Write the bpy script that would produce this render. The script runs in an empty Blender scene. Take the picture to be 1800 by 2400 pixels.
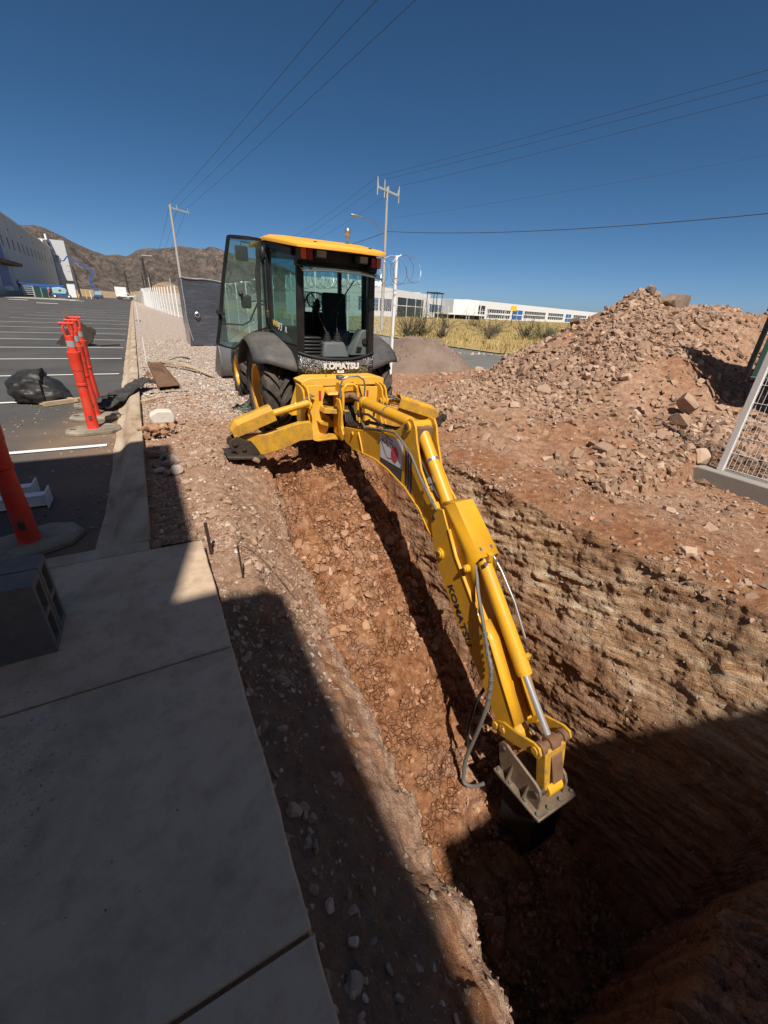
import bpy, bmesh, math, random
import numpy as np
from mathutils import Vector, Matrix, Quaternion
rng = np.random.default_rng(7); random.seed(7)
SC = bpy.context.scene
COL = SC.collection
# ---------------------------------------------------------------- camera
cam = bpy.data.objects.new('camera', bpy.data.cameras.new('camera')); COL.objects.link(cam)
cam.data.sensor_fit = 'HORIZONTAL'; cam.data.sensor_width = 36.0
cam.data.lens = 36.0*960/1800; cam.data.clip_start = .05; cam.data.clip_end = 20000
CR = [[0.877467, 0.173128, -0.447302], [-0.477086, 0.411118, -0.77677], [0.049414, 0.894991, 0.443339]]
M = Matrix([[CR[0][0], CR[0][1], CR[0][2], 0], [CR[1][0], CR[1][1], CR[1][2], 0], [CR[2][0], CR[2][1], CR[2][2], 1.6], [0, 0, 0, 1]])
cam.matrix_world = M
SC.camera = cam
# ---------------------------------------------------------------- light
SUN_D = Vector((.19, .66, -1)).normalized()
w = bpy.data.worlds.new('World'); SC.world = w; w.use_nodes = True
nt = w.node_tree; nt.nodes.clear()
wo = nt.nodes.new('ShaderNodeOutputWorld'); bg = nt.nodes.new('ShaderNodeBackground')
sk = nt.nodes.new('ShaderNodeTexSky'); sk.sky_type = 'NISHITA'; sk.sun_disc = False
sk.sun_elevation = math.radians(55.5); sk.sun_rotation = math.radians(196)
sk.altitude = 1900; sk.air_density = 0.5; sk.dust_density = 4.0; sk.ozone_density = 1.8
bg.inputs['Strength'].default_value = .082
hs = nt.nodes.new('ShaderNodeHueSaturation'); hs.inputs['Saturation'].default_value = 1.22; hs.inputs['Hue'].default_value = .492
nt.links.new(sk.outputs[0], hs.inputs['Color']); nt.links.new(hs.outputs[0], bg.inputs[0]); nt.links.new(bg.outputs[0], wo.inputs[0])
sun = bpy.data.objects.new('sun', bpy.data.lights.new('sun', 'SUN')); COL.objects.link(sun)
sun.data.energy = 5.0; sun.data.angle = math.radians(.55); sun.data.color = (1, .93, .83)
sun.rotation_mode = 'QUATERNION'; sun.rotation_quaternion = SUN_D.to_track_quat('-Z', 'Y')
sun.location = (-10, -30, 50)
SC.view_settings.view_transform = 'Standard'; SC.view_settings.look = 'None'
SC.view_settings.exposure = 0.3; SC.view_settings.gamma = 1.0; SC.view_settings.use_curve_mapping = False
SC.render.engine = 'CYCLES'
SC.cycles.max_bounces = 6; SC.cycles.diffuse_bounces = 3; SC.cycles.transparent_max_bounces = 16

# ---------------------------------------------------------------- materials
def newmat(name):
    m = bpy.data.materials.new(name); m.use_nodes = True
    n = m.node_tree; n.nodes.clear()
    return m, n
def N(n, t, **kw):
    x = n.nodes.new(t)
    for k, v in kw.items():
        if k[0] == '_': setattr(x, k[1:], v)
        else: x.inputs[k.replace('__', ' ')].default_value = v
    return x
def L(n, a, b): n.links.new(a, b)
def noise(n, vec, scale, detail=4, rough=.6, dist=0):
    t = N(n, 'ShaderNodeTexNoise', Scale=scale, Detail=detail, Roughness=rough, Distortion=dist)
    L(n, vec, t.inputs['Vector']); return t.outputs['Fac']
def ramp(n, fac, stops):
    r = n.nodes.new('ShaderNodeValToRGB'); L(n, fac, r.inputs[0])
    e = r.color_ramp.elements
    while len(e) > 1: e.remove(e[0])
    e[0].position = stops[0][0]; c = stops[0][1]; e[0].color = (*c, 1) if len(c) == 3 else c
    for p, c in stops[1:]:
        k = e.new(p); k.color = (*c, 1) if len(c) == 3 else c
    return r.outputs[0]
def mixc(n, fac, a, b, mode='MIX'):
    m = n.nodes.new('ShaderNodeMix'); m.data_type = 'RGBA'; m.blend_type = mode
    for s, v in ((0, fac), (6, a), (7, b)):
        if hasattr(v, 'node'): L(n, v, m.inputs[s])
        else: m.inputs[s].default_value = v if s == 0 else (*v[:3], 1)
    return m.outputs[2]
def math_(n, op, a, b=0.0, clamp=False):
    m = n.nodes.new('ShaderNodeMath'); m.operation = op; m.use_clamp = clamp
    for i, v in enumerate((a, b)):
        if hasattr(v, 'node'): L(n, v, m.inputs[i])
        else: m.inputs[i].default_value = v
    return m.outputs[0]
def pos(n): return n.nodes.new('ShaderNodeNewGeometry').outputs['Position']
def attr(n, name):
    a = n.nodes.new('ShaderNodeAttribute'); a.attribute_name = name; return a.outputs['Fac']
def finish(m, n, color, rough=.8, metal=0.0, bump=None, bstr=.3, bdist=.02, spec=.5, coat=0):
    o = n.nodes.new('ShaderNodeOutputMaterial'); p = n.nodes.new('ShaderNodeBsdfPrincipled')
    for k, v in (('Base Color', color), ('Roughness', rough), ('Metallic', metal), ('Specular IOR Level', spec), ('Coat Weight', coat)):
        if hasattr(v, 'node'): L(n, v, p.inputs[k])
        else: p.inputs[k].default_value = (*v[:3], 1) if k == 'Base Color' else v
    if bump is not None:
        b = N(n, 'ShaderNodeBump', Strength=bstr, Distance=bdist); L(n, bump, b.inputs['Height']); L(n, b.outputs[0], p.inputs['Normal'])
    L(n, p.outputs[0], o.inputs[0]); return m
def flat(name, c, rough=.7, metal=0, var=.15, scale=8, spec=.5, bs=.15, dirt=None, dirtamt=.5, dscale=3, coat=0):
    """plain coat with uneven tone, fine relief and optional dust patches"""
    m, n = newmat(name); P = pos(n)
    f = noise(n, P, scale, 5, .6)
    col = mixc(n, f, tuple(x*(1-var) for x in c), tuple(min(1, x*(1+var)) for x in c))
    if dirt:
        d = ramp(n, noise(n, P, dscale, 8, .72), [(.5-.25*dirtamt, (0, 0, 0)), (.75-.1*dirtamt, (1, 1, 1))])
        col = mixc(n, math_(n, 'MULTIPLY', d, dirtamt), col, dirt)
        g = noise(n, P, 70, 3, .6); sp = ramp(n, g, [(.62, (0, 0, 0)), (.7, (1, 1, 1))])
        col = mixc(n, math_(n, 'MULTIPLY', sp, dirtamt*.7), col, dirt)
    return finish(m, n, col, rough, metal, noise(n, P, scale*12, 4, .6), bs, .004, spec, coat)

MAT = {}
DUST = (.36, .22, .13)
MAT['yellow'] = flat('yellow_paint', (.70, .35, .012), .42, 0, .12, 3, .45, .08, (.34, .19, .07), .46, 6)
MAT['yellow_worn'] = flat('worn_yellow_paint', (.68, .36, .015), .5, 0, .2, 5, .4, .15, (.19, .12, .07), .72, 8)
MAT['yellow_frame'] = flat('mud_spattered_yellow_paint', (.74, .40, .015), .45, 0, .1, 5, .4, .12, (.62, .50, .32), .42, 9)
MAT['roof_yellow'] = flat('sun_bleached_yellow_plastic', (.76, .36, .045), .7, 0, .1, 14, .3, .5)
MAT['black_paint'] = flat('black_paint', (.012, .012, .013), .33, 0, .3, 6, .5, .05, (.12, .10, .085), .18, 5)
MAT['black_plastic'] = flat('black_plastic', (.02, .02, .021), .5, 0, .2, 9, .4, .1)
MAT['fender'] = flat('dusty_dark_plastic', (.05, .05, .052), .6, 0, .25, 5, .3, .2, (.17, .15, .13), .6, 3)
MAT['grey_console'] = flat('grey_console_plastic', (.10, .115, .115), .6, 0, .1, 9, .3, .1)
MAT['rubber'] = flat('dusty_tyre_rubber', (.028, .027, .026), .85, 0, .3, 10, .2, .4, (.16, .13, .105), .75, 5)
MAT['hose'] = flat('black_hose_rubber', (.02, .02, .02), .55, 0, .2, 20, .3, .1, (.15, .12, .1), .3, 9)
MAT['grey_hose'] = flat('grey_braided_hose', (.16, .15, .14), .6, .2, .25, 60, .3, .4)
MAT['steel'] = flat('galvanised_steel', (.42, .42, .41), .38, .85, .15, 20, .5, .1)
MAT['chrome'] = flat('chromed_rod', (.78, .78, .80), .28, .75, .03, 5, .6, .0)
MAT['rusty'] = flat('rusty_steel', (.16, .075, .04), .8, .2, .5, 9, .3, .5, (.30, .22, .15), .5, 6)
MAT['hammer_steel'] = flat('scraped_brown_steel', (.15, .115, .085), .5, .35, .6, 14, .4, .3, (.36, .27, .18), .7, 12)
MAT['body_shaded'] = flat('shade_darkened_steel', (.022, .02, .018), .75, .2, .4, 12, .2, .3)  # breaker body: shade under the flange put into a darker colour
MAT['dark_steel'] = flat('dark_worn_steel', (.07, .06, .055), .5, .6, .4, 12, .4, .3, (.2, .13, .08), .5, 9)
MAT['grey_paint'] = flat('grey_blue_paint', (.13, .135, .14), .5, .3, .2, 5, .4, .1, DUST, .3)
MAT['orange_plastic'] = flat('orange_plastic', (.70, .032, .016), .5, 0, .1, 6, .4, .05, (.40, .16, .09), .45, 7)
MAT['rubber_base'] = flat('dusty_rubber_base', (.07, .068, .062), .85, 0, .25, 9, .2, .4, (.36, .31, .23), .95, 3)
MAT['reflector'] = flat('silver_reflective_band', (.5, .5, .5), .3, .4, .05, 30)
MAT['red_lens'] = flat('red_lens', (.35, .012, .012), .2, 0, .2, 60, .6, .3)
MAT['amber_lens'] = flat('amber_lens', (.75, .13, .01), .2, 0, .2, 60, .6, .3)
MAT['lamp_glass'] = flat('dull_lamp_glass', (.30, .30, .28), .3, .3, .3, 90, .6, .3)
MAT['white_paint'] = flat('white_paint', (.78, .78, .76), .5, 0, .05, 3, .4, .05)
MAT['sticker_white'] = flat('sticker_white', (.62, .60, .60), .5, 0, .05, 3)
MAT['sticker_navy'] = flat('sticker_navy', (.02, .022, .05), .45, 0, .05, 3)
MAT['sticker_dark'] = flat('sticker_dark_grey', (.05, .05, .055), .45, 0, .05, 3)
MAT['sticker_red'] = flat('sticker_red', (.55, .03, .03), .45, 0, .1, 30)
MAT['sticker_pink'] = flat('sticker_pink_red', (.55, .05, .09), .45, 0, .3, 14)
MAT['sticker_green'] = flat('sticker_green', (.02, .16, .08), .45, 0, .05, 3)
MAT['sticker_yellow'] = flat('sticker_yellow', (.8, .5, .02), .45, 0, .05, 3)
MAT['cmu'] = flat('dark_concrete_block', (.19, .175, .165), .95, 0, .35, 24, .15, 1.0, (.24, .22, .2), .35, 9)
MAT['wood'] = flat('rough_sawn_wood', (.42, .30, .17), .8, 0, .3, 14, .2, .3, (.5, .45, .38), .5, 4)
MAT['black_film'] = flat('black_plastic_film', (.016, .016, .017), .5, 0, .3, 5, .4, .15, (.10, .095, .09), .4, 2)
MAT['concrete'] = flat('bare_concrete', (.42, .37, .31), .9, 0, .12, 4, .2, .25, (.28, .24, .2), .5, 2)
MAT['concrete_dark'] = flat('cast_concrete_footing', (.27, .245, .22), .9, 0, .15, 5, .2, .25, (.38, .34, .3), .4, 2)
MAT['pvc'] = flat('white_pvc', (.75, .75, .72), .4, 0, .05, 9)
MAT['wire_white'] = flat('white_coated_wire', (.72, .72, .70), .5, 0, .06, 9)
MAT['pole_conc'] = flat('concrete_pole', (.40, .37, .33), .9, 0, .1, 6)
MAT['dark_pole'] = flat('dark_pole', (.03, .03, .03), .9, 0, .1, 6)
MAT['cable'] = flat('dark_cable', (.06, .065, .07), .8, 0, .05, 1)
MAT['wall_white'] = flat('white_wall_panel', (.74, .75, .76), .8, 0, .04, .5, .2, .02)
MAT['wall_grey'] = flat('pale_grey_wall_panel', (.52, .53, .54), .8, 0, .06, .3, .2, .02)
MAT['blue'] = flat('blue_panel', (.02, .13, .42), .5, 0, .1, 1)
MAT['lift_blue'] = flat('blue_lift_paint', (.02, .10, .33), .45, 0, .1, 1)
MAT['lift_pale'] = flat('pale_teal_lift_paint', (.30, .45, .47), .5, 0, .1, 1)
MAT['window_dark'] = flat('dark_window_glass', (.02, .03, .035), .35, 0, .4, .4, .4, .0)
MAT['skin'] = flat('skin', (.35, .2, .13), .6, 0, .05, 9)
MAT['cloth_red'] = flat('red_vest', (.6, .06, .02), .8, 0, .1, 9)
MAT['cloth_dark'] = flat('dark_work_clothes', (.03, .035, .05), .9, 0, .1, 9)
MAT['hard_hat'] = flat('white_hard_hat', (.75, .75, .72), .4, 0, .05, 9)
MAT['bark'] = flat('dry_twig_bark', (.10, .075, .055), .9, 0, .2, 9)
MAT['leaf'] = flat('dusty_grey_green_leaf', (.065, .075, .03), .8, 0, .4, 3)
MAT['leaf_dry'] = flat('dry_brown_leaf', (.12, .09, .055), .8, 0, .4, 3)
MAT['strawgrass'] = flat('dry_yellow_grass', (.42, .31, .12), .85, 0, .35, 1.2)
MAT['screen_green'] = flat('dark_green_screen', (.012, .05, .042), .6, 0, .2, 3)

# glass: see-through, slightly green, mirror-like at grazing angles
def glass(name, tint, gloss=.06):
    m, n = newmat(name)
    o = n.nodes.new('ShaderNodeOutputMaterial'); t = N(n, 'ShaderNodeBsdfTransparent', Color=(*tint, 1))
    g = N(n, 'ShaderNodeBsdfGlossy', Roughness=.04); f = N(n, 'ShaderNodeLayerWeight', Blend=.5)
    ff = math_(n, 'ADD', math_(n, 'MULTIPLY', math_(n, 'POWER', f.outputs['Facing'], 4.0), .7), .035)
    mx = n.nodes.new('ShaderNodeMixShader'); P = pos(n)
    df = N(n, 'ShaderNodeBsdfDiffuse', Color=(.5, .48, .42, 1))
    m2 = n.nodes.new('ShaderNodeMixShader')
    d = math_(n, 'MULTIPLY', noise(n, P, 4, 6, .7), gloss); L(n, d, m2.inputs[0])
    L(n, ff, mx.inputs[0]); L(n, t.outputs[0], mx.inputs[1]); L(n, g.outputs[0], mx.inputs[2])
    L(n, mx.outputs[0], m2.inputs[1]); L(n, df.outputs[0], m2.inputs[2]); L(n, m2.outputs[0], o.inputs[0]); return m
MAT['glass'] = glass('greenish_cab_glass', (.60, .76, .74), .10)
MAT['film_clear'] = glass('clear_stretch_film', (.62, .64, .64), .35)

def splattered():
    m, n = newmat('black_paint_with_white_splatter'); P = pos(n)
    v = N(n, 'ShaderNodeTexVoronoi', Scale=42, Randomness=1); L(n, P, v.inputs['Vector'])
    sz = ramp(n, noise(n, P, 60, 3), [(.3, (.03, .03, .03)), (.75, (.38, .38, .38))])
    hit = math_(n, 'LESS_THAN', v.outputs['Distance'], sz)
    reg = math_(n, 'GREATER_THAN', noise(n, P, 7, 2), .40)
    v2 = N(n, 'ShaderNodeTexVoronoi', Scale=110, Randomness=1); L(n, P, v2.inputs['Vector'])
    h2 = math_(n, 'LESS_THAN', v2.outputs['Distance'], .30)
    f = math_(n, 'MAXIMUM', math_(n, 'MULTIPLY', hit, reg), math_(n, 'MULTIPLY', h2, math_(n, 'GREATER_THAN', noise(n, P, 5, 2), .5)))
    return finish(m, n, mixc(n, f, (.013, .013, .014), (.75, .74, .72)), .4)
MAT['splatter'] = splattered()

# ---------------------------------------------------------------- object helpers
ROOTLOC = {}
def tag(o, label=None, cat=None, group=None, kind=None):
    if label: o['label'] = label
    if cat: o['category'] = cat
    if group: o['group'] = group
    if kind: o['kind'] = kind
    return o
def thing(name, loc, label, cat, group=None, parent=None):
    o = bpy.data.objects.new(name, None); COL.objects.link(o); o.location = loc; o.empty_display_size = .2
    ROOTLOC[o] = Vector(loc); return tag(o, label, cat, group)
def rootof(p):
    while p.parent: p = p.parent
    return p
class MB:
    def __init__(s): s.v = []; s.f = []
    def add(s, vs, fs):
        b = len(s.v); s.v += [tuple(map(float, q)) for q in vs]; s.f += [tuple(b+i for i in f) for f in fs]; return s
    def box(s, x0, x1, y0, y1, z0, z1):
        v = [(x, y, z) for z in (z0, z1) for y in (y0, y1) for x in (x0, x1)]
        return s.add(v, [(0, 2, 3, 1), (4, 5, 7, 6), (0, 1, 5, 4), (2, 6, 7, 3), (0, 4, 6, 2), (1, 3, 7, 5)])
    def hexa(s, p):   # 8 corners: bottom 4 ccw, top 4 ccw
        return s.add(p, [(3, 2, 1, 0), (4, 5, 6, 7), (0, 1, 5, 4), (1, 2, 6, 5), (2, 3, 7, 6), (3, 0, 4, 7)])
    def prism(s, poly, a, b, axis='x'):
        def m(p, t):
            return {'x': (t, p[0], p[1]), 'y': (p[0], t, p[1]), 'z': (p[0], p[1], t)}[axis]
        n = len(poly)
        ar = sum(poly[i][0]*poly[(i+1) % n][1]-poly[(i+1) % n][0]*poly[i][1] for i in range(n))
        if ar < 0: poly = poly[::-1]
        v = [m(p, a) for p in poly]+[m(p, b) for p in poly]
        fs = [tuple(range(n)), tuple(range(2*n-1, n-1, -1))]+[(i, i+n, (i+1) % n+n, (i+1) % n) for i in range(n)]
        return s.add(v, fs)
    def bar(s, p0, p1, w, h, up=(0, 0, 1)):
        p0 = Vector(p0); p1 = Vector(p1); d = (p1-p0).normalized(); u = Vector(up)
        x = d.cross(u)
        if x.length < 1e-4: x = d.cross(Vector((0, 1, 0)))
        x.normalize(); u = x.cross(d).normalized(); x *= w/2; u *= h/2
        return s.hexa([p0-x-u, p0+x-u, p1+x-u, p1-x-u, p0-x+u, p0+x+u, p1+x+u, p1-x+u])
    def tube(s, pts, r, seg=8, cap=True):
        pts = [Vector(p) for p in pts]; n = len(pts); rs = r if isinstance(r, (list, tuple)) else [r]*n
        b = len(s.v); t0 = (pts[1]-pts[0]).normalized()
        u = t0.orthogonal().normalized(); prev = t0
        for i, p in enumerate(pts):
            t = ((pts[min(i+1, n-1)]-pts[max(i-1, 0)])).normalized()
            q = prev.rotation_difference(t); u = (q @ u).normalized(); prev = t
            v = t.cross(u)
            for k in range(seg):
                a = 2*math.pi*k/seg; s.v.append(tuple(p+(u*math.cos(a)+v*math.sin(a))*rs[i]))
        for i in range(n-1):
            for k in range(seg):
                k2 = (k+1) % seg
                s.f.append((b+i*seg+k, b+i*seg+k2, b+(i+1)*seg+k2, b+(i+1)*seg+k))
        if cap:
            s.f.append(tuple(b+k for k in range(seg))[::-1]); s.f.append(tuple(b+(n-1)*seg+k for k in range(seg)))
        return s
    def cyl(s, p0, p1, r, seg=16, r2=None): return s.tube([p0, p1], [r, r if r2 is None else r2], seg)
    def lathe(s, prof, c, axis, seg=32, closed=False):
        """prof: (along, radius); revolve about axis through c"""
        ax = Vector(axis).normalized(); u = ax.orthogonal().normalized(); v = ax.cross(u); c = Vector(c); b = len(s.v); n = len(prof)
        for k in range(seg):
            a = 2*math.pi*k/seg; d = u*math.cos(a)+v*math.sin(a)
            for h, r in prof: s.v.append(tuple(c+ax*h+d*r))
        for k in range(seg):
            k2 = (k+1) % seg
            for i in range(n if closed else n-1):
                j = (i+1) % n; s.f.append((b+k*n+i, b+k*n+j, b+k2*n+j, b+k2*n+i))
        return s
    def grid(s, P):
        h, w_ = P.shape[:2]; b = len(s.v); s.v += [tuple(q) for q in P.reshape(-1, 3)]
        for i in range(h-1):
            for j in range(w_-1): s.f.append((b+i*w_+j, b+i*w_+j+1, b+(i+1)*w_+j+1, b+(i+1)*w_+j))
        return s
    def sphere(s, c, r, seg=12, rings=8, sc=(1, 1, 1)):
        b = len(s.v)
        for i in range(rings+1):
            t = math.pi*i/rings
            for k in range(seg):
                a = 2*math.pi*k/seg
                s.v.append((c[0]+r*sc[0]*math.sin(t)*math.cos(a), c[1]+r*sc[1]*math.sin(t)*math.sin(a), c[2]+r*sc[2]*math.cos(t)))
        for i in range(rings):
            for k in range(seg):
                k2 = (k+1) % seg; s.f.append((b+i*seg+k, b+(i+1)*seg+k, b+(i+1)*seg+k2, b+i*seg+k2))
        return s
    def obj(s, name, mat, parent=None, bevel=0, smooth=35, thick=0):
        me = bpy.data.meshes.new(name)
        vs = s.v
        if parent:
            L0 = ROOTLOC.get(rootof(parent), Vector((0, 0, 0))); vs = [(x-L0[0], y-L0[1], z-L0[2]) for x, y, z in vs]
        me.from_pydata(vs, [], s.f); me.validate()
        me.materials.append(MAT[mat] if isinstance(mat, str) else mat)
        o = bpy.data.objects.new(name, me); COL.objects.link(o)
        if parent: o.parent = parent
        bm = bmesh.new(); bm.from_mesh(me); bmesh.ops.recalc_face_normals(bm, faces=bm.faces); bm.to_mesh(me); bm.free()
        if smooth:
            me.polygons.foreach_set('use_smooth', [True]*len(me.polygons)); me.set_sharp_from_angle(angle=math.radians(smooth))
        if thick:
            q = o.modifiers.new('s', 'SOLIDIFY'); q.thickness = thick; q.offset = 0
        if bevel:
            q = o.modifiers.new('b', 'BEVEL'); q.width = bevel; q.segments = 2; q.limit_method = 'ANGLE'; q.angle_limit = math.radians(40)
        return o
def npobj(name, V, F, mat, parent=None, smooth=False, attrs=None):
    me = bpy.data.meshes.new(name)
    V = np.asarray(V, np.float32); F = np.asarray(F, np.int32)
    if parent is not None:
        V = V-np.array(ROOTLOC.get(rootof(parent), Vector((0, 0, 0))), np.float32)
    k = F.shape[1]
    me.vertices.add(len(V)); me.vertices.foreach_set('co', V.ravel())
    me.loops.add(F.size); me.loops.foreach_set('vertex_index', F.ravel())
    me.polygons.add(len(F)); me.polygons.foreach_set('loop_start', np.arange(0, F.size, k, dtype=np.int32))
    me.polygons.foreach_set('use_smooth', np.full(len(F), smooth, bool))
    for an, av in (attrs or {}).items():
        a = me.attributes.new(an, 'FLOAT', 'POINT'); a.data.foreach_set('value', np.asarray(av, np.float32).ravel())
    me.update(calc_edges=True); me.validate()
    me.materials.append(MAT[mat] if isinstance(mat, str) else mat)
    o = bpy.data.objects.new(name, me); COL.objects.link(o)
    if parent is not None: o.parent = parent
    return o
def copy_tree(o, parent=None, label=None, **kw):
    c = o.copy(); COL.objects.link(c)
    if parent: c.parent = parent
    for ch in list(o.children): copy_tree(ch, c)
    if label: c['label'] = label
    for k, v in kw.items(): setattr(c, k, v)
    return c
def text_mesh(name, s, size, mat, parent, mw, extrude=.0015, bold=.0, xs=1.0):
    cu = bpy.data.curves.new(name, 'FONT'); cu.body = s; cu.size = size; cu.extrude = extrude; cu.offset = bold
    cu.align_x = 'LEFT'; cu.resolution_u = 3
    to = bpy.data.objects.new('tmp', cu); COL.objects.link(to)
    dg = bpy.context.evaluated_depsgraph_get(); dg.update()
    me = bpy.data.meshes.new_from_object(to.evaluated_get(dg)); bpy.data.objects.remove(to)
    L0 = ROOTLOC.get(rootof(parent), Vector((0, 0, 0)))
    me.transform(Matrix.Translation(-L0) @ mw @ Matrix.Diagonal((xs, 1, 1, 1)))
    me.name = name; me.materials.clear(); me.materials.append(MAT[mat])
    o = bpy.data.objects.new(name, me); COL.objects.link(o); o.parent = parent; return o
def frame(o, x, y):
    """matrix with local x along x, local y along y"""
    x = Vector(x).normalized(); y = Vector(y); z = x.cross(y).normalized(); y = z.cross(x)
    return Matrix(((x[0], y[0], z[0], o[0]), (x[1], y[1], z[1], o[1]), (x[2], y[2], z[2], o[2]), (0, 0, 0, 1)))

# ---------------------------------------------------------------- numpy noise
def _h(ix, iy, iz):
    n = (ix.astype(np.uint32)*np.uint32(374761393)+iy.astype(np.uint32)*np.uint32(668265263)+iz.astype(np.uint32)*np.uint32(2246822519))
    n = (n ^ (n >> np.uint32(13)))*np.uint32(1274126177); n = n ^ (n >> np.uint32(16))
    return (n & np.uint32(0xffffff)).astype(np.float32)/np.float32(0xffffff)
def vnoise(x, y, z):
    xi = np.floor(x); yi = np.floor(y); zi = np.floor(z); fx = x-xi; fy = y-yi; fz = z-zi
    xi = xi.astype(np.int64); yi = yi.astype(np.int64); zi = zi.astype(np.int64)
    fx = fx*fx*(3-2*fx); fy = fy*fy*(3-2*fy); fz = fz*fz*(3-2*fz); r = 0
    for a in (0, 1):
        for b in (0, 1):
            for c in (0, 1):
                r = r+_h(xi+a, yi+b, zi+c)*(fx if a else 1-fx)*(fy if b else 1-fy)*(fz if c else 1-fz)
    return r
def fbm(x, y, z, o=4, g=.5):
    x, y, z = np.broadcast_arrays(*(np.asarray(q, float) for q in (x, y, z)))
    s = 0; a = 1; t = 0
    for i in range(o):
        s = s+a*(vnoise(x+17.3*i, y+5.1*i, z+9.7*i)-.5)*2; t += a; a *= g; x = x*2.03; y = y*2.03; z = z*2.03
    return s/t
def clod(x, y, seed=0, jit=.9):
    """cell relief: flat-topped pieces with open joints, range 0..1"""
    xi = np.floor(x); yi = np.floor(y); d1 = np.full(x.shape, 9.); d2 = d1.copy(); hid = np.zeros(x.shape)
    z = np.full(x.shape, seed, np.int64)
    for a in (-1, 0, 1):
        for b in (-1, 0, 1):
            cx = (xi+a).astype(np.int64); cy = (yi+b).astype(np.int64)
            px = cx+.5+jit*(_h(cx, cy, z)-.5); py = cy+.5+jit*(_h(cx, cy, z+7)-.5); hh = _h(cx, cy, z+13)
            d = np.hypot(x-px, y-py); c = d < d1
            d2 = np.where(c, d1, np.minimum(d2, d)); hid = np.where(c, hh, hid); d1 = np.where(c, d, d1)
    e = d2-d1
    return (.25+.75*hid)*np.clip(e/.16, 0, 1)**.6
def sstep(a, b, x):
    t = np.clip((x-a)/(b-a), 0, 1); return t*t*(3-2*t)
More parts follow.
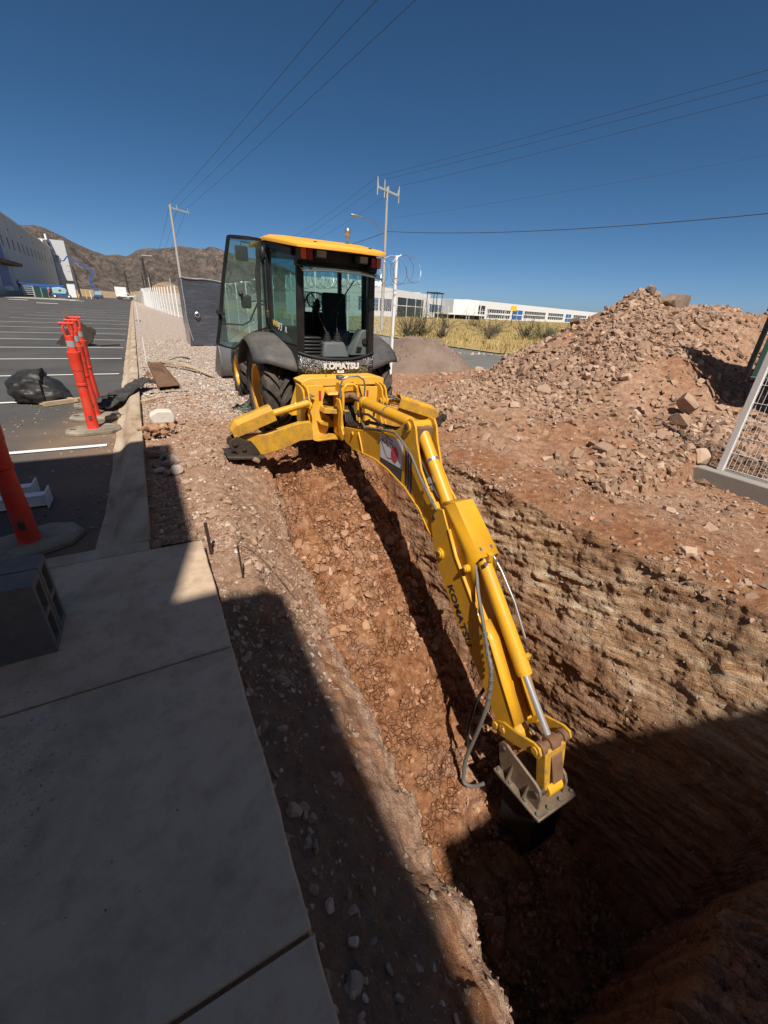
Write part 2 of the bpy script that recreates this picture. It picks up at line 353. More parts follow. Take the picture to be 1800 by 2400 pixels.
# ---------------------------------------------------------------- ground materials
def earth(name, rocky=False):
    m, n = newmat(name); P = pos(n)
    n1 = noise(n, P, 1.3, 5, .6); n2 = noise(n, P, 11, 6, .65); n3 = noise(n, P, 75, 4, .7)
    red = ramp(n, n2, [(.25, (.175, .072, .033)), (.5, (.29, .132, .064)), (.68, (.41, .22, .12)), (.8, (.56, .38, .25))])
    pale = ramp(n, n2, [(.25, (.24, .135, .09)), (.5, (.40, .255, .175)), (.7, (.54, .39, .28)), (.8, (.66, .53, .42))])
    pf = math_(n, 'MAXIMUM', attr(n, 'pale'), math_(n, 'MULTIPLY', ramp(n, n1, [(.5, (0, 0, 0)), (.66, (1, 1, 1))]), .45))
    col = mixc(n, pf, red, pale)
    # grit of the gravel verge
    v = N(n, 'ShaderNodeTexVoronoi', Scale=26); L(n, P, v.inputs['Vector'])
    gr = ramp(n, v.outputs['Color'], [(0, (.20, .13, .10)), (.35, (.46, .35, .28)), (.7, (.66, .56, .48)), (1, (.80, .74, .68))])
    col = mixc(n, attr(n, 'gravel'), col, gr)
    # layered cut face
    sp_ = n.nodes.new('ShaderNodeSeparateXYZ'); L(n, P, sp_.inputs[0]); mp = n.nodes.new('ShaderNodeCombineXYZ'); L(n, math_(n, 'MULTIPLY', sp_.outputs[0], 1.5), mp.inputs[0]); L(n, math_(n, 'MULTIPLY', sp_.outputs[1], 1.0), mp.inputs[1]); L(n, math_(n, 'MULTIPLY', math_(n, 'ADD', sp_.outputs[2], math_(n, 'MULTIPLY', sp_.outputs[1], .22)), 6.5), mp.inputs[2])
    s0 = noise(n, mp.outputs[0], 1.6, 10, .72, .12); s1 = math_(n, 'ADD', math_(n, 'MULTIPLY', s0, .66), math_(n, 'MULTIPLY', noise(n, P, 6.5, 9, .72), .34))
    st = ramp(n, s1, [(.34, (.13, .068, .042)), (.44, (.27, .14, .082)), (.50, (.42, .24, .13)), (.54, (.29, .17, .11)), (.60, (.47, .31, .20)), (.7, (.62, .47, .34))])
    cal = ramp(n, noise(n, mp.outputs[0], 2.2, 10, .75, .2), [(.38, (.30, .155, .08)), (.47, (.50, .31, .18)), (.56, (.68, .51, .35)), (.68, (.84, .74, .58))])
    st = mixc(n, attr(n, 'calich'), st, cal)
    wv = N(n, 'ShaderNodeTexNoise', Scale=7, Detail=3); L(n, P, wv.inputs['Vector'])
    va = n.nodes.new('ShaderNodeVectorMath'); va.operation = 'SCALE'; L(n, wv.outputs['Color'], va.inputs[0]); va.inputs['Scale'].default_value = .10
    vb = n.nodes.new('ShaderNodeVectorMath'); vb.operation = 'ADD'; L(n, P, vb.inputs[0]); L(n, va.outputs[0], vb.inputs[1])
    ck = N(n, 'ShaderNodeTexVoronoi', Scale=15, _feature='DISTANCE_TO_EDGE'); L(n, vb.outputs[0], ck.inputs['Vector'])
    ckf = ramp(n, ck.outputs['Distance'], [(0, (0, 0, 0)), (.07, (.8, .8, .8)), (.2, (1, 1, 1))])
    gate = ramp(n, noise(n, P, 3, 3), [(.42, (0, 0, 0)), (.55, (1, 1, 1))])
    crk = math_(n, 'MULTIPLY', math_(n, 'MULTIPLY', attr(n, 'floor'), gate), math_(n, 'SUBTRACT', 1.0, ckf))
    col = mixc(n, math_(n, 'MULTIPLY', crk, .45), col, (.06, .022, .01))
    col = mixc(n, attr(n, 'strata'), col, st)
    col = mixc(n, attr(n, 'grey'), col, mixc(n, n2, (.13, .085, .06), (.27, .20, .15)))
    fine = math_(n, 'ADD', n3, math_(n, 'MULTIPLY', n2, 1.4))
    gb = math_(n, 'MULTIPLY', math_(n, 'MULTIPLY', v.outputs['Distance'], -3.0), attr(n, 'gravel'))
    sb = math_(n, 'MULTIPLY', math_(n, 'ADD', s1, noise(n, mp.outputs[0], 7, 6, .7)), math_(n, 'MULTIPLY', attr(n, 'strata'), 2.2))
    col = mixc(n, ramp(n, n3, [(.32, (.5, .5, .5)), (.5, (0, 0, 0))]), col, mixc(n, .62, col, (.03, .015, .01)))
    return finish(m, n, col, .95, 0, math_(n, 'SUBTRACT', math_(n, 'ADD', math_(n, 'ADD', fine, gb), sb), math_(n, 'MULTIPLY', crk, 1.6)), .9, .022, .12)
MAT['earth'] = earth('red_excavated_earth')
def rockmat(name, cols, sc=3.0, dusty=None):
    m, n = newmat(name); P = pos(n)
    oi = n.nodes.new('ShaderNodeObjectInfo')
    r = math_(n, 'FRACT', math_(n, 'ADD', attr(n, 'rnd'), oi.outputs['Random']))
    c = ramp(n, r, cols)
    f = noise(n, P, 16, 6, .7)
    c = mixc(n, f, mixc(n, .35, c, (.10, .045, .02)), mixc(n, .35, c, (.75, .60, .45)))
    return finish(m, n, c, .92, 0, math_(n, 'ADD', noise(n, P, 45, 5, .7), f), .6, .012, .15)
MAT['rock'] = rockmat('broken_red_brown_rock', [(0, (.15, .075, .045)), (.3, (.23, .125, .08)), (.6, (.30, .175, .12)), (.85, (.36, .225, .16)), (1, (.52, .37, .27))])
MAT['rock_red'] = rockmat('red_earth_clod', [(0, (.22, .08, .035)), (.6, (.34, .14, .06)), (.96, (.40, .20, .10)), (1, (.50, .34, .22))])
MAT['pebble'] = rockmat('pale_gravel_stone', [(0, (.26, .17, .12)), (.3, (.45, .35, .28)), (.7, (.58, .50, .42)), (1, (.78, .74, .68))])
MAT['rock_grey'] = rockmat('grey_concrete_rubble', [(0, (.16, .13, .11)), (.8, (.32, .28, .24)), (1, (.55, .5, .45))])

# ---------------------------------------------------------------- trench and working ground
def lerpst(Y, ys, vs): return np.interp(Y, ys, vs)
FLOORY = [-2, -.42, -.16, .12, 1.0, 1.7, 2.3, 2.7, 3.0, 3.5, 4.1, 4.7, 5.2, 5.7, 6.3, 7.5, 9.2]
FLOORZ = [-1.25, -1.3, -1.5, -3.15, -3.05, -2.72, -2.5, -2.3, -2.12, -1.92, -1.52, -1.08, -.80, -.55, -.34, -.20, -.10]
def ground_z(X, Y):
    """undisturbed ground outside the trench"""
    z = -.06+.05*fbm(X*.5, Y*.5, 0, 3)
    z = z-.16*sstep(3.6, 5.2, X)*sstep(4.5, 2.5, Y)-.12*sstep(6, 12, X)
    z = z+.10*sstep(4.0, 5.5, X)*sstep(3.5, 6, Y)*sstep(9, 7, Y)
    return z
def build_trench():
    ys = [-1.6]
    while ys[-1] < 9.2:
        y = ys[-1]; ys.append(y+max(.016, .0046*math.hypot(max(y, 0)+.8, 2)) if y > -.3 else y+.05)
    Y = np.array(ys); R = len(Y)
    fl = np.interp(Y, FLOORY, FLOORZ)
    S = lambda a, b: np.interp(Y, a, b)
    wob = lambda s, a: a*fbm(Y*1.7+s, s, 0, 4)
    far = Y > 3.1
    p = []
    p.append((np.where(far, -.205, .09), np.where(far, -.10, -.125)))
    p.append((S([-2, 1.9, 2.35, 3.2, 5, 9], [.30, .30, .45, .40, .45, .5])+wob(1, .06), S([-2, 1.9, 2.35, 3.2, 5, 9], [-.36, -.36, -.17, -.11, -.10, -.06])))
    p.append((S([-2, .2, 1.1, 2.05, 3.2, 4.64, 5.6, 7, 9], [.84, .84, .90, .89, .95, 1.10, 1.15, 1.2, 1.3])+wob(5, .035)+.045*fbm(Y*7, 4, 4, 4, .65), S([-2, .2, 1.1, 2.05, 3.2, 4.64, 5.6, 7, 9], [-1.0, -1.0, -.92, -.82, -.62, -.38, -.25, -.16, -.08])))
    p.append((p[2][0]+S([0, 3, 5, 7], [.16, .12, .15, .3]), np.minimum(fl, p[2][1]-.02)))
    p.append((S([-2, 9], [1.95, 1.95]), fl-.05*np.clip((5-Y)/2, 0, 1)))
    p.append((S([-2, 4, 5.5, 9], [2.82, 2.82, 2.9, 3.0])+wob(9, .04), fl+.06))
    p.append((S([-2, 1, 4, 9], [3.15, 3.05, 2.98, 3.05])+wob(13, .05), fl*.40-.08))
    p.append((S([-2, .5, 2, 3, 4, 6, 9], [3.50, 3.38, 3.25, 3.16, 3.25, 3.4, 3.6])+wob(21, .09), S([-2, 5, 7], [-.12, -.1, -.1])))
    for x in (4.2, 7.0, 14.5): p.append((np.full(R, x), ground_z(np.full(R, x), Y)))
    cnt = [30, 60, 70, 60, 62, 100, 60, 50, 60, 50]
    Xs = []; Zs = []; seg = []
    for k, c in enumerate(cnt):
        t = np.arange(c)/c
        Xs.append(p[k][0][:, None]*(1-t)+p[k+1][0][:, None]*t); Zs.append(p[k][1][:, None]*(1-t)+p[k+1][1][:, None]*t); seg += list(k+t)
    X = np.hstack(Xs); Z = np.hstack(Zs); seg = np.array(seg)[None, :]*np.ones((R, 1)); YY = np.broadcast_to(Y[:, None], X.shape).copy()
    # soften the section corners, then rough the surface
    for _ in range(1):
        Z[:, 1:-1] = (Z[:, :-2]+2*Z[:, 1:-1]+Z[:, 2:])/4; X[:, 1:-1] = (X[:, :-2]+2*X[:, 1:-1]+X[:, 2:])/4
    gz = ground_z(X, YY); out = sstep(7.0, 7.6, seg)
    Z = Z*(1-out)+gz*out
    P = np.stack([X, YY, Z], -1)
    du = np.gradient(P, axis=1); dv = np.gradient(P, axis=0); Nn = np.cross(du, dv); Nn /= np.linalg.norm(Nn, axis=-1, keepdims=True)+1e-9
    cut = np.clip((5.2-YY)/1.2, 0, 1)
    floor = sstep(2.85, 3.1, seg)*sstep(5.3, 4.9, seg)
    rw = sstep(4.95, 5.3, seg)*sstep(7.15, 6.9, seg)*cut
    ls = sstep(.0, .9, seg)*sstep(2.3, 2.0, seg)
    lw = sstep(1.9, 2.1, seg)*sstep(3.1, 2.9, seg)
    x, y, z = X, YY, Z
    big = fbm(x*2.2, y*2.2, z*2.2, 4)
    fine = fbm(x*9, y*9, z*9, 4, .6)
    D = .035*big+.016*fine
    cl = clod(x*3.1+.6*fbm(x*3, y*3, 0, 2), y*2.6+.6*fbm(x*3, y*3, 5, 2), 3)*.13+clod(x*8+fbm(x*5, y*5, 0, 2), y*7+fbm(x*5, y*5, 9, 2), 5)*.06
    cl2 = clod(x*17+fbm(x*8, y*8, 0, 2), y*15, 8)*.018
    D += floor*(cl+cl2-.05)+(1-floor)*(1-rw)*(1-lw)*cl2*.8
    # layered rock of the right face, the layers run along the trench with a slight dip
    zz = z+.22*y
    led = fbm(x*.8, y*.8, zz*7, 4, .6); led2 = 1-np.abs(fbm(x*1.5, y*1.6, zz*15, 4, .6))
    hold = fbm(x*2, y*3.1, z*2.4, 4, .62)
    D += rw*(.035*led+.025*led2-.02+.05*hold+.05*fbm(x*6, y*5, zz*11, 6, .75))
    D += ls*(.07*fbm(x*5, y*4, z*5, 5, .68)+.07*(1-np.abs(fbm(y*3.5, x*2.2, z*1.2, 4, .65)))-.045)*sstep(.05, .5, seg)*(.35+.65*sstep(2.9, 2.1, YY))
    D += lw*(.05*fbm(x*4, y*4, z*4, 4)+.05*fbm(x*11, y*11, z*11, 5, .7))
    edge = np.clip(seg/.5, .15, 1)
    D *= edge
    P = P+Nn*D[..., None]
    P[..., 0] = np.where((seg < 1) & (YY < 3.12), np.maximum(P[..., 0], .085), P[..., 0])
    P[..., 2] = np.where((P[..., 0] < .14) & (YY < 3.1), np.minimum(P[..., 2], -.124), P[..., 2])
    calich = rw*np.clip(sstep(5.95, 6.3, seg+.35*fbm(y*1.6, z*2, 3, 3))*sstep(7.0, 6.8, seg+.3*fbm(y*2, z*2, 8, 3)), 0, 1)*sstep(-.9, .2, fbm(y*1.1, z*1.5, 11, 3))
    pale = np.clip((1-floor)*(1-rw)*sstep(2.3, 1.4, seg)*sstep(1.7, 2.6, YY)*.85+.75*sstep(7, 8, seg)*(.65+fbm(x*.8, y*.8, 2, 3)), 0, 1)
    pale = np.maximum(pale, sstep(1.72, 1.95, seg)*sstep(2.25, 2.1, seg)*cut*1.0); pale = np.maximum(pale, ls*sstep(2.6, 2.2, YY)*sstep(-.1, .4, fbm(x*4, y*2, z*4, 4))*.8)
    low = sstep(.2, -.05, YY)*sstep(2.6, 3.0, seg)*sstep(7, 6, seg); rw = np.maximum(rw, low)
    grey = np.clip(sstep(.0, .3, seg)*sstep(1.9, 1.2, seg+.5*fbm(x*3, y*3, z*3, 3))*sstep(2.7, 1.9, YY), 0, .9)
    grav = np.clip(sstep(6.3, 8.6, YY+1.2*fbm(x*1.1, y*1.1, 0, 4))*sstep(5.0, 3.4, X+.8*fbm(x, y, 4, 3)), 0, 1)
    H, W = X.shape
    idx = np.arange(H*W).reshape(H, W)
    F = np.stack([idx[:-1, :-1], idx[:-1, 1:], idx[1:, 1:], idx[1:, :-1]], -1).reshape(-1, 4)
    o = npobj('excavated_ground', P.reshape(-1, 3), F, 'earth', None, True, dict(strata=rw, calich=calich, pale=pale, grey=grey, gravel=grav, floor=floor))
    tag(o, kind='structure')
    return P, Nn, seg, o
TP, TN, TSEG, TR = build_trench()

# ---------------------------------------------------------------- broken stone
def stone_variants(k, npts, flatn, seed):
    out = []; r = np.random.default_rng(seed)
    for i in range(k):
        p = r.normal(size=(npts, 3)); p /= np.linalg.norm(p, axis=1, keepdims=True)
        p = np.sign(p)*np.abs(p)**.75; p *= r.uniform(.8, 1.0, (npts, 1)); p *= np.array([1, r.uniform(.6, .95), flatn*r.uniform(.7, 1.2)])
        bm = bmesh.new()
        for q in p: bm.verts.new(q)
        res = bmesh.ops.convex_hull(bm, input=bm.verts)
        bmesh.ops.delete(bm, geom=[g for g in res['geom_interior'] if isinstance(g, bmesh.types.BMVert)], context='VERTS')
        bmesh.ops.triangulate(bm, faces=bm.faces); bm.verts.index_update()
        V = np.array([v.co[:] for v in bm.verts]); F = np.array([[v.index for v in f.verts] for f in bm.faces]); bm.free()
        out.append((V, F))
    return out
SV = stone_variants(12, 22, .58, 1); SVS = stone_variants(8, 9, .6, 2)
def mesh_of(V, F, name, mat):
    me = bpy.data.meshes.new(name); me.from_pydata(V.tolist(), [], F.tolist()); me.materials.append(MAT[mat]); return me
def rotto(nrm, r):
    """random turn about the normal plus a tilt; returns 3x3"""
    nn = nrm/np.linalg.norm(nrm)+r.normal(size=3)*.42; nn /= np.linalg.norm(nn)
    a = r.normal(size=3); a -= a.dot(nn)*nn; a /= np.linalg.norm(a); return np.stack([a, np.cross(nn, a), nn], 1)
SMESH = {}
def put_rocks(pts, nrms, sizes, mat, parent, r, name='rock'):
    if mat not in SMESH: SMESH[mat] = [mesh_of(V, F, name, mat) for V, F in SV]
    L0 = ROOTLOC.get(parent, Vector((0, 0, 0)))
    for p, nn, s in zip(pts, nrms, sizes):
        o = bpy.data.objects.new(name, SMESH[mat][r.integers(len(SV))]); COL.objects.link(o)
        R3 = rotto(nn, r); q = np.asarray(p)+np.asarray(nn)*s*.12-np.array(L0)
        mm = Matrix(R3.tolist()).to_4x4(); o.parent = parent
        o.matrix_basis = Matrix.Translation(q.tolist()) @ mm @ Matrix.Diagonal((s, s, s, 1))
def stone_mass(name, pts, nrms, sizes, mat, parent, r):
    Vs = []; Fs = []; A = []; b = 0
    for p, nn, s in zip(pts, nrms, sizes):
        V, F = SVS[r.integers(len(SVS))]; R3 = rotto(nn, r)
        Vs.append((V*s) @ R3.T+p+nn*s*.1); Fs.append(F+b); A.append(np.full(len(V), r.random())); b += len(V)
    return tag(npobj(name, np.vstack(Vs), np.vstack(Fs), mat, parent, False, dict(rnd=np.concatenate(A))), kind='stuff')
def pick(mask, k, r, wt=None):
    P2 = TP.reshape(-1, 3); N2 = TN.reshape(-1, 3); m = np.flatnonzero(mask.ravel())
    w_ = None
    if wt is not None:
        w_ = wt.ravel()[m]; w_ = w_/w_.sum()
    i = r.choice(m, k, replace=False if k <= len(m) else True, p=w_); return P2[i], N2[i]
# cell area, so stones spread evenly over the surface
_dx = np.linalg.norm(np.gradient(TP, axis=1), axis=-1); _dy = np.linalg.norm(np.gradient(TP, axis=0), axis=-1); AREA = _dx*_dy
TX, TY, TZ = TP[..., 0], TP[..., 1], TP[..., 2]
r = np.random.default_rng(11)
clump = .15+sstep(-.1, .5, fbm(TX*1.6, TY*1.6, TZ*1.6, 4))
visY = (TY > .1) & (TY < 9)
left = visY & (TSEG < 2) & (TY > 2.2)
p_, n_ = pick(left, 130, r, AREA*clump); put_rocks(p_, n_, r.uniform(.025, .065, 130), 'rock', TR, r)
m_ = visY & (TSEG > 3.1) & (TSEG < 5) & (TY > 1)
p_, n_ = pick(m_, 100, r, AREA*clump); put_rocks(p_, n_, r.uniform(.03, .075, 100), 'rock_red', TR, r)
m_ = visY & (TSEG > 7) & (TX < 6.2) & (TY < 7)
p_, n_ = pick(m_, 70, r, AREA*clump); put_rocks(p_, n_, r.uniform(.035, .10, 70), 'rock', TR, r)
def mass(mask, k, lo, hi, mat, nm, wt=None):
    p_, n_ = pick(mask, k, r, AREA*(clump if wt is None else wt)); s = lo*(hi/lo)**(r.random(k)**2.2); stone_mass(nm, p_, n_, s, mat, TR, r)
p_, n_ = pick(visY & (TSEG > .05) & (TSEG < .75) & (TY < 2.4), 90, r, AREA); put_rocks(p_, n_, .012+.03*r.random(90)**2, 'rock_grey', TR, r)
mass(left, 7500, .006, .04, 'rock', 'rubble')
mass(left & (TX < .6), 1600, .006, .03, 'pebble', 'gravel')
mass(visY & (TSEG < 1.7) & (TY < 2.5) & (TY > -.2), 1500, .004, .028, 'rock_grey', 'grit')
mass(visY & (TSEG > 3) & (TSEG < 5), 8000, .007, .04, 'rock_red', 'clods')
m_ = visY & (TSEG > 3.1) & (TSEG < 5) & (TY > 3.2) & (TY < 5)
p_, n_ = pick(m_, 70, r, AREA*clump); put_rocks(p_, n_, r.uniform(.04, .10, 70), 'rock_red', TR, r)
mass(visY & (TSEG > 3) & (TSEG < 5), 260, .004, .014, 'pebble', 'chips')
mass(visY & (TSEG > 1.85) & (TSEG < 2.15) & (TY < 4.5), 1400, .005, .026, 'rock', 'crumbs', np.ones_like(TX))
mass(visY & (TSEG > 6.9) & (TX < 9) & (TY < 8), 12000, .006, .05, 'rock', 'rubble')
mass(visY & (TSEG > 5.6) & (TSEG < 7), 900, .006, .03, 'rock', 'rubble')
mass((TY > 6.0) & (TX < 3.2), 3500, .008, .028, 'pebble', 'gravel', np.ones_like(clump)*sstep(6, 8, TY))

# ---------------------------------------------------------------- spoil heap
HR = [(5.2, 7.6, -.3), (6.08, 7.2, .14), (6.6, 7.0, .51), (6.82, 6.7, .83), (7.2, 6.4, 1.12), (7.69, 6.1, 1.48), (8.29, 5.8, 1.80), (8.67, 5.5, 2.13), (9.05, 5.4, 2.02), (9.39, 5.3, 2.0), (9.56, 5.0, 1.92), (10.35, 4.8, 1.98), (11.43, 4.6, 1.88), (12.49, 4.4, 1.7), (13.6, 4.2, 1.3)]
def heap_h(X, Y):
    h = np.full(X.shape, -9.0)
    for (a, b) in zip(HR[:-1], HR[1:]):
        for t in (0, .33, .66):
            rx, ry, rz = (a[i]*(1-t)+b[i]*t for i in range(3))
            d = np.hypot(X-rx, Y-ry); front = sstep(-1.5, 1.5, ry-Y)
            steep = rz-.70*np.maximum(d-.1, 0)-.05
            apron = .34*(rz+.4)-.16*d-.1
            h = np.maximum(h, np.maximum(steep, apron))
    return h
hx = np.linspace(3.6, 14.5, 330); hy = np.linspace(.9, 11, 300)
HX, HY = np.meshgrid(hx, hy)
HB = heap_h(HX, HY)
HB = HB+.10*fbm(HX*1.1, HY*1.1, 0, 4)+.05*fbm(HX*4, HY*4, 3, 4)+.05*clod(HX*3.4, HY*3.4, 4)+.03*clod(HX*8, HY*8, 6)
# the heap stays behind the trench lip and is cut off at the fence footing
HG = ground_z(HX, HY); HB = np.where(HB < HG-.05, HG-.10, HB)
foot = sstep(6.35, 6.0, HX)*sstep(2.5, 2.3, HY)
HB = HB*(1-foot)+np.minimum(HB, HG-.1)*foot
edge_ = sstep(3.6, 4.1, HX); HB = HB*edge_+(HG-.12)*(1-edge_)
HP = np.stack([HX, HY, HB], -1)
heap = thing('spoil_heap', (8.7, 5.5, -.1), 'large heap of broken red-brown rock rising beside the fence gap on the right', 'rock heap')
idx = np.arange(HX.size).reshape(HX.shape)
HF = np.stack([idx[:-1, :-1], idx[:-1, 1:], idx[1:, 1:], idx[1:, :-1]], -1).reshape(-1, 4)
keep = (HP[..., 2].ravel()[HF] > (HG-.095).ravel()[HF]).any(1)
soil = sstep(.1, -.3, fbm(HX*.9, HY*.9, 7, 3))
npobj('heap_body', HP.reshape(-1, 3), HF[keep], 'earth', heap, True, dict(pale=np.clip(.6+.5*fbm(HX, HY, 0, 3), 0, 1)))
du = np.gradient(HP, axis=1); dv = np.gradient(HP, axis=0); HN = np.cross(du, dv); HN /= np.linalg.norm(HN, axis=-1, keepdims=True)
mh = (HB > HG+.02) & (HY < 8.5)
facing = np.clip(HN[..., 0]*-.3+HN[..., 1]*-.6+HN[..., 2], .05, 1)
wt_ = (.10+sstep(-.25, .3, fbm(HX*.8, HY*.8, 9, 4)))*facing*(.4+.6*sstep(.1, .6, HB-HG))
def pickh(k):
    m = np.flatnonzero(mh.ravel()); w_ = wt_.ravel()[m]; w_ = w_/w_.sum(); i = r.choice(m, k, p=w_)
    return HP.reshape(-1, 3)[i]+np.stack([r.uniform(-.02, .02, k), r.uniform(-.02, .02, k), np.zeros(k)], 1), HN.reshape(-1, 3)[i]
p_, n_ = pickh(290); put_rocks(p_, n_, .075+.10*r.random(290)**2, 'rock', heap, r)
big = [(9.3, 5.15, 1.98, .26), (9.0, 5.2, 1.98, .2), (9.5, 5.05, 1.85, .24), (8.72, 5.4, 2.15, .13), (8.4, 4.2, 1.1, .2), (7.3, 4.9, .9, .2), (6.6, 3.1, .35, .17), (7.1, 3.3, .5, .2)]
MAT['rock_shaded'] = rockmat('shade_toned_rock', [(0, (.10, .07, .06)), (1, (.20, .13, .11))])  # shade on the top boulders put into a darker rock colour
put_rocks([b[:3] for b in big[:4]], [np.array([.3, .2, 1.])]*4, [b[3] for b in big[:4]], 'rock_shaded', heap, r)
put_rocks([b[:3] for b in big[4:]], [np.array([0, -.4, 1.])]*4, [b[3] for b in big[4:]], 'rock', heap, r)
p_, n_ = pickh(24000); stone_mass('rubble', p_, n_, .018*(.10/.018)**(r.random(24000)**1.35), 'rock', heap, r)
# ---------------------------------------------------------------- wide ground, lot, verge, road
def sheet(name, xs, ys, zf, mat, attrs=None, kind='structure'):
    X, Y = np.meshgrid(np.asarray(xs, float), np.asarray(ys, float)); Z = zf(X, Y)
    idx = np.arange(X.size).reshape(X.shape)
    F = np.stack([idx[:-1, :-1], idx[:-1, 1:], idx[1:, 1:], idx[1:, :-1]], -1).reshape(-1, 4)
    o = npobj(name, np.stack([X, Y, Z], -1).reshape(-1, 3), F, mat, None, True, {k: f(X, Y) for k, f in (attrs or {}).items()})
    return tag(o, kind=kind)
def lotz(Y): return -.15+.0034*np.maximum(Y-28, 0)
def asphalt():
    m, n = newmat('worn_asphalt'); P = pos(n)
    a = noise(n, P, .35, 6, .65, .4); b = noise(n, P, 160, 3, .7); mp = N(n, 'ShaderNodeMapping'); mp.inputs['Scale'].default_value = (.25, 1.1, 1); L(n, P, mp.inputs['Vector'])
    c = noise(n, mp.outputs[0], 1.2, 6, .65)
    col = ramp(n, a, [(.3, (.052, .051, .050)), (.55, (.075, .073, .071)), (.75, (.105, .10, .095))])
    col = mixc(n, math_(n, 'MULTIPLY', ramp(n, c, [(.45, (0, 0, 0)), (.8, (1, 1, 1))]), .35), col, (.13, .125, .12))
    col = mixc(n, math_(n, 'MULTIPLY', ramp(n, b, [(.55, (0, 0, 0)), (.75, (1, 1, 1))]), .4), col, (.18, .17, .16))
    col = mixc(n, attr(n, 'dust'), col, (.25, .165, .105))
    # dried run of slurry
    return finish(m, n, col, .88, 0, b, .5, .006, .25)
MAT['asphalt'] = asphalt()
def linepaint():
    m, n = newmat('white_line_paint'); P = pos(n)
    f = ramp(n, noise(n, P, 30, 5, .75), [(.3, (.35, .34, .32)), (.45, (.76, .76, .74))]); return finish(m, n, f, .7)
MAT['line'] = linepaint()
def soil(name, c1, c2, c3, s=.05, bump=.3):
    m, n = newmat(name); P = pos(n)
    c = ramp(n, noise(n, P, s, 9, .68), [(.3, c1), (.5, c2), (.7, c3)])
    c = mixc(n, noise(n, P, s*40, 4, .7), mixc(n, .4, c, (.08, .06, .03)), c)
    return finish(m, n, c, .95, 0, noise(n, P, s*60, 4, .7), bump, .05, .1)
MAT['plain'] = soil('dry_plain', (.20, .15, .08), (.32, .25, .12), (.26, .19, .12), .03)
MAT['field'] = soil('dry_grass_field_soil', (.30, .22, .10), (.42, .32, .13), (.30, .20, .12), .25)
MAT['road'] = soil('grey_road_surface', (.13, .13, .13), (.17, .17, .168), (.21, .205, .20), .3, .15)
sheet('distant_plain', [-6000, -800, -200, -60, 0, 60, 200, 800, 6000], [-400, -20, 14, 60, 200, 800, 6000], lambda X, Y: -3.6+.0*X, 'plain')
ys = np.concatenate([np.arange(-4, 30, .25), np.arange(30, 190, 2)]); xs = np.concatenate([np.arange(-60, -8, 2), np.arange(-8, -.35, .1), [-.35]])
sheet('parking_lot', xs, ys, lambda X, Y: lotz(Y)+.004*fbm(X*.6, Y*.6, 0, 2), 'asphalt',
      dict(dust=lambda X, Y: np.clip(sstep(-1.7, -.5, X+.5*fbm(X*1.3, Y*1.3, 0, 4))*sstep(10.5, 7.5, Y)*.75*(.75+.6*fbm(X*3, Y*3, 1, 4))+.22*sstep(9, 6, Y)*sstep(-.3, .5, fbm(X, Y, 3, 4)), 0, .9)))
line = tag(bpy.data.objects.new('parking_line_paint', None), kind='structure'); COL.objects.link(line); ROOTLOC[line] = Vector((0, 0, 0))
lys = [6.14, 9.22, 12.28, 15.41, 18.66, 21.94, 25.38, 29.27, 33.5, 37.7, 42.2, 47, 52, 57.5]
for i, y in enumerate(lys):
    xr = -.62; xl = -7.3
    n_ = 24; b = MB(); P = np.zeros((n_, 2, 3))
    for k in range(n_):
        x = xl+(xr-xl)*k/(n_-1)
        for q in (0, 1): P[k, q] = (x, y-.05+.1*q, float(lotz(y))+.014)
    b.grid(P); b.obj('line', 'line', line, smooth=0)
for (x, y) in [(-10.5, 78), (-16, 92), (-9.5, 105), (-14, 120), (-20, 84)]:
    MB().box(x-1.2, x+1.2, y-.2, y+.2, lotz(y), float(lotz(y))+.03).obj('line', 'line', line, smooth=0)
# rolled concrete kerb in lengths
kerb = tag(bpy.data.objects.new('kerb', None), kind='structure'); COL.objects.link(kerb); ROOTLOC[kerb] = Vector((0, 0, 0))
def kerbmat():
    m, n = newmat('dusty_kerb_concrete'); P = pos(n)
    mp = N(n, 'ShaderNodeMapping'); mp.inputs['Scale'].default_value = (1, .35, 1); L(n, P, mp.inputs['Vector'])
    c = ramp(n, noise(n, mp.outputs[0], 3.2, 7, .65, .4), [(.32, (.20, .135, .085)), (.46, (.38, .29, .20)), (.7, (.52, .43, .33))])
    return finish(m, n, c, .9, 0, noise(n, P, 60, 5, .7), .35, .008, .2)
MAT['kerb'] = kerbmat()
kp = [(-.2, -.3), (-.2, -.006), (-.208, .001), (-.33, -.002), (-.36, -.014), (-.39, -.045), (-.43, -.10), (-.47, -.132), (-.535, -.142), (-.535, -.3)]
def kerbseg(y0, y1, w0=0, w1=0):
    b = MB(); n = max(2, int((y1-y0)/.12)+1); P = np.zeros((n, len(kp), 3))
    for i in range(n):
        t = i/(n-1); y = y0+(y1-y0)*t; w_ = w0+(w1-w0)*t
        for j, (x, z) in enumerate(kp):
            k = max(0, (-.33-x)/.2)
            P[i, j] = (x-w_*k+.006*math.sin(y*5.1)*k, y, z+float(lotz(y))+.15+.004*math.sin(y*2.3+j))
    b.grid(P); m_ = len(kp)
    b.f.append(tuple(range(m_))); b.f.append(tuple(range((n-1)*m_, n*m_)))
    return b.obj('kerb_stone', 'kerb', kerb, smooth=50)
y = 3.075; cuts = [3.075, 4.52, 6.9, 8.0, 9.2, 11.0, 13, 15, 17, 19, 21, 23, 26, 29, 33, 37, 42, 48, 56, 66, 80, 100, 130]
for i, (a, b_) in enumerate(zip(cuts[:-1], cuts[1:])): kerbseg(a+.004, b_-.004, .05 if a < 4 else .0, 0)
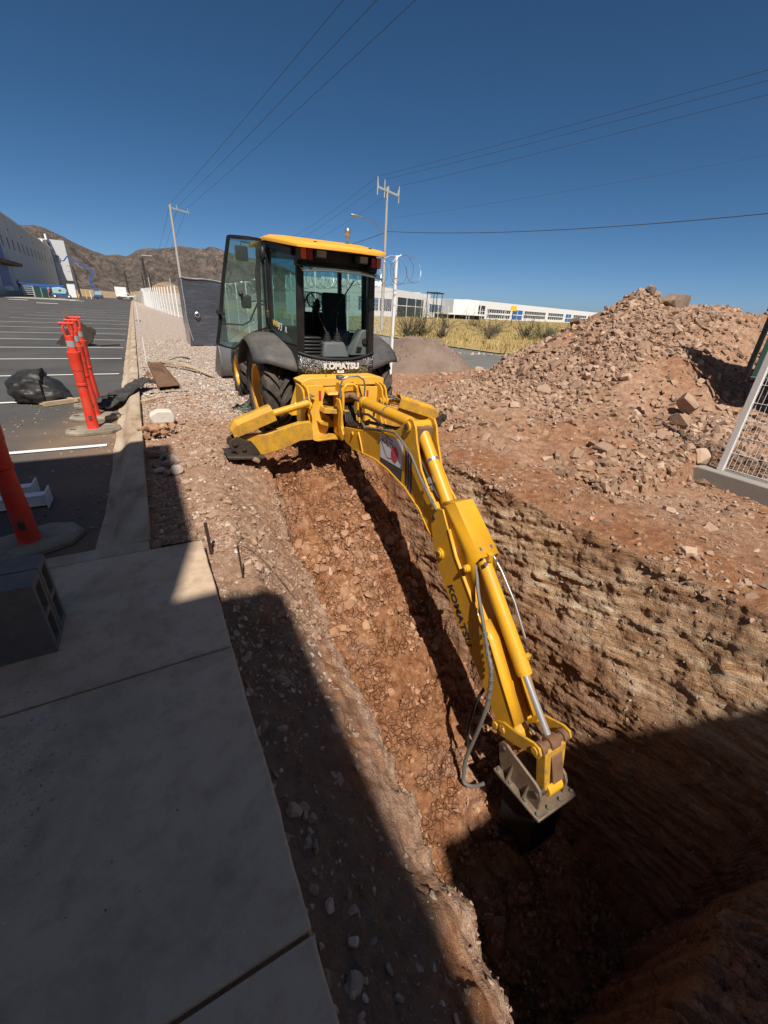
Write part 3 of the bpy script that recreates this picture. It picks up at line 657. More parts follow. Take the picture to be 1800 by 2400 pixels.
# verge of pale gravel beyond the machine
def vz(X, Y):
    z = -.08+.04*fbm(X*.4, Y*.4, 0, 3)-.16*sstep(1.5, 5.5, X)*sstep(14, 30, Y)+.10*sstep(9.2, 12, Y)*0
    z = z+.0034*np.maximum(Y-28, 0)-.0068*np.maximum(Y-28, 0)*sstep(0, 4, X)
    return z-.35*sstep(7, 12, X)
ys = np.concatenate([np.arange(9.14, 24, .12), np.arange(24, 60, .8), np.arange(60, 131, 4)])
sheet('gravel_verge', np.concatenate([np.arange(-.205, 7, .12), np.arange(7, 14.6, .5)]), ys, lambda X, Y: np.where(Y < 9.7, (ground_z(X, Y)*(9.7-Y)+vz(X, Y)*(Y-9.14))/.56, vz(X, Y))+.02*fbm(X*3, Y*3, 0, 3), 'earth',
      dict(gravel=lambda X, Y: np.clip(sstep(5.6, 4.4, X+.5*fbm(X, Y, 4, 3)), 0, 1), pale=lambda X, Y: .5+0*X))
V_ = []; r = np.random.default_rng(5)
gx = r.uniform(-.15, 5, 5200); gy = 8.8+13*r.random(5200)**1.6
pts = np.stack([gx, gy, vz(gx, gy)+.012], 1); stone_mass('gravel', pts, np.tile([0, 0, 1.], (5200, 1)), .014+.022*r.random(5200), 'pebble', TR, r)
# approach road, its broken edge and the dry field
sheet('side_ground', np.arange(14.4, 60, 2), np.arange(-6, 200, 4), lambda X, Y: -.42+0*X, 'plain')
sheet('side_ground', np.arange(6.9, 14.7, .5), np.arange(9, 200, 2), lambda X, Y: -.40+.0*X, 'plain')
def roadpoly(name, pts, z, mat, th=None):
    b = MB(); b.add([(x, y, z) for x, y in pts], [tuple(range(len(pts)))]); return tag(b.obj(name, mat, smooth=0), kind='structure')
roadpoly('road', [(7.2, 13.2), (9, 9.8), (15, 7), (40, 2), (60, 0), (60, 6.5), (40, 9.5), (24, 14.2), (17.4, 18.2), (16.6, 24), (18, 60), (20, 190), (10, 190), (8.5, 60), (7.4, 24)], -.335, 'road')
fld = roadpoly('dry_field', [(17.5, 18.6), (24, 14.6), (40, 10), (60, 7), (320, 5), (320, 260), (21, 260), (18.6, 60), (16.9, 24)], -.30, 'field')
r = np.random.default_rng(21)
k = 3800; y_ = 14+150*r.random(k)**1.7; y_ = np.clip(y_, 14, 160); x_ = 17.2+(y_*1.7-6)*r.random(k)
ok = (x_ > np.interp(y_, [14, 18, 24, 60, 200], [25, 17.8, 17.1, 18.8, 21])) & (y_ > np.interp(x_, [17, 24, 40, 60, 400], [18.8, 14.9, 10.3, 7.2, 6]))
x_ = x_[ok]; y_ = y_[ok]; V = []; F = []; c = 0
for gx, gy in zip(x_, y_):
    h = r.uniform(.22, .5); nb = 7
    for q in range(nb):
        a = r.uniform(0, 6.28); bx = gx+r.normal()*.16; by = gy+r.normal()*.16; w_ = .018+.0008*gy; tx = bx+r.normal()*.1; ty = by+r.normal()*.1
        V += [(bx-w_*math.cos(a), by-w_*math.sin(a), -.31), (bx+w_*math.cos(a), by+w_*math.sin(a), -.31), (tx, ty, -.31+h*r.uniform(.6, 1.1))]; F.append((c, c+1, c+2)); c += 3
tag(npobj('dry_grass', V, F, 'strawgrass'), kind='stuff')
rr = np.random.default_rng(3); k = 420; t = rr.random(k)
ex = 7.6+t*24; ey = np.interp(ex, [7, 15, 24, 40], [24, 18.4, 14.5, 10]); ex = ex+rr.normal(size=k)*.25; ey = ey+rr.normal(size=k)*.3
rub = stone_mass('kerbside_rubble', np.stack([ex, ey, np.full(k, -.31)], 1), np.tile([0, 0, 1.], (k, 1)), .03+.10*rr.random(k)**2, 'pebble', None, rr)

# ---------------------------------------------------------------- sidewalk slabs
def slabmat():
    m, n = newmat('sidewalk_concrete'); P = pos(n)
    a = noise(n, P, 1.4, 7, .66, .6); b = noise(n, P, 9, 6, .7); g = noise(n, P, 220, 3, .7)
    c = ramp(n, a, [(.28, (.36, .255, .17)), (.5, (.52, .385, .27)), (.72, (.60, .47, .35))])
    c = mixc(n, math_(n, 'MULTIPLY', ramp(n, b, [(.48, (0, 0, 0)), (.72, (1, 1, 1))]), .5), c, (.25, .175, .115))
    st_ = ramp(n, noise(n, P, .7, 5, .6, 1.5), [(.5, (0, 0, 0)), (.62, (1, 1, 1))]); c = mixc(n, math_(n, 'MULTIPLY', st_, .3), c, (.26, .20, .15))
    hc = N(n, 'ShaderNodeTexVoronoi', Scale=1.1, _feature='DISTANCE_TO_EDGE'); wn = N(n, 'ShaderNodeTexNoise', Scale=2.2, Detail=8, Roughness=.7); L(n, P, wn.inputs['Vector']); L(n, wn.outputs['Color'], hc.inputs['Vector'])
    c = mixc(n, math_(n, 'MULTIPLY', math_(n, 'LESS_THAN', hc.outputs['Distance'], .0012), .35), c, (.12, .09, .07))
    mp = N(n, 'ShaderNodeMapping'); mp.inputs['Scale'].default_value = (6, 1.2, 1); mp.inputs['Rotation'].default_value = (0, 0, .35); L(n, P, mp.inputs['Vector'])
    sc = ramp(n, noise(n, mp.outputs[0], 1.6, 5, .6, .7), [(.62, (0, 0, 0)), (.74, (1, 1, 1))])
    c = mixc(n, math_(n, 'MULTIPLY', sc, .35), c, (.50, .45, .40))
    sp = N(n, 'ShaderNodeTexVoronoi', Scale=9); L(n, P, sp.inputs['Vector'])
    c = mixc(n, math_(n, 'LESS_THAN', sp.outputs['Distance'], .03), c, (.10, .08, .06))
    return finish(m, n, c, .82, 0, math_(n, 'ADD', g, math_(n, 'MULTIPLY', b, 2)), .22, .006, .3)
MAT['slab'] = slabmat()
walk = tag(bpy.data.objects.new('sidewalk', None), kind='structure'); COL.objects.link(walk); ROOTLOC[walk] = Vector((0, 0, 0))
jy = [2.925, 1.74, .515, -.70, -1.9, -3.1]
for i in range(len(jy)-1):
    y1, y0 = jy[i]-(.0 if i == 0 else .006), jy[i+1]+.006
    r_ = np.random.default_rng(i)
    n_ = 40; pts = [(-1.47, y0), ]
    right = [(.14+.006*fbm(np.array([t*9.]), np.array([i*3.]), np.array([0.]), 3)[0], t) for t in np.linspace(y0, y1, n_)]
    pts += right+[(-1.47, y1)]
    MB().prism(pts, -.12, 0, 'z').obj('slab', 'slab', walk, bevel=.008, smooth=30)
MB().box(-1.47, .125, -3.1, 2.92, -.2, -.014).obj('joint_bed', 'rusty', walk, smooth=0)
MB().prism([(-1.47, 2.93), (-.205, 2.93), (-.205, 3.07), (-1.47, 3.07)], -.3, .002, 'z').obj('header_kerb', 'kerb', walk, bevel=.01, smooth=30)
tr_ = np.random.default_rng(77)
# grit swept over the slabs and the lot
def grit(name, pts, lo, hi, mat, parent): 
    k = len(pts); stone_mass(name, pts, np.tile([0, 0, 1.], (k, 1)), lo*(hi/lo)**(tr_.random(k)**3), mat, parent, tr_)
g1 = np.stack([tr_.normal(-.66, .11, 1500), tr_.normal(1.45, .30, 1500), np.full(1500, .001)], 1); g1 = g1[(g1[:, 0] < -.3)]
g2 = np.stack([tr_.uniform(-1, .1, 160), tr_.uniform(0, 2.9, 160), np.full(160, .001)], 1)
g3 = np.stack([tr_.uniform(-.85, -.55, 120), tr_.normal(1.97, .02, 120), np.full(120, .001)], 1)
g4 = np.stack([tr_.normal(-.12, .07, 220), tr_.normal(2.15, .25, 220), np.full(220, .001)], 1)
gg = np.vstack([g1, g2, g3, g4]); gg = gg[(gg[:, 0] < .12) & (gg[:, 1] < 2.9)]
grit('grit', gg, .0015, .007, 'pebble', walk)
k = 1500; x = -.52-1.5*tr_.random(k)**2.2; yy = tr_.uniform(3.1, 9.5, k); grit('grit', np.stack([x, yy, np.full(k, -.147)], 1), .003, .03, 'rock', kerb)
k = 200; x = tr_.uniform(-.45, -.2, k); yy = tr_.normal(5.6, .9, k); grit('grit', np.stack([x, yy, np.full(k, -.03)], 1)[x > -.36], .003, .012, 'rock', kerb)

# ---------------------------------------------------------------- unseen building, its footprint shaped to shade the sidewalk and trench
bl = thing('shadow_building', (-7.5, -6, 0), 'unseen grey building behind the sidewalk, footprint shaped to throw the stepped shadow over it', 'building')
MB().prism([(-16, .42), (-1.44, .42), (-1.44, -2.38), (-1.60, -3.02), (-16, -3.02)], -.4, 8.0, 'z').obj('wall', 'wall_grey', bl, smooth=0)
MB().box(-16, -.98, -14, -3.03, -.4, 8.0).obj('wall', 'wall_grey', bl)
MB().prism([(-.44, -14), (9, -14), (9, -5.33), (1.03, -5.33), (.58, -5.66), (-.44, -5.72)], -.1, 8.0, 'z').obj('wall', 'wall_grey', bl)  # unseen wing added, its edge bent to cast the shade in the pit
MB().box(-1.0, -.42, -13.9, -11.5, -.1, 7.9).obj('wall', 'wall_grey', bl)
for k in range(3): MB().box(-1.45, -1.43, -2.4+k*1.0, -1.7+k*1.0, 1.0, 2.2).obj('window', 'window_dark', bl)

# ---------------------------------------------------------------- mountains
SIL = [(-60, 4.2), (-45, 5.6), (-30, 4.6), (-14.9, 5.19), (-9.47, 5.37), (-7.88, 5.32), (-6.97, 5.47), (-6.09, 5.28), (-5.34, 4.99), (-4.69, 4.62), (-3.81, 4.22), (-2.69, 3.82), (-1.68, 3.59), (-0.71, 3.75), (0.11, 3.64), (0.63, 3.92), (1.33, 4.32), (2.12, 4.55), (3.25, 4.58), (4.45, 4.84), (5.78, 5.08), (6.83, 5.02), (7.96, 5.03), (8.38, 5.23), (9.09, 5.21), (9.74, 5.06), (10.52, 4.84), (11.61, 4.76), (12.65, 4.51), (14.29, 4.33), (15.95, 3.98), (17.49, 3.43), (19.11, 2.51), (21.12, 1.25), (23.21, .33), (26, -.1), (40, -.2)]
az = np.radians(np.linspace(-60, 32, 900)); tt = np.linspace(0, 1.25, 150)
A_, T_ = np.meshgrid(az, tt)
el = np.interp(np.degrees(az), [s[0] for s in SIL], [s[1] for s in SIL])
R0 = 1100; R1 = 2600+250*np.sin(az*9)
RR = R0+(R1[None, :]-R0)*T_
top = np.tan(np.radians(el))*R1
X = RR*np.sin(A_); Y = RR*np.cos(A_)
rid = 1-np.abs(fbm(X/260, Y/420, 0, 6, .55)); rid2 = 1-np.abs(fbm(X/90, Y/160, 3, 5, .6))
prof = np.where(T_ < 1, T_**1.5, 1-(T_-1)*2.2)
Zm = top[None, :]*prof*(1+.0*rid)
amp = np.clip(T_*(1-T_)*4, 0, 1)*(T_ < 1)
Zm = Zm+amp*top[None, :]*(.60*(rid-.72)+.40*(rid2-.7))+sstep(.88, 1, T_)*top[None, :]*.025*(fbm(X/50, Y/50, 5, 4))
Zm = np.minimum(Zm, top[None, :]*np.maximum(.15, RR/R1[None, :])*1.0)+1.6-6*(1-T_)
def mountmat():
    m, n = newmat('dry_rocky_mountain'); P = pos(n)
    a = noise(n, P, .008, 10, .66, .4); b = noise(n, P, .045, 9, .72)
    g = n.nodes.new('ShaderNodeNewGeometry'); sx = n.nodes.new('ShaderNodeSeparateXYZ'); L(n, g.outputs['Normal'], sx.inputs[0])
    c = ramp(n, a, [(.32, (.12, .098, .088)), (.5, (.185, .148, .13)), (.62, (.25, .19, .16)), (.75, (.31, .25, .215))])
    c = mixc(n, math_(n, 'MULTIPLY', ramp(n, b, [(.46, (0, 0, 0)), (.6, (1, 1, 1))]), .75), c, (.05, .052, .042))
    return finish(m, n, c, 1, 0, b, 1.0, 22, .05)
MAT['mount'] = mountmat()
idx = np.arange(X.size).reshape(X.shape)
tag(npobj('mountain_range', np.stack([X, Y, Zm], -1).reshape(-1, 3), np.stack([idx[:-1, :-1], idx[:-1, 1:], idx[1:, 1:], idx[1:, :-1]], -1).reshape(-1, 4), 'mount', None, True), kind='structure')
MAT['foothill'] = soil('tan_foothill', (.30, .21, .13), (.38, .27, .17), (.26, .19, .12), .03)
a2 = np.linspace(-40, 26, 140); hh = 17*np.exp(-((a2-3.5)/2.2)**2)+5*np.exp(-((a2+9)/8)**2)+6
A2, T2 = np.meshgrid(np.radians(a2), np.linspace(0, 1, 20)); R2 = 520+500*T2; X2 = R2*np.sin(A2); Y2 = R2*np.cos(A2)
Z2 = -3.6+hh[None, :]*np.sin(T2*math.pi)*(1+.3*fbm(X2/60, Y2/60, 0, 4)); idx = np.arange(X2.size).reshape(X2.shape)
tag(npobj('foothills', np.stack([X2, Y2, Z2], -1).reshape(-1, 3), np.stack([idx[:-1, :-1], idx[:-1, 1:], idx[1:, 1:], idx[1:, :-1]], -1).reshape(-1, 4), 'foothill', None, True), kind='structure')
# ---------------------------------------------------------------- backhoe loader
BH = thing('backhoe_loader', (2.47, 7.2, -.25), 'yellow and black backhoe loader with open glass door, arm reaching down into the trench', 'backhoe')
def tyre(xc, hw, yc, zc, R, rr, side, nl, rot):
    b = MB(); ax = (1, 0, 0); c = (xc, yc, zc)
    prof = [(-hw*.72, rr), (-hw*.95, rr+.04), (-hw, (R+rr)/2), (-hw*.97, R-.09), (-hw*.86, R-.02), (-hw*.5, R), (0, R+.005), (hw*.5, R), (hw*.86, R-.02), (hw*.97, R-.09), (hw, (R+rr)/2), (hw*.95, rr+.04), (hw*.72, rr)]
    b.lathe(prof, c, ax, 48)
    for s in (-1, 1):
        for k in range(nl):
            a0 = 2*math.pi*(k+(.5 if s > 0 else 0))/nl+rot; ws = 2*math.pi/nl*.23
            secs = []
            for t in np.linspace(0, 1, 6):
                u = s*hw*(.02+t*1.0); aa = a0+.42*t**.9*1.0; rb = R-.03-(.09*max(0, t-.8)/.2)
                ro = R+.048-(.04 if t > .95 else 0)-(.03*max(0, t-.75)/.25); w_ = ws*(1+.35*(t > .75)+.15*(t < .1))
                pts = []
                for (da, q) in ((-w_, rb), (w_, rb), (w_*.85, ro), (-w_*.85, ro)):
                    a = aa+da; pts.append((xc+u, yc-q*math.cos(a), zc+q*math.sin(a)))
                secs.append(pts)
            base = len(b.v); b.v += [tuple(p) for sc in secs for p in sc]
            for i in range(5):
                for j in range(4): b.f.append((base+i*4+j, base+i*4+(j+1) % 4, base+(i+1)*4+(j+1) % 4, base+(i+1)*4+j))
            b.f.append((base, base+1, base+2, base+3)); b.f.append((base+20, base+21, base+22, base+23))
    t = b.obj('tyre', 'rubber', BH, smooth=40)
    o = -side
    rm = MB(); s = side
    rm.lathe([(s*hw*.80, rr+.03), (s*hw*.86, rr+.015), (s*hw*.78, rr-.02), (s*hw*.45, rr-.035), (s*hw*.30, rr*.62), (s*hw*.34, rr*.35), (s*hw*.60, rr*.30), (s*hw*.62, 0.001)], c, ax, 40)
    rm.lathe([(-s*hw*.80, rr+.03), (-s*hw*.86, rr+.015), (-s*hw*.2, rr-.03), (-s*hw*.1, 0.001)], c, ax, 40)
    for k in range(8):
        a = k*math.pi/4; rm.cyl((xc+s*hw*.3, yc+rr*.46*math.cos(a), zc+rr*.46*math.sin(a)), (xc+s*hw*.42, yc+rr*.46*math.cos(a), zc+rr*.46*math.sin(a)), .018, 6)
    rm.obj('rim', 'yellow', t, smooth=35)
    return t
for xc, side in ((1.64, -1), (3.34, 1)): tyre(xc, .215, 6.7, .40, .60, .36, side, 17, .1*side)
for xc, side in ((1.72, -1), (3.24, 1)): tyre(xc, .17, 8.92, .36, .475, .27, side, 15, .3)
MAT['bucket_grey'] = flat('smooth_grey_bucket_paint', (.16, .165, .17), .35, .3, .1, 2, .5, .03, DUST, .15)
# fenders
for m_ in (0, 1):
    n1, n2 = 26, 9; P = np.zeros((n1, n2, 3))
    for j in range(n2):
        u = j/(n2-1)
        for i in range(n1):
            th0 = math.radians(22+16*u); th = th0+(math.radians(158)-th0)*i/(n1-1)
            x = 1.92-.60*u; Rr = .80-.10*max(0, u-.72)/.28*(1 if u > .72 else 0)-.02*u
            if i == 0: Rr -= .02
            zz = .42+Rr*math.sin(th); zz = min(zz, 1.235-.09*max(0, u-.6)**1.2*1.5)
            P[i, j] = (x if not m_ else 4.96-x, 6.7-Rr*math.cos(th)*1.02, zz)
    b = MB(); b.grid(P); b.obj('fender', 'fender', BH, thick=.014, smooth=50)
# chassis and hood
b = MB(); b.box(1.98, 2.96, 5.75, 9.6, .12, .62); b.obj('chassis', 'black_paint', BH, bevel=.02)
b = MB(); b.cyl((1.5, 6.7, .40), (3.4, 6.7, .40), .11, 16); b.cyl((1.6, 8.92, .36), (3.3, 8.92, .36), .08, 16); b.box(2.25, 2.7, 6.5, 6.9, .2, .6); b.obj('axle', 'dark_steel', BH)
b = MB(); b.prism([(7.62, .6), (7.62, 1.22), (7.9, 1.25), (9.5, 1.05), (9.72, .95), (9.72, .6)], 2.06, 2.88, 'x'); hood = b.obj('hood', 'yellow', BH, bevel=.03)
b = MB()
for z in (.7, .78, .86, .94): b.box(2.055, 2.06, 8.4, 9.3, z, z+.04)
b.obj('grille', 'black_plastic', hood)
MB().tube([(2.78, 8.3, 1.15), (2.78, 8.3, 1.62), (2.78, 8.22, 1.72)], .04, 12).obj('exhaust_pipe', 'dark_steel', BH)
for x in (1.93, 3.01):
    b = MB(); s = -1 if x < 2.4 else 1
    b.prism([(7.9, .95), (8.25, 1.1), (9.6, .95), (10.55, .35), (10.75, .15), (10.6, .02), (10.35, .18), (9.5, .68), (8.3, .82)], x-.045, x+.045, 'x'); b.obj('loader_arm', 'yellow', BH, bevel=.012)
    MB().cyl((x+s*.08, 8.0, .55), (x+s*.08, 9.3, .72), .045, 12).cyl((x+s*.08, 9.3, .72), (x+s*.08, 10.1, .5), .025, 10).obj('lift_cylinder', 'yellow', BH)
b = MB(); P = np.zeros((9, 2, 3)); prof = [(10.85, .72), (10.75, .66), (10.62, .45), (10.60, .22), (10.72, .02), (10.95, -.08), (11.45, -.10), (11.75, -.10), (11.78, -.09)]
for i, (y, z) in enumerate(prof): P[i, 0] = (1.55, y, z); P[i, 1] = (3.42, y, z)
b.grid(P); bk = b.obj('loader_bucket', 'bucket_grey', BH, thick=.03, smooth=50)
for x in (1.545, 3.425): MB().prism([(10.85, .74), (10.75, .66), (10.62, .45), (10.60, .22), (10.72, .02), (10.95, -.1), (11.78, -.1), (11.6, .1)], x-.015, x+.015, 'x').obj('side_plate', 'grey_paint', bk, bevel=.004)
MB().box(1.53, 3.44, 11.7, 11.9, -.115, -.085).obj('cutting_edge', 'dark_steel', bk)
# cab
cab = MB(); MX = lambda x: 4.94-x
for f in (lambda x: x, MX):
    cab.bar((f(1.925), 5.935, .66), (f(1.955), 5.915, 2.26), .095, .075, (0, 1, 0))
    cab.bar((f(1.715), 6.585, 1.22), (f(1.735), 6.60, 2.34), .065, .085, (0, 1, 0))
    cab.bar((f(1.735), 7.52, .7), (f(1.80), 7.42, 2.36), .06, .07, (0, 1, 0))
    cab.hexa([(f(1.90), 5.93, .62), (f(2.0), 5.93, .62), (f(1.84), 7.55, .62), (f(1.72), 7.55, .62), (f(1.88), 5.93, 1.07), (f(1.97), 5.93, 1.07), (f(1.80), 6.6, 1.12), (f(1.715), 6.6, 1.12)])
    cab.hexa([(f(1.715), 6.6, .62), (f(1.80), 6.6, .62), (f(1.80), 7.55, .62), (f(1.72), 7.55, .62), (f(1.715), 6.6, .98), (f(1.80), 6.6, .98), (f(1.80), 7.55, .74), (f(1.72), 7.55, .74)])
    cab.bar((f(1.89), 5.97, 2.2), (f(1.73), 6.6, 2.32), .06, .09); cab.bar((f(1.73), 6.6, 2.32), (f(1.80), 7.45, 2.37), .06, .08)
cab.box(1.90, 3.04, 5.86, 5.99, 2.05, 2.24); cab.box(1.80, 3.14, 7.40, 7.48, 2.30, 2.40)
cab.box(1.84, 3.10, 5.95, 7.5, .60, .66)
cab.bar((1.735, 7.52, .95), (3.205, 7.52, .95), .08, .10)
cab.obj('cab_frame', 'black_paint', BH, bevel=.012)
# bowed lower rear panel with the sagging sill
n_ = 25; P = np.zeros((2, n_, 3)); P2 = []
for j in range(n_):
    u = -1+2*j/(n_-1); x = 2.468+.585*u; y = 5.90-.075*(1-u*u); zt = .915+.085*abs(u)**2.4
    P[0, j] = (x, y, .655+.0*u); P[1, j] = (x, y, zt); P2.append((x, y-.012, zt+.005))
b = MB(); b.grid(P); rp = b.obj('rear_panel', 'splatter', BH, thick=.02, smooth=60)
MB().tube(P2, .017, 8).obj('sill_trim', 'black_plastic', rp)
for s, x, z, w_, h_, mt, nm in (('', 2.765, .835, .145, .065, 'grey_paint', 'plate'), ('', 2.815, .845, .075, .035, 'sticker_yellow', 'sticker'), ('', 2.43, .73, .105, .042, 'sticker_white', 'sticker'), ('', 2.475, .734, .025, .036, 'rusty', 'sticker')):
    u = (x-2.468)/.585; y = 5.90-.075*(1-u*u)-.014-(.003 if mt != 'grey_paint' else 0)
    MB().hexa([(x, y-.002, z), (x+w_, y-.002+.012*u, z), (x+w_, y+.004, z), (x, y+.004, z), (x, y-.002, z+h_), (x+w_, y-.002+.012*u, z+h_), (x+w_, y+.004, z+h_), (x, y+.004, z+h_)]).obj(nm, mt, rp)
text_mesh('lettering', 'KOMATSU', .112, 'sticker_white', rp, frame((2.215, 5.80, .79), (1, 0, -.0), (0, 0, 1)), .012, .006, 1.05)
# roof
ring = [(1.70, 7.62), (3.24, 7.62), (3.24, 6.5), (3.13, 5.85), (3.05, 5.62), (2.9, 5.56), (2.47, 5.53), (2.0, 5.56), (1.84, 5.62), (1.76, 5.85), (1.66, 6.5)]
zb = lambda y: 2.215+.145*min(1, max(0, (y-5.6)/1.0))+.0*y
b = MB(); lv = [(0, 0), (.0, .03), (.012, .048), (.10, .075), (.3, .09)]; c_ = (2.47, 6.7); base = 0
for ins, dz in lv:
    for x, y in ring:
        dx, dy = c_[0]-x, c_[1]-y; l = math.hypot(dx, dy); q = ins/l; b.v.append((x+dx*q, y+dy*q, zb(y)+dz-(.02 if (y < 5.7 and abs(x-2.47) < .45) else 0)*0+.004*math.sin(x*31+y*7)))
nr = len(ring)
for k in range(len(lv)-1):
    for i in range(nr): b.f.append((k*nr+i, k*nr+(i+1) % nr, (k+1)*nr+(i+1) % nr, (k+1)*nr+i))
b.f.append(tuple(range(nr))); b.f.append(tuple(range((len(lv)-1)*nr, len(lv)*nr)))
roof = b.obj('roof', 'roof_yellow', BH, smooth=50)
b = MB(); b.sphere((2.86, 6.45, 2.56), .045, 12, 8, (1, 1, 1.3)); b.cyl((2.86, 6.45, 2.44), (2.86, 6.45, 2.53), .03, 10); b.obj('beacon', 'steel', roof)
for x, y in ((2.10, 5.72), (2.86, 5.72), (2.3, 5.9)): MB().box(x-.02, x+.02, y-.01, y+.01, 2.285, 2.31).obj('roof_bolt', 'dark_steel', roof)
def lampbox(x0, x1, z0, z1, halves, nm):
    b = MB(); b.box(x0, x1, 5.70, 5.87, z0, z1); o = b.obj(nm, 'black_plastic', BH, bevel=.008)
    k = len(halves)
    for i, mt in enumerate(halves):
        a = x0+(x1-x0)*i/k+.005; c = x0+(x1-x0)*(i+1)/k-.005; MB().box(a, c, 5.684, 5.702, z0+.008, z1-.008).obj('lens', mt, o, bevel=.005)
lampbox(1.895, 2.055, 2.10, 2.235, ['amber_lens', 'red_lens'], 'tail_light')
lampbox(2.865, 3.02, 2.085, 2.205, ['red_lens', 'amber_lens'], 'tail_light')
for x0, x1, z in ((2.095, 2.245, 2.135), (2.695, 2.83, 2.12)):
    b = MB(); b.prism([(5.70, z), (5.85, z+.02), (5.85, z+.10), (5.69, z+.09)], x0, x1, 'x'); o = b.obj('work_light', 'grey_console', BH, bevel=.01)
    MB().prism([(5.692, z+.012), (5.684, z+.08), (5.690, z+.08), (5.698, z+.012)], x0+.015, x1-.015, 'x').obj('lens', 'lamp_glass', o)
# lifted rear window, bowed, with dusty glass
P = np.zeros((12, 17, 3))
for i in range(12):
    for j in range(17):
        u = -1+2*j/16; v = i/11; P[i, j] = (2.47+.565*u, 5.66-.075*(1-u*u)+.85*v, 1.965+.03*(1-u*u)+.105*math.sin(min(1, v*2.2)*1.3)+.10*v-.01*u)
b = MB(); b.grid(P); rw_ = b.obj('rear_window', 'glass', BH, thick=.005, smooth=60)
MB().tube([tuple(p) for p in P[0]], .008, 6).obj('trim', 'grey_console', rw_)
MB().bar((1.95, 5.78, 2.12), (2.03, 5.67, 1.99), .02, .02).obj('strut', 'black_plastic', rw_); MB().bar((3.0, 5.78, 2.12), (2.93, 5.67, 1.99), .02, .02).obj('strut', 'black_plastic', rw_)
def pane(name, pts, mat, parent, t=.005):
    b = MB(); n0 = (Vector(pts[1])-Vector(pts[0])).cross(Vector(pts[2])-Vector(pts[0])).normalized()*t; k = len(pts)
    b.v = [tuple(Vector(p)) for p in pts]+[tuple(Vector(p)+n0) for p in pts]; b.f = [tuple(range(k)), tuple(range(2*k-1, k-1, -1))]+[(i, (i+1) % k, (i+1) % k+k, i+k) for i in range(k)]
    return b.obj(name, mat, parent, smooth=0)
for f in (lambda x: x, MX):
    q = pane('side_window', [(f(1.715), 6.57, 1.27), (f(1.79), 6.31, 1.13), (f(1.905), 5.96, 1.10), (f(1.92), 5.95, 2.21), (f(1.725), 6.58, 2.31)], 'glass', BH)
    MB().tube([(f(1.712), 6.56, 1.27), (f(1.787), 6.30, 1.125), (f(1.90), 5.95, 1.09)], .014, 6).obj('trim', 'black_plastic', q)
    if f(0) == 0:
        d_ = Vector((.19, -.57, 0)).normalized(); z_ = Vector((0, 0, 1))
        text_mesh('lettering', 'WB', .105, 'sticker_yellow', q, frame((1.7235-.014, 6.50-.007, 1.315), d_+z_*-.16, z_), .001, .002, .8)
        text_mesh('lettering', '93', .14, 'sticker_white', q, frame((1.765-.014, 6.405-.007, 1.265), d_+z_*-.16, z_), .001, .003, .8)
        text_mesh('lettering', 'R', .105, 'sticker_white', q, frame((1.82-.014, 6.24-.007, 1.24), d_+z_*-.16, z_), .001, .002, .8)
pane('windshield', [(1.80, 7.47, .99), (3.14, 7.47, .99), (3.10, 7.40, 2.32), (1.84, 7.40, 2.32)], 'glass', BH)
pane('door_glass', [(3.21, 6.65, 1.0), (3.21, 7.45, .95), (3.15, 7.38, 2.3), (3.20, 6.65, 2.28)], 'glass', BH)
# open left door
du_ = Vector((-.8817, .4719, 0)); O_ = Vector((1.68, 6.62, 0)); DP = lambda u, z, o=0: tuple(O_+du_*u+Vector((0, 0, z))+Vector((-.4719, -.8817, 0))*o)
out = [(0, 2.372), (.20, 2.392), (.43, 2.397), (.475, 2.385), (.49, 2.34), (.607, 1.887), (.732, 1.281), (.795, 1.03), (.785, .995), (.656, .965), (.545, .945), (.52, .95), (.408, 1.047), (.324, 1.127), (.224, 1.19), (.114, 1.228), (0, 1.255)]
cx = sum(p[0] for p in out)/len(out); cz = 1.7
door = MB(); k = len(out)
for i in range(k):
    a, c = out[i], out[(i+1) % k]; w_ = .045 if i < k-1 else .06
    if i in (9, 10, 11, 12, 13, 14, 15): w_ = .03
    def ins(p, q):
        l = math.hypot(cx-p[0], cz-p[1]); return (p[0]+(cx-p[0])*q/l, p[1]+(cz-p[1])*q/l)
    pass
inn = []
for i, p in enumerate(out):
    a = out[i-1]; c = out[(i+1) % k]; e1 = Vector((p[0]-a[0], p[1]-a[1])).normalized(); e2 = Vector((c[0]-p[0], c[1]-p[1])).normalized()
    nn = Vector((-(e1.y+e2.y), e1.x+e2.x)).normalized(); w_ = .042 if (i < 9 or i == 16 or i == 0) else .02
    inn.append((p[0]-nn.x*w_*(-1 if False else 1)*1, p[1]-nn.y*w_))
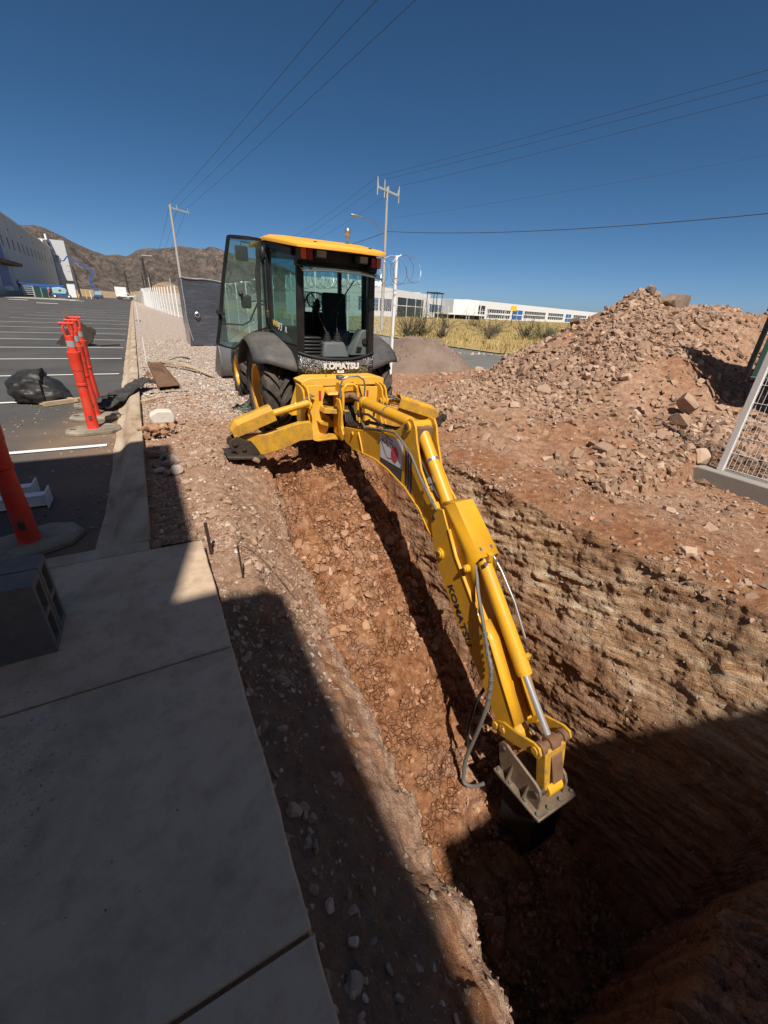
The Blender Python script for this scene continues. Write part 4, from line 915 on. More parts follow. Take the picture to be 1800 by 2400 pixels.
# make sure the inner ring is inside
if abs(inn[5][0]) > abs(out[5][0]): inn = [(2*o[0]-q[0], 2*o[1]-q[1]) for o, q in zip(out, inn)]
b = MB()
for s in (-.018, .018):
    for p in out: b.v.append(DP(p[0], p[1], s))
    for p in inn: b.v.append(DP(p[0], p[1], s))
for i in range(k):
    j = (i+1) % k
    b.f += [(i, j, k+j, k+i), (2*k+i, 2*k+j, 3*k+j, 3*k+i), (i, j, 2*k+j, 2*k+i), (k+i, k+j, 3*k+j, 3*k+i)]
dr = b.obj('door', 'black_paint', BH, smooth=40)
pane('glass', [DP(p[0], p[1]) for p in inn], 'glass', dr, .004)
b = MB(); b.tube([DP(.73, 1.29, -.03), DP(.40, 1.285, -.10), DP(.30, 1.34, -.12), DP(.16, 1.60, -.12), DP(.08, 1.62, -.06), DP(.04, 1.60, -.03)], .012, 8); b.tube([DP(.03, 2.12, -.03), DP(.12, 2.12, -.10), DP(.16, 2.0, -.11), DP(.16, 1.66, -.11), DP(.12, 1.58, -.09), DP(.03, 1.56, -.03)], .012, 8); b.obj('grab_rail', 'black_plastic', dr)
b = MB(); b.sphere(DP(.70, 1.44, -.05), .05, 10, 8, (1, .7, 1.2)); b.cyl(DP(.70, 1.44, .0), DP(.70, 1.44, .06), .03, 10); b.bar(DP(.70, 1.44, .06), DP(.60, 1.42, .06), .02, .03); b.obj('handle', 'black_plastic', dr, smooth=50)
b = MB(); b.sphere(DP(.36, 1.69, .02), .035, 12, 8, (1, 1, 1)); b.obj('catch', 'black_plastic', dr, smooth=50)
for z in (1.45, 2.2): MB().box(1.65, 1.72, 6.56, 6.66, z-.05, z+.05).obj('hinge', 'dark_steel', dr, bevel=.008)
MB().sphere((1.66, 6.60, 2.20), .055, 10, 8, (.8, 1, 1.7)).obj('side_lamp', 'black_plastic', BH, smooth=60)
# mirrors on arms
for (x, y, z, ax) in ((1.56, 7.45, 2.25, 1.78), (3.4, 7.45, 2.25, 3.16)):
    b = MB(); b.box(x-.095, x+.095, y-.02, y+.03, z-.10, z+.10); o = b.obj('mirror', 'black_plastic', BH, bevel=.03)
    MB().box(x-.085, x+.085, y-.024, y-.0195, z-.09, z+.09).obj('mirror_glass', 'window_dark', o)
    MB().tube([(ax, y, z+.14), (x, y, z+.15), (x, y, z+.08)], .011, 8).obj('arm', 'black_plastic', o)
b = MB(); b.box(1.50, 1.66, 7.5, 7.56, 1.50, 1.70); o = b.obj('mirror', 'black_plastic', BH, bevel=.03); MB().tube([(1.74, 7.52, 1.62), (1.66, 7.53, 1.6)], .012, 8).obj('arm', 'black_plastic', o)
# inside the cab
b = MB(); b.lathe([(0, .155), (.012, .168), (0, .181), (-.012, .168)], (2.60, 7.05, 1.66), (0, -.75, .66), 32, True)
for a in (0, 2.1, 4.2):
    ax = Vector((0, -.75, .66)).normalized(); u = ax.orthogonal().normalized(); v = ax.cross(u); c = Vector((2.60, 7.05, 1.66)); b.bar(c, c+(u*math.cos(a)+v*math.sin(a))*.165, .02, .012)
b.sphere((2.60, 7.05, 1.66), .04, 10, 6); sw = b.obj('steering_wheel', 'black_plastic', BH, smooth=50)
MB().bar((2.60, 7.08, 1.64), (2.60, 7.32, 1.0), .10, .10).obj('column', 'black_plastic', sw, bevel=.01)
MB().box(2.35, 2.9, 7.2, 7.4, 1.0, 1.50).obj('dashboard', 'black_plastic', BH, bevel=.05)
b = MB(); b.prism([(6.35, 1.05), (6.95, 1.05), (7.0, 1.15), (6.85, 1.2), (6.4, 1.18)], 2.62, 3.06, 'x'); b.prism([(6.80, 1.15), (6.95, 1.15), (7.02, 1.78), (6.9, 1.80)], 2.64, 3.04, 'x'); b.box(2.7, 3.0, 6.5, 6.85, .66, 1.05); b.obj('seat', 'black_plastic', BH, bevel=.04)
b = MB(); b.hexa([(2.255, 5.93, .92), (2.69, 5.93, .92), (2.66, 6.25, .92), (2.28, 6.25, .92), (2.31, 5.98, 1.135), (2.62, 5.98, 1.135), (2.60, 6.2, 1.15), (2.32, 6.2, 1.15)]); con = b.obj('lever_console', 'grey_console', BH, bevel=.03)
for x, tx, ty in ((2.385, 2.30, 6.28), (2.545, 2.60, 6.28)):
    bb = MB()
    for i in range(5): bb.lathe([(.025*i, .066-.009*i), (.025*i+.012, .070-.009*i), (.025*i+.024, .056-.009*i)], (x, 6.08, 1.14), (0, 0, 1), 20)
    bb.obj('boot', 'black_plastic', con, smooth=60)
    l = MB(); l.tube([(x, 6.08, 1.24), ((x+tx)/2, (6.08+ty)/2, 1.38), (tx, ty-.08, 1.50)], .007, 8); l.sphere((tx, ty-.08, 1.52), .022, 10, 8); l.obj('lever', 'dark_steel', con)
b = MB(); b.prism([(2.72, .95), (3.03, .95), (3.03, 1.30), (2.93, 1.31), (2.88, 1.28)], 5.98, 6.2, 'y'); o = b.obj('side_console', 'grey_console', BH, bevel=.015)
b = MB()
for i in range(4): b.bar((2.80+.006*i, 5.972, 1.005+.022*i), (2.88+.006*i, 5.972, 1.0+.022*i), .006, .009)
b.obj('vent', 'black_plastic', o); MB().lathe([(0, .001), (0, .04), (.02, .045), (.02, .03)], (2.94, 5.955, 1.15), (0, 1, 0), 18).obj('knob', 'black_plastic', o)
b = MB(); b.prism([(2.66, 1.0), (2.86, 1.0), (2.84, 1.28), (2.72, 1.22)], 6.3, 6.7, 'y'); b.obj('side_console', 'grey_console', BH, bevel=.02)
b = MB()
for i in range(6): b.box(1.99+.012*(i % 2), 2.30-.012*(i % 2), 6.05, 6.5, .92+.048*i, .955+.048*i)
b.obj('bellows', 'black_plastic', BH, bevel=.012)
MB().bar((2.62, 6.9, 1.25), (2.86, 6.2, 1.95), .012, .012).obj('wiper', 'black_plastic', BH)
MB().box(1.85, 3.1, 6.0, 7.45, 2.23, 2.26).obj('headliner', 'black_plastic', BH)

# rear frame and sideshift carriage
b = MB()
b.prism([(1.80, .60), (3.05, .60), (3.05, .69), (2.95, .715), (1.92, .715), (1.78, .67)], 5.52, 5.86, 'y')
b.hexa([(1.66, 5.62, .20), (1.84, 5.62, .20), (1.84, 5.80, .20), (1.66, 5.80, .20), (1.80, 5.62, .60), (1.84, 5.62, .62), (1.84, 5.80, .62), (1.80, 5.80, .60)])
b.box(1.86, 3.0, 5.66, 5.74, -.02, .62)
rf = b.obj('rear_frame', 'yellow_frame', BH, bevel=.008)
def sideplate(x0, x1, nm='frame_plate'):
    pl = [(5.30, .56), (5.36, .615), (5.48, .64), (5.62, .64), (5.62, -.04), (5.40, -.06), (5.30, -.05), (5.25, .0), (5.26, .10), (5.31, .16), (5.31, .30), (5.25, .36), (5.25, .44), (5.29, .50)]
    o = MB().prism(pl, x0, x1, 'x').obj(nm, 'yellow', BH, bevel=.006)
    for y, z in ((5.31, .40), (5.33, .03)):
        MB().cyl((x0-.022, y, z), (x1+.022, y, z), .045, 20).obj('boss', 'yellow', o, bevel=.004); MB().cyl((x0-.03, y, z), (x1+.03, y, z), .022, 14).obj('pin', 'dark_steel', o)
    return o
for x in (1.735, 1.80, 2.905, 2.965): sideplate(x, x+.025)
# flanged outer edge plates seen from behind
b = MB()
b.prism([(1.77, .0), (1.84, -.06), (2.10, -.05), (2.14, .04), (2.16, .20), (2.07, .24), (2.06, .42), (2.10, .56), (2.06, .63), (1.84, .63), (1.79, .57), (1.80, .40), (1.77, .30)], 5.44, 5.475, 'y')
lp = b.obj('carriage_plate', 'yellow_frame', BH, bevel=.005)
b = MB(); b.prism([(2.62, .60), (2.94, .58), (2.99, .50), (2.97, .40), (3.0, .26), (2.98, .10), (2.90, -.03), (2.72, -.05), (2.66, .10), (2.70, .36)], 5.44, 5.475, 'y')
rp2 = b.obj('carriage_plate', 'yellow_frame', BH, bevel=.005)
for x0, z0, w_, h_, mt, pr in ((2.0, .43, .035, .13, 'sticker_red', lp), (1.805, .40, .045, .05, 'sticker_green', lp), (2.73, .43, .03, .11, 'sticker_red', rp2), (2.90, .38, .04, .045, 'sticker_green', rp2)):
    MB().box(x0, x0+w_, 5.434, 5.4405, z0, z0+h_).obj('sticker', mt, pr)
b = MB()
b.prism([(1.84, -.06), (2.14, -.045), (2.30, -.07), (2.32, -.10), (2.1, -.075), (1.9, -.085)], 5.22, 5.46, 'y'); b.hexa([(2.0, 5.25, .29), (2.36, 5.18, .27), (2.36, 5.46, .27), (2.0, 5.46, .29), (2.02, 5.26, .36), (2.34, 5.18, .33), (2.34, 5.46, .33), (2.02, 5.46, .36)])
b.hexa([(1.98, 5.34, .12), (2.10, 5.34, .08), (2.10, 5.46, .08), (1.98, 5.46, .12), (1.96, 5.34, .16), (2.10, 5.34, .17), (2.10, 5.46, .17), (1.96, 5.46, .16)])
b.hexa([(2.08, 5.30, .52), (2.45, 5.2, .53), (2.45, 5.5, .56), (2.08, 5.5, .56), (2.10, 5.32, .555), (2.42, 5.24, .575), (2.42, 5.5, .60), (2.10, 5.5, .60)])
b.obj('bracket', 'yellow_worn', BH, bevel=.008)
b = MB(); rc = np.random.default_rng(4)
for i in range(16):
    x = 2.12+.5*rc.random(); z = .02+.5*rc.random(); a = .03+.05*rc.random(); y = 5.44+.16*rc.random(); b.box(x-a, x+a, y-.06, y+.06, z-a*.6, z+a*.6)
b.cyl((2.1, 5.5, .2), (2.66, 5.5, .2), .06, 14); b.cyl((2.1, 5.52, .42), (2.66, 5.52, .42), .05, 14)
b.obj('carriage_casting', 'dark_steel', BH, bevel=.01)
for x, y, z in ((2.06, 5.33, .42), (2.17, 5.25, .36), (2.11, 5.42, .10), (2.32, 5.18, .30), (2.86, 5.43, .2), (2.78, 5.43, .1)): MB().cyl((x, y-.015, z), (x, y+.03, z), .02, 6).obj('bolt', 'dark_steel', BH)
# swing post: two upright cheeks joined by an arch
for x in (2.235, 2.455):
    pl = [(5.44, -.02), (5.20, -.09), (5.12, -.05), (5.10, .05), (5.16, .14), (5.19, .26), (5.13, .34), (5.13, .55), (5.18, .66), (5.26, .70), (5.34, .68), (5.40, .56), (5.46, .50)]
    MB().prism(pl, x-.017, x+.017, 'x').obj('swing_post', 'yellow', BH, bevel=.006)
b = MB(); b.tube([(2.235, 5.16, .54), (2.25, 5.15, .63), (2.29, 5.16, .675), (2.40, 5.16, .675), (2.44, 5.15, .63), (2.455, 5.16, .54)], .022, 8); b.box(2.25, 2.44, 5.28, 5.36, .40, .66); b.obj('post_arch', 'yellow', BH, smooth=50)
for x, s in ((2.17, 1), (2.52, 1)): MB().prism([(5.22, .50), (5.12, .36), (5.16, .16), (5.08, .0), (5.0, -.03), (4.97, .06), (5.04, .16), (5.02, .34), (5.10, .50)], x-.012, x+.012, 'x').obj('swing_lever', 'yellow', BH, bevel=.005)
b = MB(); b.cyl((2.19, 5.08, .05), (2.51, 5.08, .05), .055, 18); b.cyl((2.20, 5.20, .52), (2.50, 5.20, .52), .045, 18); b.cyl((2.34, 5.40, -.05), (2.34, 5.40, .62), .055, 16); b.obj('pivot_pin', 'rusty', BH)
for x, ln in ((2.20, .8), (2.50, .8)):
    b = MB(); c0 = [(x-.0, 5.28, .46), (x-.0, 5.20, .66), (x+.02, 5.15, .75), (x+.05, 5.16, .78)]
b = MB(); b.tube([(2.19, 5.15, .50), (2.19, 5.13, .68), (2.22, 5.12, .76), (2.30, 5.12, .785), (2.44, 5.12, .785), (2.52, 5.12, .74), (2.55, 5.13, .66), (2.55, 5.15, .50)], .011, 8); b.obj('bent_pipe', 'steel', BH, smooth=60)
MB().box(2.24, 2.33, 5.30, 5.42, .71, .77).obj('cap', 'grey_paint', BH, bevel=.015)
MB().tube([(2.15, 5.56, .72), (2.155, 5.50, .86), (2.16, 5.52, 1.0)], .004, 6).obj('aerial', 'dark_steel', BH)
rc = np.random.default_rng(8)
b = MB()
for i in range(7):
    x = 2.28+.025*i; b.tube([(x, 5.36, .50), (x+.01, 5.22, .34), (x-.01, 5.12, .20), (x+.02*math.sin(i), 4.98, .17+.012*(i % 3)), (x, 4.75, .23+.01*(i % 2))], .0115, 7)
b.obj('hose', 'hose', BH, smooth=60)
b = MB()
for i in range(5):
    o = .02*i; b.tube([(1.92-o, 5.40, .50+o*.5), (1.80-o, 5.30, .50-o), (1.68-o, 5.24, .46-o*.6), (1.52-o, 5.2, .41-.02*i)], .010, 7)
b.tube([(2.92, 5.36, .46), (3.05, 5.30, .47), (3.15, 5.28, .42), (3.28, 5.3, .40)], .011, 7); b.tube([(2.92, 5.34, .43), (3.03, 5.28, .42), (3.12, 5.26, .45), (3.28, 5.28, .38)], .011, 7)
b.obj('hose', 'grey_hose', BH, smooth=60)
b = MB()
for i in range(4): b.cyl((1.55+.05*i, 5.17+.01*i, .43-.025*(i % 2)), (1.60+.05*i, 5.18+.01*i, .455-.02*(i % 2)), .019, 6)
b.obj('fitting', 'steel', BH); b = MB()
for i in range(3): MB().cyl((3.08+.06*i, 5.27, .47-.03*i), (3.12+.06*i, 5.27, .45-.03*i), .018, 6).obj('fitting', 'steel', BH)

# stabilizers
def stab(side, Y, top, low, cyl, foot, ground):
    b = MB(); b.prism(low, Y-.05, Y+.05, 'y'); leg = b.obj('stabilizer_leg', 'yellow_worn', BH, bevel=.008)
    # guard over the cylinder: an angled channel
    b = MB(); (a0, a1), (c0, c1) = top[0], top[1]
    g0, g1 = top
    gl = [(g0[0], g0[1]), (g1[0], g1[1])]
    x0, z0 = g0; x1, z1 = g1; d = Vector((x1-x0, 0, z1-z0)).normalized(); nz = Vector((-d.z, 0, d.x))
    if nz.z < 0: nz = -nz
    sec = [(-.085, -.095), (-.085, .035), (-.02, .082), (.07, .082), (.085, .02), (.085, -.06)]
    rows = []
    for t, sc, sh in ((0, .7, -.035), (.16, 1, 0), (1.0, 1, 0)):
        p = Vector((x0, Y-.02, z0))*(1-t)+Vector((x1, Y-.02, z1))*t
        rows.append([tuple(p+Vector((0, 1, 0))*a*sc+nz*(h*sc+sh)) for a, h in sec])
    b.grid(np.array(rows)); g = b.obj('cylinder_guard', 'yellow_worn', leg, smooth=0, thick=.01)
    c = MB(); p, q = Vector((cyl[0][0], Y, cyl[0][1])), Vector((cyl[1][0], Y, cyl[1][1])); c.cyl(p, q, .045, 16); c.obj('cylinder', 'yellow', leg)
    MB().cyl(p+(p-q).normalized()*-.02, p+(p-q)*.6, .024, 12).obj('cylinder_rod', 'chrome', leg)
    # foot: two cheeks and a curved pad
    fx, fz = foot; s = side
    for yy in (Y-.095, Y+.075):
        MB().prism([(fx-.17, fz+.02), (fx-.16, fz+.09), (fx-.07, fz+.15), (fx+.02, fz+.10), (fx+.10, fz+.07), (fx+.16, fz-.02), (fx+.20, fz-.10), (fx-.05, fz-.09)] if s < 0 else [(fx+.17, fz+.02), (fx+.16, fz+.09), (fx+.07, fz+.15), (fx-.02, fz+.10), (fx-.10, fz+.07), (fx-.16, fz-.02), (fx-.20, fz-.10), (fx+.05, fz-.09)], yy, yy+.02, 'y').obj('foot_cheek', 'dark_steel', leg, bevel=.004)
    MB().prism([(fx-.2, fz-.10), (fx+.22, fz-.10), (fx+.24, fz-.125), (fx-.2, fz-.13)] if s > 0 else [(fx-.22, fz-.06), (fx-.2, fz-.10), (fx+.2, fz-.14), (fx+.24, fz-.12), (fx+.05, fz-.09)], Y-.20, Y+.18, 'y').obj('foot_pad', 'dark_steel', leg, bevel=.006)
    MB().cyl((fx, Y-.12, fz), (fx, Y+.12, fz), .032, 16).cyl((fx-s*.0-.10*(1 if s < 0 else -1), Y-.12, fz+.07), (fx-.10*(1 if s < 0 else -1), Y+.12, fz+.07), .03, 16).obj('pin', 'dark_steel', leg)
stab(-1, 5.18, [(.76, .20), (1.28, .385)], [(.80, .08), (.88, .12), (1.17, .11), (1.62, .22), (1.78, .22), (1.80, -.02), (1.62, -.02), (1.40, -.10), (1.02, -.18), (.92, -.15), (.82, -.03)], [(1.25, .345), (1.76, .46)], (.88, -.02), 0)
stab(1, 5.34, [(3.93, .16), (3.19, .40)], [(3.95, .08), (3.85, .12), (3.55, .20), (3.0, .34), (2.93, .16), (2.95, -.0), (3.3, .0), (3.75, -.08), (3.9, -.06), (3.97, 0)], [(3.22, .36), (2.93, .42)], (3.93, .02), 0)

# boom
BX0, BX1 = 2.215, 2.485
outl = [(5.10, .10), (5.02, .15), (4.68, .205), (4.05, .33), (3.72, .43), (3.60, .51), (3.50, .60), (3.44, .635), (3.37, .63), (3.32, .57), (3.28, .44), (3.16, .19), (3.0, .03), (2.79, -.11), (2.66, -.3), (2.76, -.48), (2.93, -.37), (3.11, -.23), (3.43, -.10), (3.81, -.03), (4.13, -.01), (4.54, -.05), (4.80, -.08), (5.0, -.06), (5.10, .0)]
core = [(5.0, .12), (4.1, .27), (3.62, .33), (3.35, .26), (3.1, .06), (2.9, -.10), (2.76, -.25), (2.85, -.36), (3.11, -.215), (3.43, -.085), (3.81, -.015), (4.13, .005), (4.54, -.035), (4.80, -.065), (5.0, -.04)]
boom = MB().prism(core, BX0+.02, BX1-.02, 'x').obj('boom', 'yellow', BH, bevel=.004)
for x in (BX0, BX1-.022): MB().prism(outl, x, x+.022, 'x').obj('boom_plate', 'yellow', boom, bevel=.005)
b = MB(); lw_ = [(2.80, -.42), (2.93, -.375), (3.11, -.235), (3.43, -.105), (3.81, -.035), (4.13, -.015), (4.54, -.055), (4.80, -.085)]
P = np.zeros((len(lw_), 2, 3))
for i, (y, z) in enumerate(lw_): P[i, 0] = (BX0-.012, y, z); P[i, 1] = (BX1+.012, y, z)
b.grid(P); b.obj('bottom_flange', 'yellow', boom, thick=.016, smooth=40)
MB().tube([(BX0-.004, 4.60, .19), (BX0-.006, 4.52, .08), (BX0-.006, 4.46, -.04)], .010, 6).obj('weld_rib', 'yellow', boom)
for y, z, r_ in ((3.455, .545, .058), (4.78, .12, .028), (2.84, -.19, .045)):
    o = MB().cyl((BX0-.018, y, z), (BX1+.018, y, z), r_, 22).obj('boss', 'yellow', boom, bevel=.006); MB().cyl((BX0-.028, y, z), (BX1+.028, y, z), r_*.58, 16).obj('pin', 'dark_steel', boom)
MB().box(2.26, 2.44, 3.33, 3.52, .30, .56).obj('clevis', 'rusty', boom, bevel=.01)
# banner and stripes on the left plate
def yzquad(name, pts, mat, x, parent, t=.002):
    return MB().prism(pts, x-t, x, 'x').obj(name, mat, parent, smooth=0)
bx = BX0-.001
MAT['banner_grey'] = flat('grey_banner_print', (.66, .64, .66), .5, 0, .06, 8)
bn = yzquad('banner', [(4.03, .325), (3.535, .375), (3.50, .07), (4.0, .055)], 'banner_grey', bx, boom)
yzquad('panel', [(4.0, .053), (3.50, .068), (3.51, -.075), (3.78, -.02), (4.0, .0)], 'sticker_dark', bx-.0005, bn)
yzquad('line', [(4.0, .275), (3.60, .215), (3.60, .21), (4.0, .269)], 'sticker_dark', bx-.0022, bn)
yzquad('line', [(3.98, .24), (3.84, .10), (3.84, .094), (3.99, .236)], 'sticker_dark', bx-.0022, bn)
yzquad('line', [(3.84, .10), (3.66, .135), (3.66, .13), (3.84, .094)], 'sticker_dark', bx-.0022, bn)
c_ = [(3.68+.075*math.cos(a), .185+.088*math.sin(a)) for a in np.linspace(0, 2*math.pi, 28)[:-1]]
yzquad('red_oval', c_, 'sticker_pink', bx-.003, bn)
yzquad('line', [(3.67, .10), (3.66, .08), (3.655, .08), (3.665, .10)], 'sticker_dark', bx-.0022, bn)
fr = frame((bx-.0045, 3.99, .262), (0, -1, -.16), (0, .05, 1)); text_mesh('lettering', 'SOUTH', .088, 'sticker_dark', bn, fr, .0004, .0005, 1.05)
fr = frame((bx-.0045, 3.90, .322), (0, -1, -.12), (0, .05, 1)); text_mesh('lettering', 'PIERCING', .032, 'sticker_dark', bn, fr, .0004, .0003, 1.25)
for k in range(3):
    y0 = 3.47-.052*k; yzquad('stripe', [(y0, .30-.012*k), (y0-.034, .29-.012*k), (y0-.075, -.07-.03*k), (y0-.04, -.06-.03*k)], 'sticker_navy', bx-.0005, boom)
b = MB(); b.prism([(3.12, -.15), (3.06, -.10), (3.03, -.17)], bx-.002, bx, 'x'); b.obj('warning_sticker', 'sticker_yellow', boom)
# boom cylinder
cy = MB(); cy.cyl((2.35, 4.70, .53), (2.35, 3.62, .535), .066, 24); cy.cyl((2.35, 4.74, .53), (2.35, 4.68, .53), .074, 24); cy.cyl((2.35, 3.62, .535), (2.35, 3.5, .54), .045, 16)
cb = cy.obj('boom_cylinder', 'yellow', BH, bevel=.004)
MB().cyl((2.35, 5.2, .525), (2.35, 4.72, .53), .031, 16).obj('cylinder_rod', 'rusty', cb); MB().cyl((2.35, 4.14, .532), (2.35, 4.12, .532), .070, 24).obj('clamp_band', 'steel', cb)
cy = MB(); d = Vector((0, 2.80-3.42, -.10-.53)); a = Vector((2.35, 3.42, .53)); cy.cyl(a+d*.06, a+d*1.12, .064, 24); cy.cyl(a+d*.0, a+d*.08, .05, 16); dc = cy.obj('dipper_cylinder', 'yellow', BH, bevel=.004)
MB().cyl(a+d*.40, a+d*.43, .069, 24).obj('clamp_band', 'steel', dc)
# steel pipe along the boom
pp = [(2.27, 4.62, .30), (2.22, 4.42, .29), (2.195, 3.98, .385), (2.19, 3.65, .435), (2.18, 3.47, .38), (2.18, 3.29, .29), (2.18, 3.11, .13), (2.18, 2.94, .01), (2.19, 2.80, -.09)]
b = MB(); b.tube(pp, .0125, 8); b.obj('pressure_pipe', 'grey_hose', boom, smooth=60)
b = MB(); 
for t in (0.9, 2.1, 4.6, 6.5, 7.4):
    i = int(t); u = t-i; p = Vector(pp[i])*(1-u)+Vector(pp[i+1])*u; q = (Vector(pp[i+1])-Vector(pp[i])).normalized()*.022; MB().cyl(p-q, p+q, .020, 6).obj('fitting', 'steel', boom)
b = MB(); b.tube([(2.30, 4.70, .33), (2.26, 4.60, .42), (2.27, 4.45, .44), (2.30, 4.25, .40), (2.32, 4.10, .36)], .016, 8); b.tube([(2.34, 4.75, .28), (2.34, 4.4, .33), (2.36, 4.0, .38), (2.34, 3.7, .40)], .014, 8); b.tube([(2.40, 4.75, .28), (2.40, 4.4, .33), (2.41, 4.0, .38), (2.40, 3.7, .42)], .014, 8); b.obj('hose', 'hose', boom, smooth=60)
b = MB(); b.tube([(2.285, 3.40, .34), (2.28, 3.22, .21), (2.28, 3.06, .08), (2.28, 2.9, -.03)], .013, 8); b.tube([(2.42, 3.40, .34), (2.42, 3.1, .15), (2.42, 2.88, -.04)], .013, 8); b.obj('hose', 'hose', boom, smooth=60)
b = MB(); b.cyl((2.275, 3.10, .115), (2.275, 3.05, .07), .021, 6); b.obj('fitting', 'steel', boom); b = MB(); b.cyl((2.275, 3.04, .055), (2.275, 3.0, .02), .017, 6); b.obj('fitting', 'steel', boom)

# dipper arm
sl = [(2.90, -.13), (2.87, -.28), (2.80, -.47), (2.65, -.70), (2.33, -1.02), (2.03, -1.27), (1.78, -1.48), (1.56, -1.68), (1.47, -1.70), (1.40, -1.60), (1.41, -1.49), (1.64, -1.22), (1.86, -.94), (2.13, -.74), (2.45, -.43), (2.60, -.22), (2.72, -.05), (2.80, -.07)]
inner = [(2.80, -.20), (2.65, -.66), (2.33, -.98), (2.03, -1.23), (1.56, -1.64), (1.46, -1.6), (1.66, -1.25), (1.88, -.98), (2.10, -.80), (2.42, -.50), (2.66, -.15)]
dip = MB().prism(inner, 2.25, 2.45, 'x').obj('dipper_arm', 'yellow', BH, bevel=.004)
for x in (2.196, 2.482): MB().prism(sl, x, x+.018, 'x').obj('arm_plate', 'yellow', dip, bevel=.004)
b = MB(); tp = [(1.41, -1.485), (1.64, -1.205), (1.86, -.925), (2.00, -.83)]; P = np.zeros((4, 2, 3))
for i, (y, z) in enumerate(tp): P[i, 0] = (2.19, y, z); P[i, 1] = (2.30, y, z)
b.grid(P)
for i, (y, z) in enumerate(tp): P[i, 0] = (2.40, y, z); P[i, 1] = (2.51, y, z)
b.grid(P); tp = [(2.0, -.86), (2.13, -.725), (2.45, -.415), (2.60, -.20)]
for i, (y, z) in enumerate(tp): P[i, 0] = (2.19, y, z); P[i, 1] = (2.24, y, z)
b.grid(P); b.obj('top_flange', 'yellow', dip, thick=.016, smooth=30)
# cover over the cylinder head: folded sheet, open at the lower end
cs = [(2.225, -.44, 2.45), ]
secA = [(2.222, 2.60, -.22), (2.222, 2.70, -.02), (2.25, 2.62, .055), (2.45, 2.62, .055), (2.478, 2.70, -.02), (2.478, 2.60, -.22)]
secB = [(2.222, 2.13, -.72), (2.222, 2.22, -.36), (2.245, 2.19, -.29), (2.455, 2.19, -.29), (2.478, 2.22, -.36), (2.478, 2.16, -.66)]
secC = [(2.222, 2.74, -.10), (2.222, 2.80, -.05), (2.25, 2.77, .00), (2.45, 2.77, .00), (2.478, 2.80, -.05), (2.478, 2.74, -.10)]
b = MB(); b.grid(np.array([secC, secA, secB])); b.obj('cover', 'yellow', dip, smooth=15, thick=.010)
for y, z, r_ in ((2.665, -.50, .055), (2.285, -.44, .036), (1.50, -1.60, .04)):
    MB().cyl((2.176, y, z), (2.52, y, z), r_, 24).cyl((2.164, y, z), (2.53, y, z), r_*.7, 20).obj('boss', 'yellow', dip, bevel=.005); MB().cyl((2.155, y, z), (2.54, y, z), r_*.42, 6).obj('pin', 'dark_steel', dip)
d = Vector((0, -.45, -.50)).normalized(); up = Vector((0, -.50, .45)).normalized()
o = Vector((2.1945, 2.50, -.765))
text_mesh('lettering', 'KOMATSU', .118, 'sticker_navy', dip, frame(o, d, up), .0008, .004, 1.08)
# bucket cylinder
a = Vector((2.35, 2.26, -.36)); c = Vector((2.35, 1.55, -1.10)); e = Vector((2.35, 1.19, -1.46))
cy = MB(); cy.cyl(a, c, .064, 28); cy.cyl(c+(a-c)*.02, c+(a-c)*.10, .067, 28); bc = cy.obj('bucket_cylinder', 'yellow', BH, bevel=.004)
MB().cyl(c, e, .030, 18).obj('cylinder_rod', 'chrome', bc)
MB().box(2.325, 2.375, 2.16, 2.22, -.34, -.26).obj('valve_block', 'yellow', bc, bevel=.006)
MB().box(2.34, 2.44, 1.60, 1.64, -1.02, -.96).obj('lug', 'yellow_worn', bc, bevel=.006)
b = MB(); b.tube([(2.43, 2.30, -.27), (2.44, 2.1, -.42), (2.45, 1.9, -.62), (2.44, 1.70, -.86)], .011, 8); b.obj('pressure_pipe', 'steel', bc, smooth=60)
for x in (2.29, 2.41):
    for t in (0, .05, .10): MB().cyl((x, 2.27-t, -.24-t*.9), (x, 2.245-t, -.262-t*.9), .021-.05*t, 6).obj('fitting', 'steel', bc)
MB().hexa([(2.235, 2.28, -.50), (2.465, 2.28, -.50), (2.465, 2.34, -.46), (2.235, 2.34, -.46), (2.24, 2.30, -.22), (2.46, 2.30, -.22), (2.46, 2.36, -.18), (2.24, 2.36, -.18)]).obj('recess_shade', 'black_plastic', dip)  # black block added for the shade inside the open cover end
# linkage
for x in (2.166, 2.512):
    MB().prism([(1.62, -1.66), (1.585, -1.60), (1.50, -1.535), (1.38, -1.50), (1.20, -1.41), (1.14, -1.41), (1.11, -1.46), (1.13, -1.52), (1.19, -1.53), (1.33, -1.62), (1.50, -1.70), (1.60, -1.71)], x, x+.022, 'x').obj('link_plate', 'yellow_worn', BH, bevel=.005)
    for y, z in ((1.575, -1.655), (1.50, -1.62), (1.17, -1.465)): MB().cyl((x-.012, y, z), (x+.034, y, z), .034, 18).obj('pin_collar', 'yellow_worn', BH, bevel=.004)
b = MB(); b.cyl((2.16, 1.165, -1.465), (2.54, 1.165, -1.465), .034, 20); b.cyl((2.30, 1.165, -1.465), (2.40, 1.165, -1.465), .058, 20); b.cyl((2.20, 1.165, -1.465), (2.25, 1.165, -1.465), .055, 20); b.cyl((2.45, 1.165, -1.465), (2.50, 1.165, -1.465), .055, 20); b.obj('linkage_pin', 'rusty', BH, bevel=.004)
b = MB(); b.hexa([(2.25, 1.02, -1.90), (2.45, 1.02, -1.90), (2.45, 1.12, -1.92), (2.25, 1.12, -1.92), (2.23, 1.11, -1.47), (2.47, 1.11, -1.47), (2.47, 1.21, -1.48), (2.23, 1.21, -1.48)])
cl = b.obj('coupler_link', 'yellow_worn', BH, bevel=.012)
